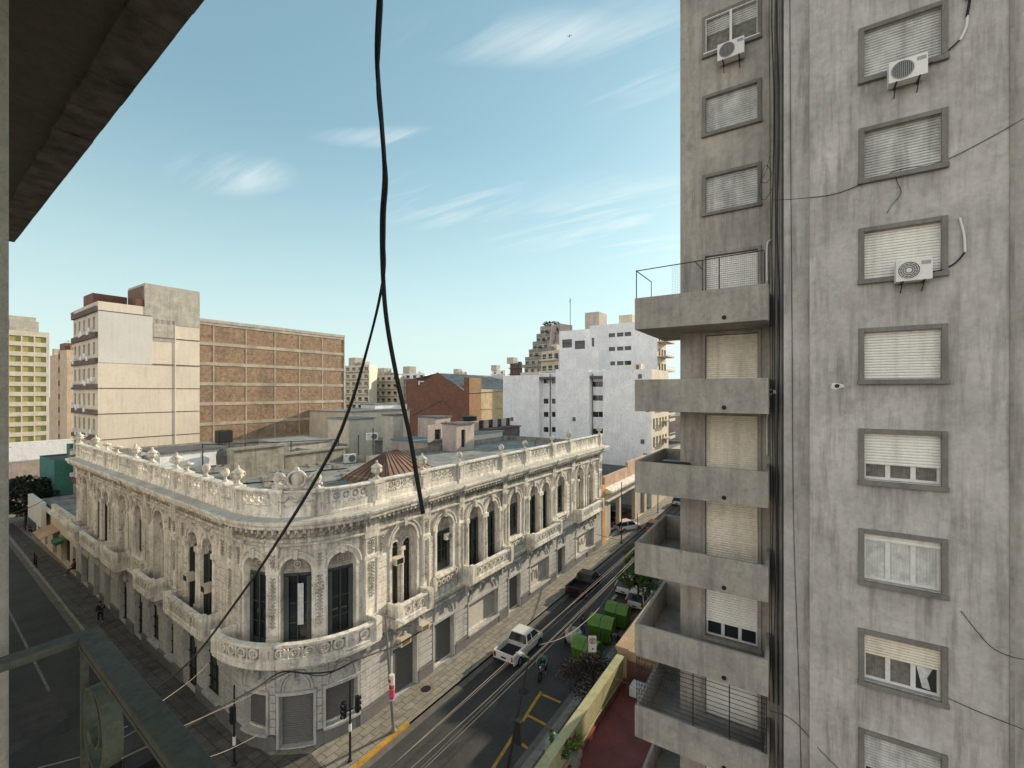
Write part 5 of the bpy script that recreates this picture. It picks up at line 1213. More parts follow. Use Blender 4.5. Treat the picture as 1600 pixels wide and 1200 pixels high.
def fence_rail(name, label, pts, z0, h):
    o = thing(name, label, 'railing', (*pts[0], z0)); mb = Mesh()
    for q in pts: mb.mark(); mb.tube([(q[0], q[1], z0), (q[0], q[1], z0+h)], .045, 5)
    mb.split('post', M['dark'], o); mb = Mesh(); mb.tube([(q[0], q[1], z0+h-.05) for q in pts], .03, 5); mb.build('rail', M['dark'], o)
fence_rail('roof_railing', 'thin dark railing on the roof behind the urns on the left', [(17, 43), (19.5, 41), (22.5, 39), (26, 37)], 11.62, 1.9)
for k, (px, py, d, h_) in enumerate(((438, 752, 29, 2.2), (560, 700, 44, 4.4), (583, 690, 50, 5), (836, 700, 50, 3.0), (502, 712, 45, 2.6))):
    p = P(px, py, d); o = tag((lambda m: (m.tube([(p.x, p.y, p.z-h_), (p.x, p.y, p.z+h_*.3)], .05, 5), m)[1])(Mesh()).build('roof_pole', M['dark'], None), ['thin dark pole on the roof behind the corner cartouche', 'tall thin pole left of the roof huts, behind the slanting cable', 'thin pole standing on the dark-roofed hut', 'thin pole on the roof right of the pink upper floor', 'thin pole in front of the brick party wall, left of the slanting cable'][k], 'pole')
tk = thing('water_tank', 'black square water tank on a stand before the brick wall', 'water tank', (24, 50, 12)); p = P(350, 690, 47)
mb = Mesh(); mb.box(p.x-.7, p.x+.7, p.y-.5, p.y+.5, p.z-.1, p.z+1.2); mb.build('tank', M['dark'], tk, bevel=.08); mb = Mesh()
for a in (-.5, .5): mb.tube([(p.x+a, p.y, p.z-.1), (p.x+a, p.y, 9)], .05, 5)
mb.build('leg', M['dark'], tk)
p = P(734, 660, 66); tk = thing('water_tank', 'dark round water tank with a rim in front of the warehouse', 'water tank', tuple(p)); mb = Mesh(); mb.lathe(p.x, p.y, [(.95, p.z-3), (1.0, p.z+.3), (1.05, p.z+.35), (1.05, p.z+.9), (.3, p.z+1.0)], 14); mb.build('tank', M['dark'], tk)
p = P(686, 664, 62); tk = thing('satellite_dish', 'white satellite dish on the roof before the dark brick gable', 'satellite dish', tuple(p)); mb = Mesh(); mb.lathe(p.x, p.y, [(.05, p.z-.25), (.4, p.z-.2), (.75, p.z)], 14); o = mb.build('dish', M['white'], tk, flip=False); mb = Mesh(); mb.tube([(p.x, p.y, p.z-.2), (p.x, p.y, p.z-3)], .06, 5); mb.build('mast', M['dark'], tk)
ac = ac_unit(Fr((P(545, 715, 40).x, P(545, 715, 40).y), (.9, -.3)), 0, 0, P(545, 722, 40).z, 'white air conditioner on the flat roof left of the rusty hipped roof', 1.0, .75, .4, brackets=False)
ac_unit(Fr((P(580, 681, 52).x, P(580, 681, 52).y), (.9, -.3)), 0, 0, P(580, 687, 52).z, 'small white air conditioner on the white sheds', 1.3, .8, .4, brackets=False)
# warehouse
wv = 78.0; uc = onv(733, wv); wh = thing('warehouse', 'dark red brick warehouse with a stepped gable and grey sheet roof, centre', 'building', (uc, wv, 0))
vl = onu(634, uc); W = Fr((uc, vl), (0, -1)); ln = vl-wv; ze = zat(634, 592, uc, vl); vp = onu(683, uc); zp = zat(683, 584, uc, vp)+.4; zr = zat(725, 611, uc, onu(725, uc))
a_p = vl-vp; a_r = vl-onu(725, uc)
mb = Mesh(W); poly = [(0, 0), (ln, 0), (ln, zat(733, 590, uc, wv)), (a_r, zat(723, 590, uc, wv)), (a_r, zr), (a_p, zp), (vl-onu(652, uc), zat(652, 600, uc, onu(652, uc))-.6), (vl-onu(652, uc), ze), (0, ze)]
mb.prism(poly, -.4, 0); mb.build('gable_wall', M['brickd'], wh)  # shaded gable in the darker brick, the shade put into its colour
mb = Mesh(W); mb.sweep([(0, 0), (.06, 0), (.06, .3), (0, .3)], 0, 0)
mb = Mesh(W); zm = zat(690, 632, uc, vp); mb.tube([(3, .03, zm-3.5), (a_p+2, .03, zm+1.2), (ln-2, .03, zm-3.5)], .12, 4); mb.build('gable_scar', M['brown'], wh)
u_e = onv(752, wv); u_f = onv(786, wv); W = Fr((0, wv), (1, 0))
mb = Mesh(W); mb.box(uc+.06, u_e, -1.5, .02, 0, zat(738, 590, uc, wv)); mb.build('brick_pier', M['brick_lit'], wh)
mb = Mesh(W); mb.quad((u_e, 0, 0), (u_f+6, 0, 0), (u_f+6, 0, zat(785, 609, u_f, wv)), (u_e, 0, zat(752, 608, u_e, wv))); mb.build('yellow_wall', M['ochrew'], wh, flip=False)
mb = Mesh(W); zz_ = zat(770, 640, u_e, wv); mb.box(u_e, u_f+6, 0, .15, zz_, zz_+.25); mb.build('ledge', M['beam'], wh)
mb = Mesh(); zz2 = zat(785, 609, u_f, wv)
mb.quad((uc+.05, vp, zp-.2), (uc+32, vp, zp-.2), (uc+32, wv-.3, zz2+.1), (uc+.05, wv-.3, zr-.6)); mb.quad((uc+.05, vp, zp-.2), (uc+32, vp, zp-.2), (uc+32, vl, ze-.5), (uc+.05, vl, ze-.5)); mb.build('roof', M['roof'], wh, flip=False)
# far flats between the brick wall and the warehouse
def farflat(name, label, px0, px1, py, d, m='creamw', rows=9, n=4, fh=None):
    a = P(px0, 612, d*1.04); b_ = P(px1, 612, d); z = H+(612-py)/695*d
    o = block(name, label, [(a.x, a.y), (b_.x, b_.y), (b_.x+8, b_.y+5)], z, m, rows, (n, 0), fh or 3.0, (2.0, 1.7)); balc_rows(o, (a.x, a.y), (b_.x, b_.y), z, rows, fh or 3.0, 1.1, m)
    mb = Mesh(); c = a.lerp(b_, .55); mb.slab([(c.x, c.y+2), (c.x+4, c.y+2), (c.x+4, c.y+6), (c.x, c.y+6)], z, z+3.2); mb.build('roof_house', M['rough'], o); return o
farflat('far_flats', 'white balconied flats just right of the brick party wall', 539, 577, 570, 175, rows=8)
farflat('far_flats', 'distant flats with long balconies left of the hanging cable', 585, 622, 586, 185, rows=6)
farflat('far_flats', 'distant white flats behind the left corner of the warehouse', 622, 664, 583, 190, 'whitew', rows=6)
farflat('far_flats', 'tiny distant flats on the horizon right of the warehouse gable', 706, 730, 583, 300, 'creamw', rows=3, n=2)
farflat('far_flats', 'low distant pale block on the horizon above the warehouse roof', 768, 790, 578, 260, 'whitew', rows=3, n=2)
farflat('far_flats', 'distant beige flats low behind the hanging cable', 572, 590, 598, 230, 'salmon', rows=4, n=2)
farflat('far_flats', 'brown distant flats on the horizon left of the terraced building', 797, 816, 567, 220, 'brown', rows=3, n=2)
# terraced flats
tb = thing('terraced_flats', 'stepped terrace flats with planted roof and dark balconies, centre right on the skyline', 'building', tuple(P(845, 612, 150)))
a = P(815, 612, 158); c = P(857, 612, 148); e = P(877, 612, 156)
W = Fr(a.xy, (c-a).xy); ln = (c-a).xy.length; W2 = Fr(c.xy, (e-c).xy); l2 = (e-c).xy.length
zt4 = H+(612-506)/695*150
for i in range(9):
    z = zt4-.6-2.75*i; x0 = max(0, 3.6-i*.8); back = -max(0, 4-i)*1.1
    mb = Mesh(W); mb.box(x0, ln-.02, -12, back-1.3, z-2.75, z-.02 if i else z+1.0); mb.build('storey', M['pink' if i < 5 else ('brickd' if i == 6 else 'creamw')], tb)
    mb = Mesh(W); mb.box(x0-.6, ln-.02, back-1.3, back, z-2.75, z-2.5); mb.box(x0-.6, ln-.02, back-.15, back, z-2.5, z-1.75); mb.build('balcony', M['oldwall' if i < 5 else 'creamw'], tb)
    g = Mesh(W)
    for j in range(4): g.mark(); g.box(x0+.4+j*(ln-x0)/4.2, x0+1.9+j*(ln-x0)/4.2, back-1.35, back-1.27, z-2.5, z-.5)
    g.split('window', M['glass'], tb)
    g = Mesh(W); 
    if i < 4: leaves(g, W((x0+ln)/2, back-.2, z-1.7), ((ln-x0)*.35, .4, .3), 70, .3, 50+i); g.build('balcony_plants', M['leafd'], tb, flip=False)
mb = Mesh(W2); mb.prism([(0, 0), (l2, 0), (l2, zt4-1), (l2*.55, zt4), (l2*.3, zt4), (0.0, zt4-13)], -.4, 0); mb.build('party_wall', M['pink'], tb)
mb = Mesh(W); leaves(mb, W(ln*.65, -6, zt4+.9), (3.2, 3.2, .8), 260, .4, 4); mb.build('roof_plants', M['leafd'], tb, flip=False)
b = block('balcony_flats', 'cream flats with balconies under the terraced flats', [tuple(P(846, 612, 118).xy), tuple(P(874, 612, 112).xy), tuple(P(880, 612, 118).xy)], H+(612-548)/695*115, 'creamw', 5, (3, 1), 3.0, (1.6, 1.5)); balc_rows(b, P(846, 612, 118).xy, P(874, 612, 112).xy, H+(612-548)/695*115, 5, 3.0)
# white far slab
uf = 95.0; v1 = onu(1027, uf); v2 = onu(921, uf); zF = zat(970, 505, uf, onu(970, uf))
o = thing('white_slab_block', 'tall white block with rows of tiny windows, right of the terraced flats', 'building', (uf, v1, 0))
W = Fr((uf, v2), (0, -1)); ln = v2-v1; holes = []
for z in (zat(980, 522, uf, onu(980, uf)), zat(980, 544, uf, onu(980, uf)), zat(980, 567, uf, onu(980, uf))):
    for px in (956, 969, 981): c = v2-onu(px, uf); holes.append((c-.75, c+.75, z-.45, z+.45))
for py in (535, 555, 575): c = v2-onu(922, uf)+.7; z = zat(925, py, uf, v2); holes.append((c-.3, c+.3, z-1, z+1))
mb = Mesh(W); wall_rects(mb, 0, ln, 0, zF, holes, 0, .3); mb.build('wall', M['whitew'], o, flip=False); panes(o, W, holes, -.25)
v3 = onu(874, uf+1); W = Fr((uf+1, v3), (0, -1)); l3 = v3-v2; z5 = zat(900, 517, uf, v3); hs = []
for px, py in ((886, 536), (906, 538)): c = v3-onu(px, uf+1); z = zat(px, py, uf, onu(px, uf)); hs.append((c-1.3, c+1.3, z-1, z+1))
mb = Mesh(W); wall_rects(mb, 0, l3+.1, 0, z5, hs, 0, .3); mb.build('side_wing', M['whitew'], o, flip=False); panes(o, W, hs, -.25)
W = Fr((uf, v1), (1, 0)); l4 = 7.0; hs = [(1+j*2.2, 2.5+j*2.2, z_-2.1, z_-.2) for z_ in [zF-2.6-3.1*i for i in range(8)] for j in range(3)]
mb = Mesh(W); wall_rects(mb, 0, l4, 0, zF-1.5, hs, 0, .3); mb.build('end_wall', M['creamw'], o, flip=False); panes(o, W, hs, -.25); balc_rows(o, (uf, v1), (uf+l4, v1), zF, 8, 3.1, 2.0, 'creamw', 4.6)
mb = Mesh(); mb.slab([(uf+1.1, v1+.1), (uf+14, v1+.1), (uf+14, v3-.1), (uf+1.1, v3-.1)], zF-3.6, zF-3.3); mb.build('roof', M['roofd'], o)
mb = Mesh(); p = Vector((uf+4, onu(914, uf+4))); q = Vector((uf+4, onu(936, uf+4))); mb.slab([(p.x, q.y), (p.x+5, q.y), (p.x+5, p.y), (p.x, p.y)], zF-5, zat(925, 489, uf+4, p.y)); mb.build('roof_house', M['rough'], o)
mb = Mesh(); p = onu(967, uf+4); q = onu(988, uf+4); mb.slab([(uf+4, q), (uf+9, q), (uf+9, p), (uf+4, p)], zF-3.6, zat(977, 493, uf+4, p)); mb.build('roof_tank_house', M['creamw'], o)
p = P(891, 560, 120); tag((lambda m: (m.tube([tuple(P(891, 540, 118)), tuple(P(891, 466, 118))], .09, 4), m.tube([tuple(P(889, 472, 118)), tuple(P(893, 468, 118))], .05, 4), m)[2])(Mesh()).build('antenna_mast', M['pole'], None), 'thin tall antenna mast on the skyline above the white blocks', 'antenna')
# white front block
uf = 68.8; v1 = onu(1018, uf); v2 = onu(786, uf); zW = 21.45
o = thing('white_front_block', 'long white block with recessed window strips and peeling paint behind the ornate building', 'building', (uf, v1, 0))
vv = lambda px: v2-onu(px, uf)
W = Fr((uf, v2), (0, -1)); ln = v2-v1
segs = [(786, 842, 0, 21.0), (842, 868, -1.2, 21.4), (868, 921, 0, 21.9), (921, 942, -1.2, 21.6), (942, 1018, 0, 21.5)]
for a, b_, t, zz_ in segs:
    hs = []
    if t < 0:
        for py in ((595, 627, 648, 672) if a < 900 else (600, 622, 648, 675)):
            for px in ((848, 861) if a < 900 else (926, 935)):
                c = vv(px); z = zat(px, py, uf, onu(px, uf)); hs.append((c-.5, c+.5, z-.45, z+.45))
    mb = Mesh(W); wall_rects(mb, vv(a), vv(b_), 0, zz_, hs, t, .2)
    for x in (vv(a), vv(b_)):
        if t < 0: mb.quad((x, 0, 0), (x, t, 0), (x, t, zz_), (x, 0, zz_))
    mb.build('wall', M['peelw'], o, flip=False); panes(o, W, hs, t-.15)
mb = Mesh(W); mb.tube([(vv(855), -1.05, 0), (vv(855), -1.05, 21.2)], .07, 5); mb.tube([(vv(922), -1.05, 0), (vv(922), -1.05, 21)], .05, 5)
mb.build('drain_pipe', M['dark'], o)
W = Fr((uf, v1), (1, 0)); hs = [(.8+j*1.75, 1.9+j*1.75, z_-1.7, z_) for z_ in [19.6-2.9*i for i in range(6)] for j in range(5)]
mb = Mesh(W); wall_rects(mb, 0, 10, 0, 21.5, hs, 0, .3); mb.build('end_wall', M['creamw'], o, flip=False); panes(o, W, hs, -.25); balc_rows(o, (uf+6, v1), (uf+10, v1), 21.5, 6, 2.9, 1.2, 'creamw')
mb = Mesh(); mb.slab([(uf+.02, v1+.1), (uf+10, v1+.1), (uf+10, v2), (uf+.02, v2)], 20.2, 20.6); mb.build('roof', M['roofd'], o)
mb = Mesh(); mb.box(uf+.4, uf+2.2, onu(1000, uf), onu(990, uf), 20.6, zat(995, 568, uf, onu(995, uf))); mb.build('roof_house', M['creamw'], o); mb = Mesh(); mb.box(uf+.36, uf+.4, onu(1000, uf)+.3, onu(993, uf), 20.6, zat(995, 570, uf, onu(995, uf))); mb.build('roof_door', M['brown'], o)
rw = random.Random(8)
for px, py in ((897, 655), (1004, 690), (1008, 712), (1012, 640), (800, 655), (1000, 588)):
    v_ = onu(px, uf); z_ = zat(px, py, uf, v_); mb = Mesh(); mb.box(uf-.05, uf+.02, v_-.3, v_+.3, z_-.35, z_+.35); mb.build('small_window', M['metalshut'], o)
mb = Mesh(); p = onu(900, uf+9); q = onu(935, uf+9); zz_ = zat(915, 548, uf+9, p); mb.slab([(uf+9, q), (uf+15, q), (uf+15, p), (uf+9, p)], 20, zz_); mb.build('upper_block', M['whitew'], o)
p0 = onu(910, uf+8.9); p = Vector((uf+8, onu(888, uf+8)));
# shops along the street right of the palace
o = thing('garage_building', 'low salmon building with ochre end pier and open garage, right of the ornate building', 'building', (49, 20, 0))
W = Fr((49.0, 20.05), (1, 0)); hs = [(1.6, 6.0, .2, 4.6), (6.6, 12.2, .2, 4.6), (13, 16.5, .2, 4.4)]
mb = Mesh(W); wall_rects(mb, .9, 17.5, .1, 6.6, hs, 0, .5); mb.build('wall', M['creamw'], o, flip=False)
mb = Mesh(W); mb.box(0, .95, -.4, .12, 0, 7.0); mb.build('end_pier', M['orange'], o)
mb = Mesh(W); mb.box(.95, 17.5, -.3, .04, 6.6, 7.9); mb.box(9, 17.5, -.3, .06, 7.9, 8.6); mb.build('parapet', M['salmon'], o)
mb = Mesh(W); mb.sweep([(0, 5.9), (.5, 6.0), (1.0, 6.1), (1.0, 6.3), (0, 6.6)], .95, 17.5); mb.box(.95, 17.5, 0, .5, 5.0, 5.12); mb.build('canopy', M['trim'], o)
mb = Mesh(W); mb.box(1.6, 17, -6, -5.9, 0, 5); mb.quad((1, -.5, .15), (17.5, -.5, .15), (17.5, -6, .15), (1, -6, .15)); mb.build('interior', M['roofd'], o, flip=False)
mb = Mesh(W); slats(mb, 1.65, 3.6, -.3, .2, 4.5, .14, .03); mb.build('shutter', M['metalshut2'], o)
mb = Mesh(W); slats(mb, 13.05, 16.4, -.3, .2, 4.3, .14, .03); mb.build('shutter', M['metalshut2'], o)
mb = Mesh(); mb.slab([(49.1, 20.4), (66.4, 20.4), (66.4, 30), (49.1, 30)], 6.4, 6.62); mb.build('roof', M['roofd'], o)
for k, (a, b_, z, m, lab) in enumerate(((79.2, 95, 8, 'creamw', 'cream low shops beyond the white front block'), (96, 118, 13, 'pink', 'faded pink block farther along the sunny street'), (119, 160, 10, 'salmon', 'salmon houses at the far end of the sunny street'), (161, 240, 15, 'creamw', 'distant cream row closing the sunny street'))):
    block('street_building', lab, [(a, 40), (a, 20), (b_, 20)], z, m, 3, (0, 6), 3.2, (1.2, 1.8))
# far side of the sunny street, mostly behind the tower: these throw the street's shade
for k, (a, b_, z, v, m, lab) in enumerate(((36.2, 51, 6.2, 8.4, 'creamw', 'cream two-storey house next to the shop with the orange-beige cornice'), (51.3, 63, 10.4, 8.6, 'pink', 'pink three-storey house farther along the shaded pavement'), (63.3, 70, 10.5, 8.6, 'creamw', 'low cream house along the shaded pavement'), (70.3, 82, 11.5, 8.6, 'salmon', 'salmon block along the shaded pavement'), (84.5, 97, 12.0, 8.6, 'creamw', 'cream block far along the shaded pavement'), (97.5, 130, 11, 8.6, 'pink', 'low pink row at the far end of the shaded pavement'), (131, 200, 13, 8.6, 'creamw', 'tall distant cream block beyond the tower'))):
    W = Fr((b_, v), (-1, 0)); o = block('street_house', lab, [(b_, v), (a, v), (a, -12)], z, m, 4, (4, 3), 3.1, (1.1, 1.7), frame='wframe' if False else None)
b = block('distant_tower', 'far sunlit cream tower glimpsed between the balconies and the white blocks', [(onv(1052, 28)+60, 40), (onv(1052, 28)+60, 30), (onv(1052, 28)+75, 30)], 36, 'creamw', 10, (3, 5), 3.0, (1.3, 1.5)); balc_rows(b, (onv(1052, 28)+60, 30), (onv(1052, 28)+75, 30), 36, 9, 3.0, 1.3)
# unseen block added across the left street, behind the wall edge, for bounce and shade
block('bounce_block', 'unseen house added across the left street to bounce light, behind the wall edge', [(bL(40)-2.2, 80), (bL(40)-2.2, 21), (-25, 21)], 16, 'creamw', 0)
# ---------------------------------------------------------------- vehicles (local frame: +x forward, metres/K)
def wheel(par, x, y, r=.33):
    mb = Mesh(); s = 1 if y > 0 else -1
    ring = []
    def cyl(m, y0, y1, rr, n=16):
        A = [m.p(x+rr*cos(2*pi*k/n), y0, r+rr*sin(2*pi*k/n)) for k in range(n)]; B = [m.p(x+rr*cos(2*pi*k/n), y1, r+rr*sin(2*pi*k/n)) for k in range(n)]
        m.f.append(A[::-1]); m.f.append(B)
        for k in range(n): m.f.append([A[k], A[(k+1) % n], B[(k+1) % n], B[k]])
    cyl(mb, y-s*.11, y+s*.09, r); o = mb.build('wheel', M['tyre'], par, bevel=.02)
    mb = Mesh(); cyl(mb, y+s*.05, y+s*.095, r*.62); mb.build('rim', M['rim'], o)
def shell(mb, st):                                  # stations (x, half width, z bottom, z belt)
    rings = []
    for x, hw, zb, zt in st:
        rings.append([mb.p(x, y, z) for y, z in ((-hw*.92, zb), (-hw, zb+.14), (-hw, zt-.14), (-hw*.93, zt-.03), (-hw*.5, zt+.02), (hw*.5, zt+.02), (hw*.93, zt-.03), (hw, zt-.14), (hw, zb+.14), (hw*.92, zb))])
    n = len(rings[0])
    for i in range(len(rings)-1):
        for k in range(n): mb.f.append([rings[i][k], rings[i][(k+1) % n], rings[i+1][(k+1) % n], rings[i+1][k]])
    mb.f.append(rings[0][::-1]); mb.f.append(rings[-1])
def car(name, label, x, y, rz, paint, L_=4.3, kind='hatch', sc=.91, z=0):
    o = lthing(name, label, 'pickup truck' if kind == 'pickup' else 'car', (x, y, z), rz, None, sc)
    hw = .86; l2 = L_/2; mb = Mesh()
    if kind == 'pickup':
        shell(mb, [(-.35, hw, .35, .95), (.3, hw, .30, .97), (1.05, hw, .30, .97), (1.5, hw, .32, .96), (l2-.35, hw*.97, .33, .88), (l2-.08, hw*.88, .36, .76), (l2, hw*.8, .42, .66)])
        x0, x1 = -l2, -.35                             # open bed: floor and walls
        mb.box(x0, x1, -hw, -hw+.09, .35, 1.02); mb.box(x0, x1, hw-.09, hw, .35, 1.02); mb.box(x0, x1, -hw+.09, hw-.09, .35, .58)
    else: shell(mb, [(-l2, hw*.85, .42, .80), (-l2+.15, hw*.96, .34, .94), (-l2+.8, hw, .30, .96), (0, hw, .28, .95), (l2-1.2, hw, .30, .93), (l2-.4, hw*.96, .32, .82), (l2-.08, hw*.86, .36, .70), (l2, hw*.78, .42, .6)])
    body = mb.build('body', M[paint], o, bevel=.03)
    if kind == 'pickup':
        mb = Mesh(); mb.box(-l2-.03, -l2+.05, -hw+.02, hw-.02, .50, 1.02); mb.build('tailgate', M[paint], o, bevel=.02)
        mb = Mesh(); mb.box(-l2+.06, -.36, -hw+.1, hw-.1, .585, .62); mb.build('bed_liner', M['dark'], o)
        mb = Mesh(); mb.box(-l2-.12, -l2-.02, -hw+.05, hw-.05, .36, .50); mb.build('bumper', M['dark'], o, bevel=.02)
        x0, x1, x2, x3 = -.36, -.18, .95, 1.5
    else: x0, x1, x2, x3 = -l2+.08, -l2+.5, .35, l2-1.15
    zr = 1.48; g = hw*.95; r = hw*.74
    ro_ = [(x1, -r, zr-.03), (x2, -r, zr-.03), (x2, r, zr-.03), (x1, r, zr-.03)]
    lo = [(x0, -g, .93), (x3, -g, .93), (x3, g, .93), (x0, g, .93)]
    mb = Mesh(); I = [mb.p(*q) for q in lo+ro_]
    for k in range(4): mb.f.append([I[k], I[(k+1) % 4], I[4+(k+1) % 4], I[4+k]])
    mb.build('windows', M['glass'], o)
    mb = Mesh(); mb.box(x1-.02, x2+.02, -r-.02, r+.02, zr-.045, zr+.02); mb.build('roof', M[paint], o, bevel=.03)
    mb = Mesh()
    for (a, b_) in zip(lo, ro_): mb.tube([a, b_], .045, 5)
    for sgn in (-1, 1):
        xm = (x1+x2)/2; mb.tube([(xm, sgn*g, .95), (xm, sgn*r, zr-.02)], .035, 4)
    mb.build('pillar', M[paint], o)
    for sx in (l2-.75, -l2+.75):
        for sy in (-1, 1): wheel(o, sx, sy*(hw-.05))
    for sy in (-1, 1):
        mb = Mesh(); mb.box(-l2-.05, -l2+.12, sy*(hw-.16)-.07, sy*(hw-.16)+.09, .62, .93); mb.build('tail_light', M['tail'], o)
        mb = Mesh(); mb.box(l2-.2, l2-.02, sy*(hw-.25)-.12, sy*(hw-.25)+.10, .55, .68); mb.build('headlight', M['lamp'], o)
        mb = Mesh(); mb.box(x3-.35, x3-.2, sy*(hw+.05)-.08, sy*(hw+.05)+.08, .95, 1.08); mb.build('mirror', M[paint], o, bevel=.02)
    mb = Mesh(); mb.box(-l2-.055, -l2-.03, -.2, .2, .66 if kind == 'pickup' else .5, .76 if kind == 'pickup' else .6); mb.build('plate', M['dark'], o)
    return o
car('pickup_truck', 'white double-cab pickup driving along the street beside the sunny pavement', 25.9, 16.55, .02, 'carw', 4.3, 'pickup', .95)
p = G(926, 917, .5); car('pickup_truck', 'dark pickup with an open bed farther up the street, half in sun', p.x+.2, 16.9, .01, 'cark', 4.7, 'pickup', .98)
p = G(977, 918, .5); car('parked_car', 'white hatchback parked on the right under the green tree, farther one', p.x+.8, p.y-.1, .0, 'carw', 3.9)
p = G(988, 936, .5); car('parked_car', 'grey-white hatchback parked right behind the bins under the tree, nearer one', p.x+.6, p.y-.5, .02, 'carw', 3.8)
car('parked_car', 'white car standing in the open garage of the salmon building', 56.5, 19.5, -.5, 'carw', 4.2)
car('parked_car', 'dark red car inside the garage behind the white one', 60.5, 21.8, -.5, 'carr', 4.0)
p = G(1017, 822, .5); car('parked_car', 'orange car on the sunny street glimpsed over a balcony edge', p.x, p.y-.5, .0, 'caro', 4.0)
p = G(1062, 783, .5); car('parked_car', 'white car far up the street beside the tower corner', p.x, p.y, .0, 'carw', 4.2)
p = G(212, 1165, .7); car('parked_car', 'dark car below the balcony railing at the bottom left corner', p.x-.3, p.y+.2, 1.62, 'cark', 4.2)
# ---------------------------------------------------------------- people: one skinned body, clothes as children
def skinmesh(name, verts, edges, m, par, smooth=True, sub=2):
    me = bpy.data.meshes.new(name); me.from_pydata([Vector(v[:3])*K for v in verts], edges, []); me.materials.append(m)
    ob = bpy.data.objects.new(name, me); C.objects.link(ob); ob.parent = par; ROOT[ob.name] = Vector((0, 0, 0))
    md = ob.modifiers.new('skin', 'SKIN'); md.use_smooth_shade = True
    for i, v in enumerate(verts): me.skin_vertices[0].data[i].radius = (v[3]*K, (v[4] if len(v) > 4 else v[3])*K); me.skin_vertices[0].data[i].use_root = (i == 0)
    s_ = ob.modifiers.new('sub', 'SUBSURF'); s_.levels = 1; s_.render_levels = sub
    return ob
def person(label, x, y, z, rz, pose, shirt, trousers, sc=.92, hair='hair'):
    """pose: joint dict in metres; x forward, y left"""
    o = lthing('person', label, 'person', (x, y, z), rz, None, sc)
    J = dict(pel=(0, 0, .93), chest=(0, 0, 1.28), neck=(0, 0, 1.48), head=(.02, 0, 1.62), shL=(0, .19, 1.42), shR=(0, -.19, 1.42), elL=(.02, .25, 1.14), elR=(.02, -.25, 1.14), haL=(.10, .25, .88), haR=(.10, -.25, .88),
             hipL=(0, .09, .88), hipR=(0, -.09, .88), knL=(.04, .10, .48), knR=(-.02, -.10, .48), anL=(.0, .10, .08), anR=(-.06, -.10, .08), toL=(.16, .12, .04), toR=(.10, -.12, .04))
    J.update(pose)
    ks = ['pel', 'chest', 'neck', 'head', 'shL', 'shR', 'elL', 'elR', 'haL', 'haR', 'hipL', 'hipR', 'knL', 'knR', 'anL', 'anR', 'toL', 'toR']
    R_ = dict(pel=.12, chest=.135, neck=.055, head=.095, shL=.06, shR=.06, elL=.042, elR=.042, haL=.034, haR=.034, hipL=.08, hipR=.08, knL=.055, knR=.055, anL=.04, anR=.04, toL=.035, toR=.035)
    vs = [(*J[k], R_[k]) for k in ks]
    hd = Vector(J['head']); nk = Vector(J['neck']); up = (hd-nk).normalized(); vs.append((*(hd+up*.09), .07))
    hx = Vector(J['haL'])-Vector(J['elL']); vs.append((*(Vector(J['haL'])+hx.normalized()*.09), .022)); hx = Vector(J['haR'])-Vector(J['elR']); vs.append((*(Vector(J['haR'])+hx.normalized()*.09), .022))
    ix = {k: i for i, k in enumerate(ks)}
    ed = [(ix[a], ix[b]) for a, b in (('pel', 'chest'), ('chest', 'neck'), ('neck', 'head'), ('chest', 'shL'), ('chest', 'shR'), ('shL', 'elL'), ('shR', 'elR'), ('elL', 'haL'), ('elR', 'haR'), ('pel', 'hipL'), ('pel', 'hipR'), ('hipL', 'knL'), ('hipR', 'knR'), ('knL', 'anL'), ('knR', 'anR'), ('anL', 'toL'), ('anR', 'toR'))]+[(3, 18), (8, 19), (9, 20)]
    skinmesh('body', vs, ed, M['skin'], o)
    q = ['chest', 'pel', 'shL', 'shR', 'elL', 'elR', 'haL', 'haR']; rr = dict(pel=.145, chest=.16, shL=.08, shR=.08, elL=.062, elR=.062, haL=.046, haR=.046)
    def lerp(a, b, t): return tuple(Vector(J[a]).lerp(Vector(J[b]), t))
    vs2 = [(*J['chest'], .16), (*J['pel'], .145), (*J['shL'], .08), (*J['shR'], .08), (*J['elL'], .062), (*J['elR'], .062), (*lerp('elL', 'haL', .85), .048), (*lerp('elR', 'haR', .85), .048), (*lerp('chest', 'neck', .7), .085)]
    skinmesh('jacket', vs2, [(0, 1), (0, 2), (0, 3), (2, 4), (3, 5), (4, 6), (5, 7), (0, 8)], M[shirt], o)
    vs3 = [(*J['pel'], .138), (*J['hipL'], .098), (*J['hipR'], .098), (*J['knL'], .072), (*J['knR'], .072), (*lerp('knL', 'anL', .9), .056), (*lerp('knR', 'anR', .9), .056)]
    skinmesh('trousers', vs3, [(0, 1), (0, 2), (1, 3), (2, 4), (3, 5), (4, 6)], M[trousers], o)
    mb = Mesh(); h = hd+up*.06; mb.blob(h.x-.015, h.y, h.z, .112, .10, .105); mb.build('hair' if hair == 'hair' else 'helmet', M[hair], o, smooth=True)
    return o
walk = dict(knL=(.16, .10, .50), anL=(.20, .10, .09), toL=(.36, .12, .05), knR=(-.06, -.10, .48), anR=(-.30, -.10, .14), toR=(-.18, -.12, .05), elL=(-.10, .25, 1.16), haL=(.0, .26, .93), elR=(.10, -.25, 1.16), haR=(.26, -.24, .98))
p = G(157, 973, ZP); person('person in black walking along the shaded left pavement', p.x, p.y, ZP, radians(85), walk, 'clothk', 'clothk', .95)
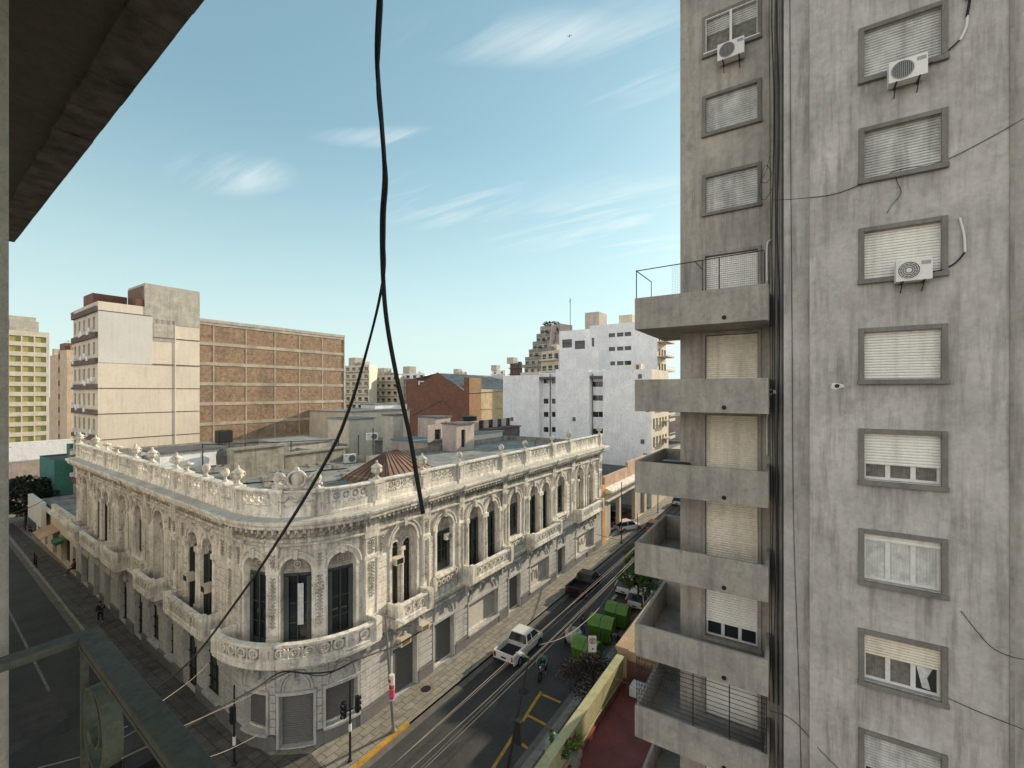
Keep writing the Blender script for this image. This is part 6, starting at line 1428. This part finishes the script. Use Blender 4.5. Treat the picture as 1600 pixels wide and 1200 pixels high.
sit = dict(pel=(0, 0, .62), chest=(.0, 0, .98), neck=(.05, 0, 1.18), head=(.08, 0, 1.32), shL=(0, .18, 1.12), shR=(0, -.18, 1.12), elL=(.12, .24, .86), elR=(.12, -.24, .86), haL=(.34, .16, .78), haR=(.34, -.14, .76), hipL=(.05, .09, .60), hipR=(.05, -.09, .60), knL=(.42, .12, .55), knR=(.44, -.1, .5), anL=(.62, .12, .09), anR=(.66, -.1, .09), toL=(.78, .14, .04), toR=(.82, -.12, .04))
p = G(106, 899, ZP); person('person in maroon leaning by the doorway of the low shop row', p.x+.5, p.y, ZP, radians(180), sit, 'clothr', 'clothr', 1.0)
p = G(911, 993, 0); person('person in dark blue standing beside the white sack cart near the bins', p.x, p.y, 0, radians(200), dict(elL=(.2, .22, 1.2), haL=(.42, .18, 1.15), elR=(.18, -.22, 1.18), haR=(.40, -.16, 1.1)), 'clothb', 'clothj', .85)
bend = dict(pel=(-.1, 0, .85), chest=(.22, 0, 1.08), neck=(.42, 0, 1.15), head=(.55, 0, 1.14), shL=(.30, .18, 1.12), shR=(.30, -.18, 1.12), elL=(.42, .2, .85), elR=(.44, -.2, .88), haL=(.6, .15, .66), haR=(.62, -.12, .7), hipL=(-.08, .09, .82), hipR=(-.08, -.09, .82), knL=(.06, .1, .45), knR=(-.02, -.1, .45), anL=(.0, .12, .08), anR=(-.16, -.12, .08), toL=(.16, .14, .04), toR=(.0, -.14, .04))
p = G(973, 1013, ZP); person('person in dark clothes bending over by the bins on the right pavement', p.x-.2, p.y+.3, ZP, radians(150), bend, 'clothb', 'clothk', .9)
# ---------------------------------------------------------------- motorcycle with rider
def motorbike(label, x, y, rz, sc=.92, z=0):
    o = lthing('motorcycle', label, 'motorcycle', (x, y, z), rz, None, sc)
    for wx in (-.62, .66):
        mb = Mesh(); n = 18; q = []
        for k in range(n):
            a = 2*pi*k/n; q.append([mb.p(wx+r*cos(a), y_, .31+r*sin(a)) for r, y_ in ((.22, -.05), (.31, -.05), (.31, .05), (.22, .05))])
        for k in range(n):
            for j in range(4): mb.f.append([q[k][j], q[k][(j+1) % 4], q[(k+1) % n][(j+1) % 4], q[(k+1) % n][j]])
        w_ = mb.build('wheel', M['tyre'], o); mb = Mesh()
        for k in range(8): a = 2*pi*k/8; mb.tube([(wx, 0, .31), (wx+.23*cos(a), 0, .31+.23*sin(a))], .01, 4)
        mb.build('spokes', M['rim'], w_)
    mb = Mesh(); mb.blob(.12, 0, .78, .30, .15, .13); mb.build('fuel_tank', M['carg'], o, smooth=True)
    mb = Mesh(); mb.box(-.62, -.1, -.12, .12, .74, .84); mb.build('saddle', M['dark'], o, bevel=.03)
    mb = Mesh(); mb.box(-.2, .25, -.13, .13, .28, .62); mb.build('engine', M['rim'], o, bevel=.03)
    mb = Mesh(); mb.tube([(.66, .08, .31), (.42, .08, .95)], .025, 5); mb.tube([(.66, -.08, .31), (.42, -.08, .95)], .025, 5); mb.tube([(.40, -.34, 1.03), (.42, 0, .96), (.40, .34, 1.03)], .018, 5); mb.tube([(-.62, .07, .31), (-.1, .1, .42), (.3, .05, .75)], .025, 5); mb.tube([(-.62, -.14, .3), (0, -.16, .28)], .04, 6); mb.build('frame', M['dark'], o)
    mb = Mesh(); mb.blob(.52, 0, .88, .09, .09, .09); mb.build('headlight', M['lamp'], o, smooth=True)
    return o
p = G(848, 1056, 0); rzm = radians(192)
motorbike('dark motorcycle ridden in the middle of the street', p.x, p.y, rzm)
ride = dict(pel=(-.25, 0, .92), chest=(-.12, 0, 1.24), neck=(-.02, 0, 1.44), head=(.03, 0, 1.58), shL=(-.06, .20, 1.37), shR=(-.06, -.20, 1.37), elL=(.14, .34, 1.18), elR=(.14, -.34, 1.18), haL=(.38, .32, 1.06), haR=(.38, -.32, 1.06), hipL=(-.2, .1, .88), hipR=(-.2, -.1, .88), knL=(.16, .22, .74), knR=(.16, -.22, .74), anL=(.02, .22, .34), anR=(.02, -.22, .34), toL=(.18, .24, .30), toR=(.18, -.24, .30))
person('rider in a teal jacket and dark helmet on the motorcycle', p.x, p.y, 0, rzm, ride, 'clothg', 'clothk', .92, 'dark')
p = G(30, 835, 0); motorbike('parked motorcycle by the dark tree at the far left', p.x+.8, p.y, radians(100))
# ---------------------------------------------------------------- waste containers, cart, litter
def bin3(label, x, y, rz, sc=1.0, grp='green waste containers standing in the road by the right kerb'):
    o = lthing('waste_container', label, 'waste container', (x, y, 0), rz, grp, sc)
    a, b_, h1, h2 = .84, .66, 1.22, 1.72                # half length (x), half depth (y)
    mb = Mesh(); mb.v = []; 
    A = [mb.p(*q) for q in ((-a*.88, -b_*.85, .12), (a*.88, -b_*.85, .12), (a*.88, b_*.85, .12), (-a*.88, b_*.85, .12))]; B = [mb.p(*q) for q in ((-a, -b_, h1), (a, -b_, h1), (a, b_, h1), (-a, b_, h1))]
    mb.f.append(A[::-1]); mb.f.append(B)
    for k in range(4): mb.f.append([A[k], A[(k+1) % 4], B[(k+1) % 4], B[k]])
    body = mb.build('body', M['bin'], o, bevel=.04)
    mb = Mesh()
    for x_ in (-.55, -.28, .28, .55): mb.box(x_-.035, x_+.035, -b_-.03, -b_*.85-.0, .3, 1.0); mb.box(x_-.035, x_+.035, b_*.85, b_+.03, .3, 1.0)
    mb.build('rib', M['bin'], body)
    mb = Mesh(); mb.box(-.05, .05, -b_-.035, b_+.035, .12, 1.16); mb.build('strap', M['bingrey'], body)
    for s_ in (-1, 1):                                   # two hinged lid halves meeting in a ridge
        mb = Mesh(); x0, x1 = (.045, a+.03) if s_ > 0 else (-a-.03, -.045)
        pr = [(-b_-.05, h1+.01), (-b_*.45, h2-.08), (0, h2), (b_*.45, h2-.08), (b_+.05, h1+.01)]
        pr2 = [(y_, z_-.05) for y_, z_ in pr[::-1]]
        mb.sweep(pr+pr2, x0, x1); l_ = mb.build('lid', M['binlid'], o, bevel=.02)
        g = Mesh()
        for q in (.25, .5, .75):
            xx = x0+(x1-x0)*q; g.tube([(xx, -b_*.9, h1+.13), (xx, -b_*.45, h2-.06), (xx, b_*.45, h2-.06), (xx, b_*.9, h1+.13)], .022, 5)
        g.build('lid_rib', M['binlid'], l_)
        mb = Mesh(); e = x1 if s_ > 0 else x0; mb.prism([(0, 0)]*3, 0, 0) if False else None
        I = [mb.p(e-s_*.03, y_, z_-.02) for y_, z_ in pr]; mb.f.append(I); mb.build('end_panel', M['bin'], o)
    mb = Mesh(); mb.sweep([(-b_-.04, h1+.03), (-b_*.45, h2-.05), (0, h2+.02), (b_*.45, h2-.05), (b_+.04, h1+.03)], -.05, .05, 1, loop=False); mb.build('centre_strip', M['bingrey'], o)
    for sx in (-.65, .65):
        for sy in (-.4, .4): mb = Mesh(); mb.tube([(sx, sy-.04, .08), (sx, sy+.04, .08)], .075, 10); mb.build('wheel', M['tyre'], o)
    return o
for k, (px, py) in enumerate(((914, 1040), (938, 1001), (963, 978))):
    p = G(px, py, .1); bin3(['nearest green waste container, partly behind the no-parking sign', 'middle one of the three green waste containers', 'farthest green waste container, behind the other two'][k], p.x+.35, p.y, radians(90+[-4, 5, 2][k]), [1.0, 1.02, 1.0][k])
p = G(896, 1000, .3); o = lthing('sack_cart', 'cart with a big dirty white sack of cardboard beside the bins', 'cart', (p.x, p.y, 0), .3)
mb = Mesh(); mb.lathe(0, 0, [(.45, .2), (.6, .5), (.62, .9), (.5, 1.02)], 12); mb.build('sack', M['sack'], o, smooth=True)
mb = Mesh()
for i in range(9): r = random.Random(i); a, b_ = r.uniform(-.35, .35), r.uniform(-.35, .35); mb.box(a-.16, a+.16, b_-.02, b_+.02, .9, 1.1+r.uniform(0, .2))
mb.build('cardboard', M['tan'], o)
mb = Mesh(); mb.tube([(0, -.55, .25), (0, -.62, .25)], .25, 12); mb.tube([(0, .55, .25), (0, .62, .25)], .25, 12); mb.build('wheel', M['tyre'], o)
r = random.Random(11); mb = Mesh()
for _ in range(46):
    px, py = r.uniform(945, 990), r.uniform(965, 1050); p = G(px, py, ZP+.01)
    if p.y > 11.2 or p.y < 8.8: p.y = r.uniform(8.9, 11.1)
    a = r.uniform(0, 3); s_ = r.uniform(.04, .14); mb.f.append([len(mb.v)+i for i in range(4)])
    mb.v += [Vector((p.x+s_*cos(a+i*pi/2), p.y+s_*sin(a+i*pi/2), ZP+.015+.05*r.random())) for i in range(4)]
tag(mb.build('litter', M['sack'], None, flip=False), 'scraps of pale litter scattered on the pavement round the bins', 'litter', kind='stuff')
mb = Mesh(); p = G(960, 935, 0)
mb.box(p.x-.5, p.x+.5, p.y-.12, p.y+.12, .01, .12); tag(mb.build('cardboard_sheet', M['sack'], None), 'flat pale cardboard lying in the road before the parked cars', 'cardboard')
# ---------------------------------------------------------------- poles, signs, traffic lights
def pole(name, label, cat, x, y, z, h, r=.06, m='pole', lean=(0, 0)):
    o = thing(name, label, cat, (x, y, z)); mb = Mesh(); mb.tube([(x, y, z), (x+lean[0]*.5, y+lean[1]*.5, z+h*.5), (x+lean[0], y+lean[1], z+h)], [r, r*.85, r*.65], 8); mb.lathe(x, y, [(r*1.8, z), (r*1.8, z+.08), (r*1.1, z+.12)], 10); mb.build('post', M[m], o); return o
def lamphead(o, a, b_, m='pole'):
    a, b_ = Vector(a), Vector(b_); mb = Mesh(); mb.tube([tuple(a), tuple(a.lerp(b_, .6))], .04, 6); mb.build('arm', M[m], o)
    d = (b_-a).normalized(); s_ = Vector((-d.y, d.x, 0)).normalized()*.11; c = a.lerp(b_, .55)
    mb = Mesh(); up = Vector((0, 0, .045)); q = [c-s_, c+s_, b_+s_*1.0, b_-s_*1.0]
    I = [mb.p(*(v-up)) for v in q]+[mb.p(*(v+up)) for v in q]; mb.f += [I[:4], I[4:]]+[[I[k], I[(k+1) % 4], I[4+(k+1) % 4], I[4+k]] for k in range(4)]; mb.build('lamp_head', M['greyw'], o, bevel=.02)
p = G(615, 1143, ZP); top = P(602, 962, 24.0)
o = pole('street_lamp', 'street lamp with pink and red posters on its post on the sunny pavement', 'street lamp', p.x, p.y, ZP, top.z-ZP, .085, 'pole', (top.x-p.x, top.y-p.y))
lamphead(o, top, P(634, 974, 23.2))
pm = p.lerp(Vector((top.x, top.y, top.z)), .20)
mb = Mesh(); mb.lathe(pm.x, pm.y, [(.14, 1.75), (.14, 3.05)], 10); mb.build('poster', M['white'], o); mb = Mesh(); mb.lathe(pm.x, pm.y, [(.145, 1.8), (.145, 2.3)], 10); mb.build('poster', M['pinkp'], o); mb = Mesh(); mb.box(pm.x-.155, pm.x+.02, pm.y-.16, pm.y+.05, 2.35, 2.55); mb.box(pm.x-.155, pm.x+.02, pm.y-.05, pm.y+.12, 2.7, 2.85); mb.build('poster', M['redp'], o)
p = G(547, 1189, ZP); o = pole('traffic_light', 'traffic light post with dark signal heads at the kerb before the curved corner', 'traffic light', p.x, p.y, ZP, 3.9, .06, 'dark')
mb = Mesh(); mb.lathe(p.x, p.y, [(.075, 1.6), (.075, 1.95)], 8); mb.build('band', M['white'], o)
def head(o, x, y, z, rz, n=3):
    c, s_ = cos(rz), sin(rz); Wl = lambda a, b_, zz: Vector((x+a*c-b_*s_, y+a*s_+b_*c, zz))
    mb = Mesh(Wl); mb.box(-.09, .09, -.11, .11, z, z+.26*n); h_ = mb.build('signal_head', M['dark'], o, bevel=.02)
    mb = Mesh(Wl)
    for i in range(n): mb.lathe if 0 else None; mb.tube([(.09, 0, z+.13+.26*i), (.18, 0, z+.14+.26*i)], .09, 10, cap=False); 
    mb.build('visor', M['dark'], h_, flip=False)
    for i in range(n): mb = Mesh(Wl); mb.tube([(.09, 0, z+.13+.26*i), (.10, 0, z+.13+.26*i)], .075, 10); mb.build('lens', M['glass' if i else 'tail'] if False else M['carg'], h_)
head(o, p.x-.28, p.y+.1, 2.35, radians(200)); head(o, p.x+.34, p.y-.1, 2.35, radians(-20), 3)
mb = Mesh(); mb.tube([(p.x-.28, p.y+.1, 2.6), (p.x+.34, p.y-.1, 2.6)], .03, 5); mb.build('bracket', M['dark'], o)
p = G(366, 1195, ZP); o = pole('traffic_light', 'traffic light post on the shaded side of the curved corner', 'traffic light', p.x, p.y, ZP, 3.8, .06, 'dark'); head(o, p.x+.05, p.y+.25, 2.0, radians(100)); mb = Mesh(); mb.lathe(p.x, p.y, [(.075, 1.1), (.075, 1.5)], 8); mb.build('band', M['white'], o)
tp = P(826, 1028, 19.8); o = pole('street_lamp', 'dark leaning street lamp post with a pale lamp head, lower centre', 'street lamp', P(806, 1200, 17.9).x, 10.7, ZP, tp.z-ZP, .075, 'dark', (tp.x-P(806, 1200, 17.9).x, tp.y-10.7)); lamphead(o, tp, P(809, 1019, 20.6))
bx = P(811, 1142, 18.3); mb = Mesh(); mb.box(bx.x-.14, bx.x+.14, bx.y-.14, bx.y+.14, bx.z-.5, bx.z+.45); mb.build('signal_box', M['dark'], o, bevel=.03)
# no-parking sign
g0 = G(933, 1072, ZP); sp_ = P(926, 1005, 24.6); o = thing('no_parking_sign', 'white plate with a red crossed-out parking symbol on a thin post', 'sign', (sp_.x, sp_.y, ZP))
mb = Mesh(); mb.tube([(sp_.x, sp_.y, ZP), (sp_.x, sp_.y, sp_.z+.45)], .03, 6); mb.build('post', M['dark'], o)
dr = Vector((ST, -CT)).lerp(Vector((.35, -.94)), .2).normalized(); W = Fr((sp_.x-dr.x*.22, sp_.y-dr.y*.22), dr); zc_ = sp_.z-.02
mb = Mesh(W); mb.box(-.02, .42, .04, .06, zc_-.45, zc_+.45); mb.build('plate', M['white'], o)
mb = Mesh(W); mb.band(.2, zc_+.18, .135, .17, .06, .068, 20, 0, 2*pi); mb.prism([(.09, zc_+.27), (.11, zc_+.29), (.31, zc_+.09), (.29, zc_+.07)], .06, .07); mb.prism([(.29, zc_+.29), (.31, zc_+.27), (.11, zc_+.07), (.09, zc_+.09)], .06, .0715); mb.build('prohibition_ring', M['redp'], o)
mb = Mesh(W); mb.box(.15, .175, .06, .066, zc_+.08, zc_+.28)
for q in (.08, .17, .26): mb.box(.175, .25, .06, .066, zc_+q, zc_+q+.022)
mb.box(.17, .26, .06, .066, zc_-.3, zc_-.22); mb.build('letter', M['dark'], o)
# grey street cabinet
p = G(842, 1196, ZP); o = thing('street_cabinet', 'grey metal street cabinet on the ribbed pavement, bottom centre', 'cabinet', (p.x, 9.75, ZP))
mb = Mesh(); mb.box(p.x-.5, p.x+.25, 9.55, 10.1, ZP, 1.9); mb.build('cabinet', M['box'], o, bevel=.03)
mb = Mesh(); mb.box(p.x-.515, p.x-.5, 9.6, 10.05, .3, 1.8); mb.build('door', M['box'], o); mb = Mesh(); mb.box(p.x-.52, p.x-.515, 9.95, 9.98, .9, 1.1)
for q in range(4): mb.box(p.x-.52, p.x-.515, 9.68, 9.86, 1.35+q*.07, 1.38+q*.07)
mb.build('handle', M['dark'], o)
mb = Mesh()
for q in range(9): v = 9.6; mb.tube([(p.x-2.4+q*.25, v-.9, ZP), (p.x-2.4+q*.25, v-.9, 1.15)], .02, 5)
mb.tube([(p.x-2.4, v-.9, 1.1), (p.x-.4, v-.9, 1.1)], .025, 5); tag(mb.build('iron_fence', M['dark'], None), 'low dark iron fence beside the grey cabinet', 'fence')
# sunny-street posts
for k, (px, py, h_) in enumerate(((971, 849, 7.2), (1028, 801, 5), (996, 835, 2.6))):
    p = G(px, py, ZP); pole('street_post', ['tall dark post before the garage doors of the salmon building', 'dark post farther up the sunny pavement', 'short pale post at the sunny kerb'][k], 'post', p.x, p.y, ZP, h_, .07, 'dark' if k < 2 else 'pole')
mb = Mesh()
for q in ((219, 948), (222, 950)): pass
for k, (px, py) in enumerate(((54, 882), (57, 886))):
    p = G(px, py, ZP); o = pole('bollard', ['farther of two dark bollards on the left pavement', 'nearer of two dark bollards on the left pavement'][k], 'bollard', p.x, p.y, ZP, 1.2, .07, 'dark')
# bird in the sky
o = lthing('bird', 'tiny dark bird high in the sky, top right of centre', 'bird', tuple(P(890, 57, 60)), .4)
mb = Mesh(); mb.blob(0, 0, 0, .22, .07, .07); mb.v += [Vector(q) for q in ((.05, 0, .03), (-.08, 0, .03), (-.05, .34, .12), (.05, .30, .13), (-.05, -.34, .12), (.05, -.30, .13), (-.2, 0, 0), (-.36, .06, 0), (-.36, -.06, 0))]
n = len(mb.v)-9; mb.f += [[n, n+1, n+2, n+3], [n, n+1, n+4, n+5], [n+6, n+7, n+8]]; mb.build('body', M['dark'], o, flip=False)
# ---------------------------------------------------------------- trees
def tree(label, x, y, z, h, rad, m, seed, n=26, lpc=46, ls=.16, trunk=.1, name='tree', bare=False):
    o = thing(name, label, 'tree', (x, y, z)); r = random.Random(seed); tr = Mesh(); cr = Mesh()
    tr.tube([(x, y, z), (x+.1, y-.05, z+h*.3), (x, y+.1, z+h*.6), (x+.1, y, z+h*.85)], [trunk, trunk*.8, trunk*.55, trunk*.2], 8)
    for i in range(n):
        a = r.uniform(0, 6.283); t = r.uniform(.0, 1); zz = z+h*(.38+.62*t); rr = rad*(sin(pi*min(1, .15+t*.8)))*r.uniform(.45, 1.05)
        e = (x+rr*cos(a), y+rr*sin(a), zz); s_ = (x+.05, y, z+h*(.3+.45*t)); mid = tuple((Vector(s_)+Vector(e))/2+Vector((0, 0, .12*h*r.random())))
        tr.tube([s_, mid, e], [trunk*.35, trunk*.2, trunk*.06], 5)
        if bare:
            for j in range(5): a2 = r.uniform(0, 6.3); tr.tube([mid, (mid[0]+.5*cos(a2)*rad*.6, mid[1]+.5*sin(a2)*rad*.6, mid[2]+r.uniform(0, .5))], [.015, .006], 4)
        leaves(cr, e, (rad*.26, rad*.26, rad*.22), lpc, ls, seed*100+i)
    tr.build('trunk', M['bark'], o); cr.build('crown', M[m], o, flip=False); return o
p = G(996, 952, ZP); tree('young green street tree with yellowish top beside the parked cars, right of the bins', p.x, p.y, ZP, 5.0, 2.0, 'leaf', 2, 40, 95, .14)
p = Vector((p.x+4.3, 10.4, 0)); tree('yellow-green treetop farther up beyond the dark green tree', p.x, p.y+.1, ZP, 5.0, 1.2, 'leafy', 12, 20, 60, .10)
p = G(905, 1085, 1.0); tree('bare dark shrubby tree with dry leaves behind the yellow wall', p.x+.2, 9.9, ZP, 3.0, 1.7, 'leafb', 4, 54, 60, .075, .06, bare=True)
p = G(20, 835, ZP); tree('dense dark green street tree at the far left', p.x+1.5, p.y+3, ZP, 6.2, 3.4, 'leafd', 6, 60, 110, .22, .16)
p = G(2, 845, ZP); tree('dark tree mostly hidden by the wall edge at far left', p.x-2, p.y+9, ZP, 6.8, 3.2, 'leafd', 8, 50, 90, .24, .16)
# ---------------------------------------------------------------- overhead street cables
r = random.Random(21)
names = ['uppermost', 'second', 'third', 'fourth', 'fifth', 'sixth', 'seventh', 'lowest']
for i in range(7):
    vv_ = 10.9-.11*i+r.uniform(-.05, .05); zz_ = 6.1+.10*(i % 3)-.06*i
    pts = [(u, vv_+.15*sin(u*.05+i), zz_+.45*((u-22)/30)**2+(.06*sin(u*.31+i*2))) for u in (9.5, 14, 19, 24, 29, 34, 40, 47, 55, 63)]
    cable('overhead_cable', f'pale overhead cable along the right side of the street, {names[i]} of the bundle', pts, [.009, .015, .007, .011, .007, .012, .008, .006][i], ['cablep', 'cablep', 'dark', 'cablep', 'pole', 'dark', 'cablep', 'pole'][i], group='overhead cables along the street')
cable('overhead_cable', 'pale cable branching off the street bundle in a low bow', [tuple(P(842, 1008, 22.5)), tuple(P(880, 996, 24)), tuple(P(910, 975, 27)), tuple(P(940, 945, 31)), tuple(P(975, 895, 38)), tuple(P(1000, 860, 45))], .02, 'cablep')
cable('overhead_cable', 'black cable sagging under the curved balcony and across to the lower left', [tuple(P(660, 985, 24.5)), tuple(P(620, 1008, 23.4)), tuple(P(560, 1030, 21)), tuple(P(522, 1048, 20.2)), tuple(P(480, 1052, 19.8)), tuple(P(440, 1050, 19.6)), tuple(P(400, 1075, 18.5)), tuple(P(340, 1108, 16.5)), tuple(P(280, 1142, 14)), tuple(P(180, 1190, 11))], .035)
cable('overhead_cable', 'thinner black cable running with the thick one below the curved balcony', [tuple(P(535, 1043, 20.3)), tuple(P(500, 1056, 20)), tuple(P(455, 1050, 19.7)), tuple(P(405, 1073, 18.6)), tuple(P(300, 1131, 15)), tuple(P(200, 1180, 12))], .02)
for k, (a, b_) in enumerate((((330, 1032, 20), (250, 1098, 12)), ((455, 1050, 20), (285, 1135, 12)), ((400, 1150, 16), (270, 1200, 10)), ((215, 1140, 9), (60, 1200, 7)))):
    cable('overhead_wire', ['pale thin wire by the arched street windows left of the corner', 'pale thin wire running beside the thick black cable', 'thin wire crossing above the shaded corner pavement', 'thin pale wire below the railing scroll'][k], [tuple(P(*a)), tuple((P(*a)+P(*b_))/2+Vector((0, 0, -.1))), tuple(P(*b_))], .010, 'cablep', cat='wire')
cable('overhead_wire', 'pale wire crossing the sunny street from the ornate building to the tower', [tuple(P(932, 835, 48)), tuple(P(960, 842, 44)), tuple(P(995, 847, 40)), tuple(P(1040, 850, 37))], .03, 'cablep', cat='wire')
cable('overhead_wire', 'dark wire from the shop row over the left street', [tuple(P(130, 770, 60)), tuple(P(85, 776, 50)), tuple(P(48, 792, 40)), tuple(P(10, 805, 30))], .03, cat='wire')
# air conditioners on the palace
for (s_, t_, z_, lab, w_) in ((sB(28.15), -.15, 6.75, 'small box air conditioner in the nearer of the twin arched windows left of the corner', .6), (sB(30.7), -.15, 6.75, 'small box air conditioner in the farther of the twin arched windows left of the corner', .6), (18.02-U0, -.3, 7.9, 'box air conditioner high in the double window just right of the corner', .62), (18.3-U0, -.1, 3.15, 'pale air conditioner above the street door right of the corner', .8), (19.75-U0, .05, 3.35, 'second air conditioner beside the street door right of the corner', .65)):
    o = thing('air_conditioner', lab, 'air conditioner', tuple(W1(s_, t_, z_))); mb = Mesh(W1); mb.box(s_-w_/2, s_+w_/2, t_, t_+.5, z_, z_+.42); mb.build('casing', M['creamw'], o, bevel=.015)
    mb = Mesh(W1); mb.box(s_-w_*.38, s_+w_*.38, t_+.5, t_+.508, z_+.06, z_+.36); mb.build('grille', M['rust' if z_ < 5 else 'dark'], o)
ac_unit(W1, sB(27.6), .15, 4.99, 'grey-white air conditioner on the balcony floor left of the corner', .85, .6, .35, brackets=False)
ac_unit(W1, 22.5-U0, -.35, 8.1, 'small air conditioner in the single arched window right of the corner', .5, .4, .25, brackets=False)
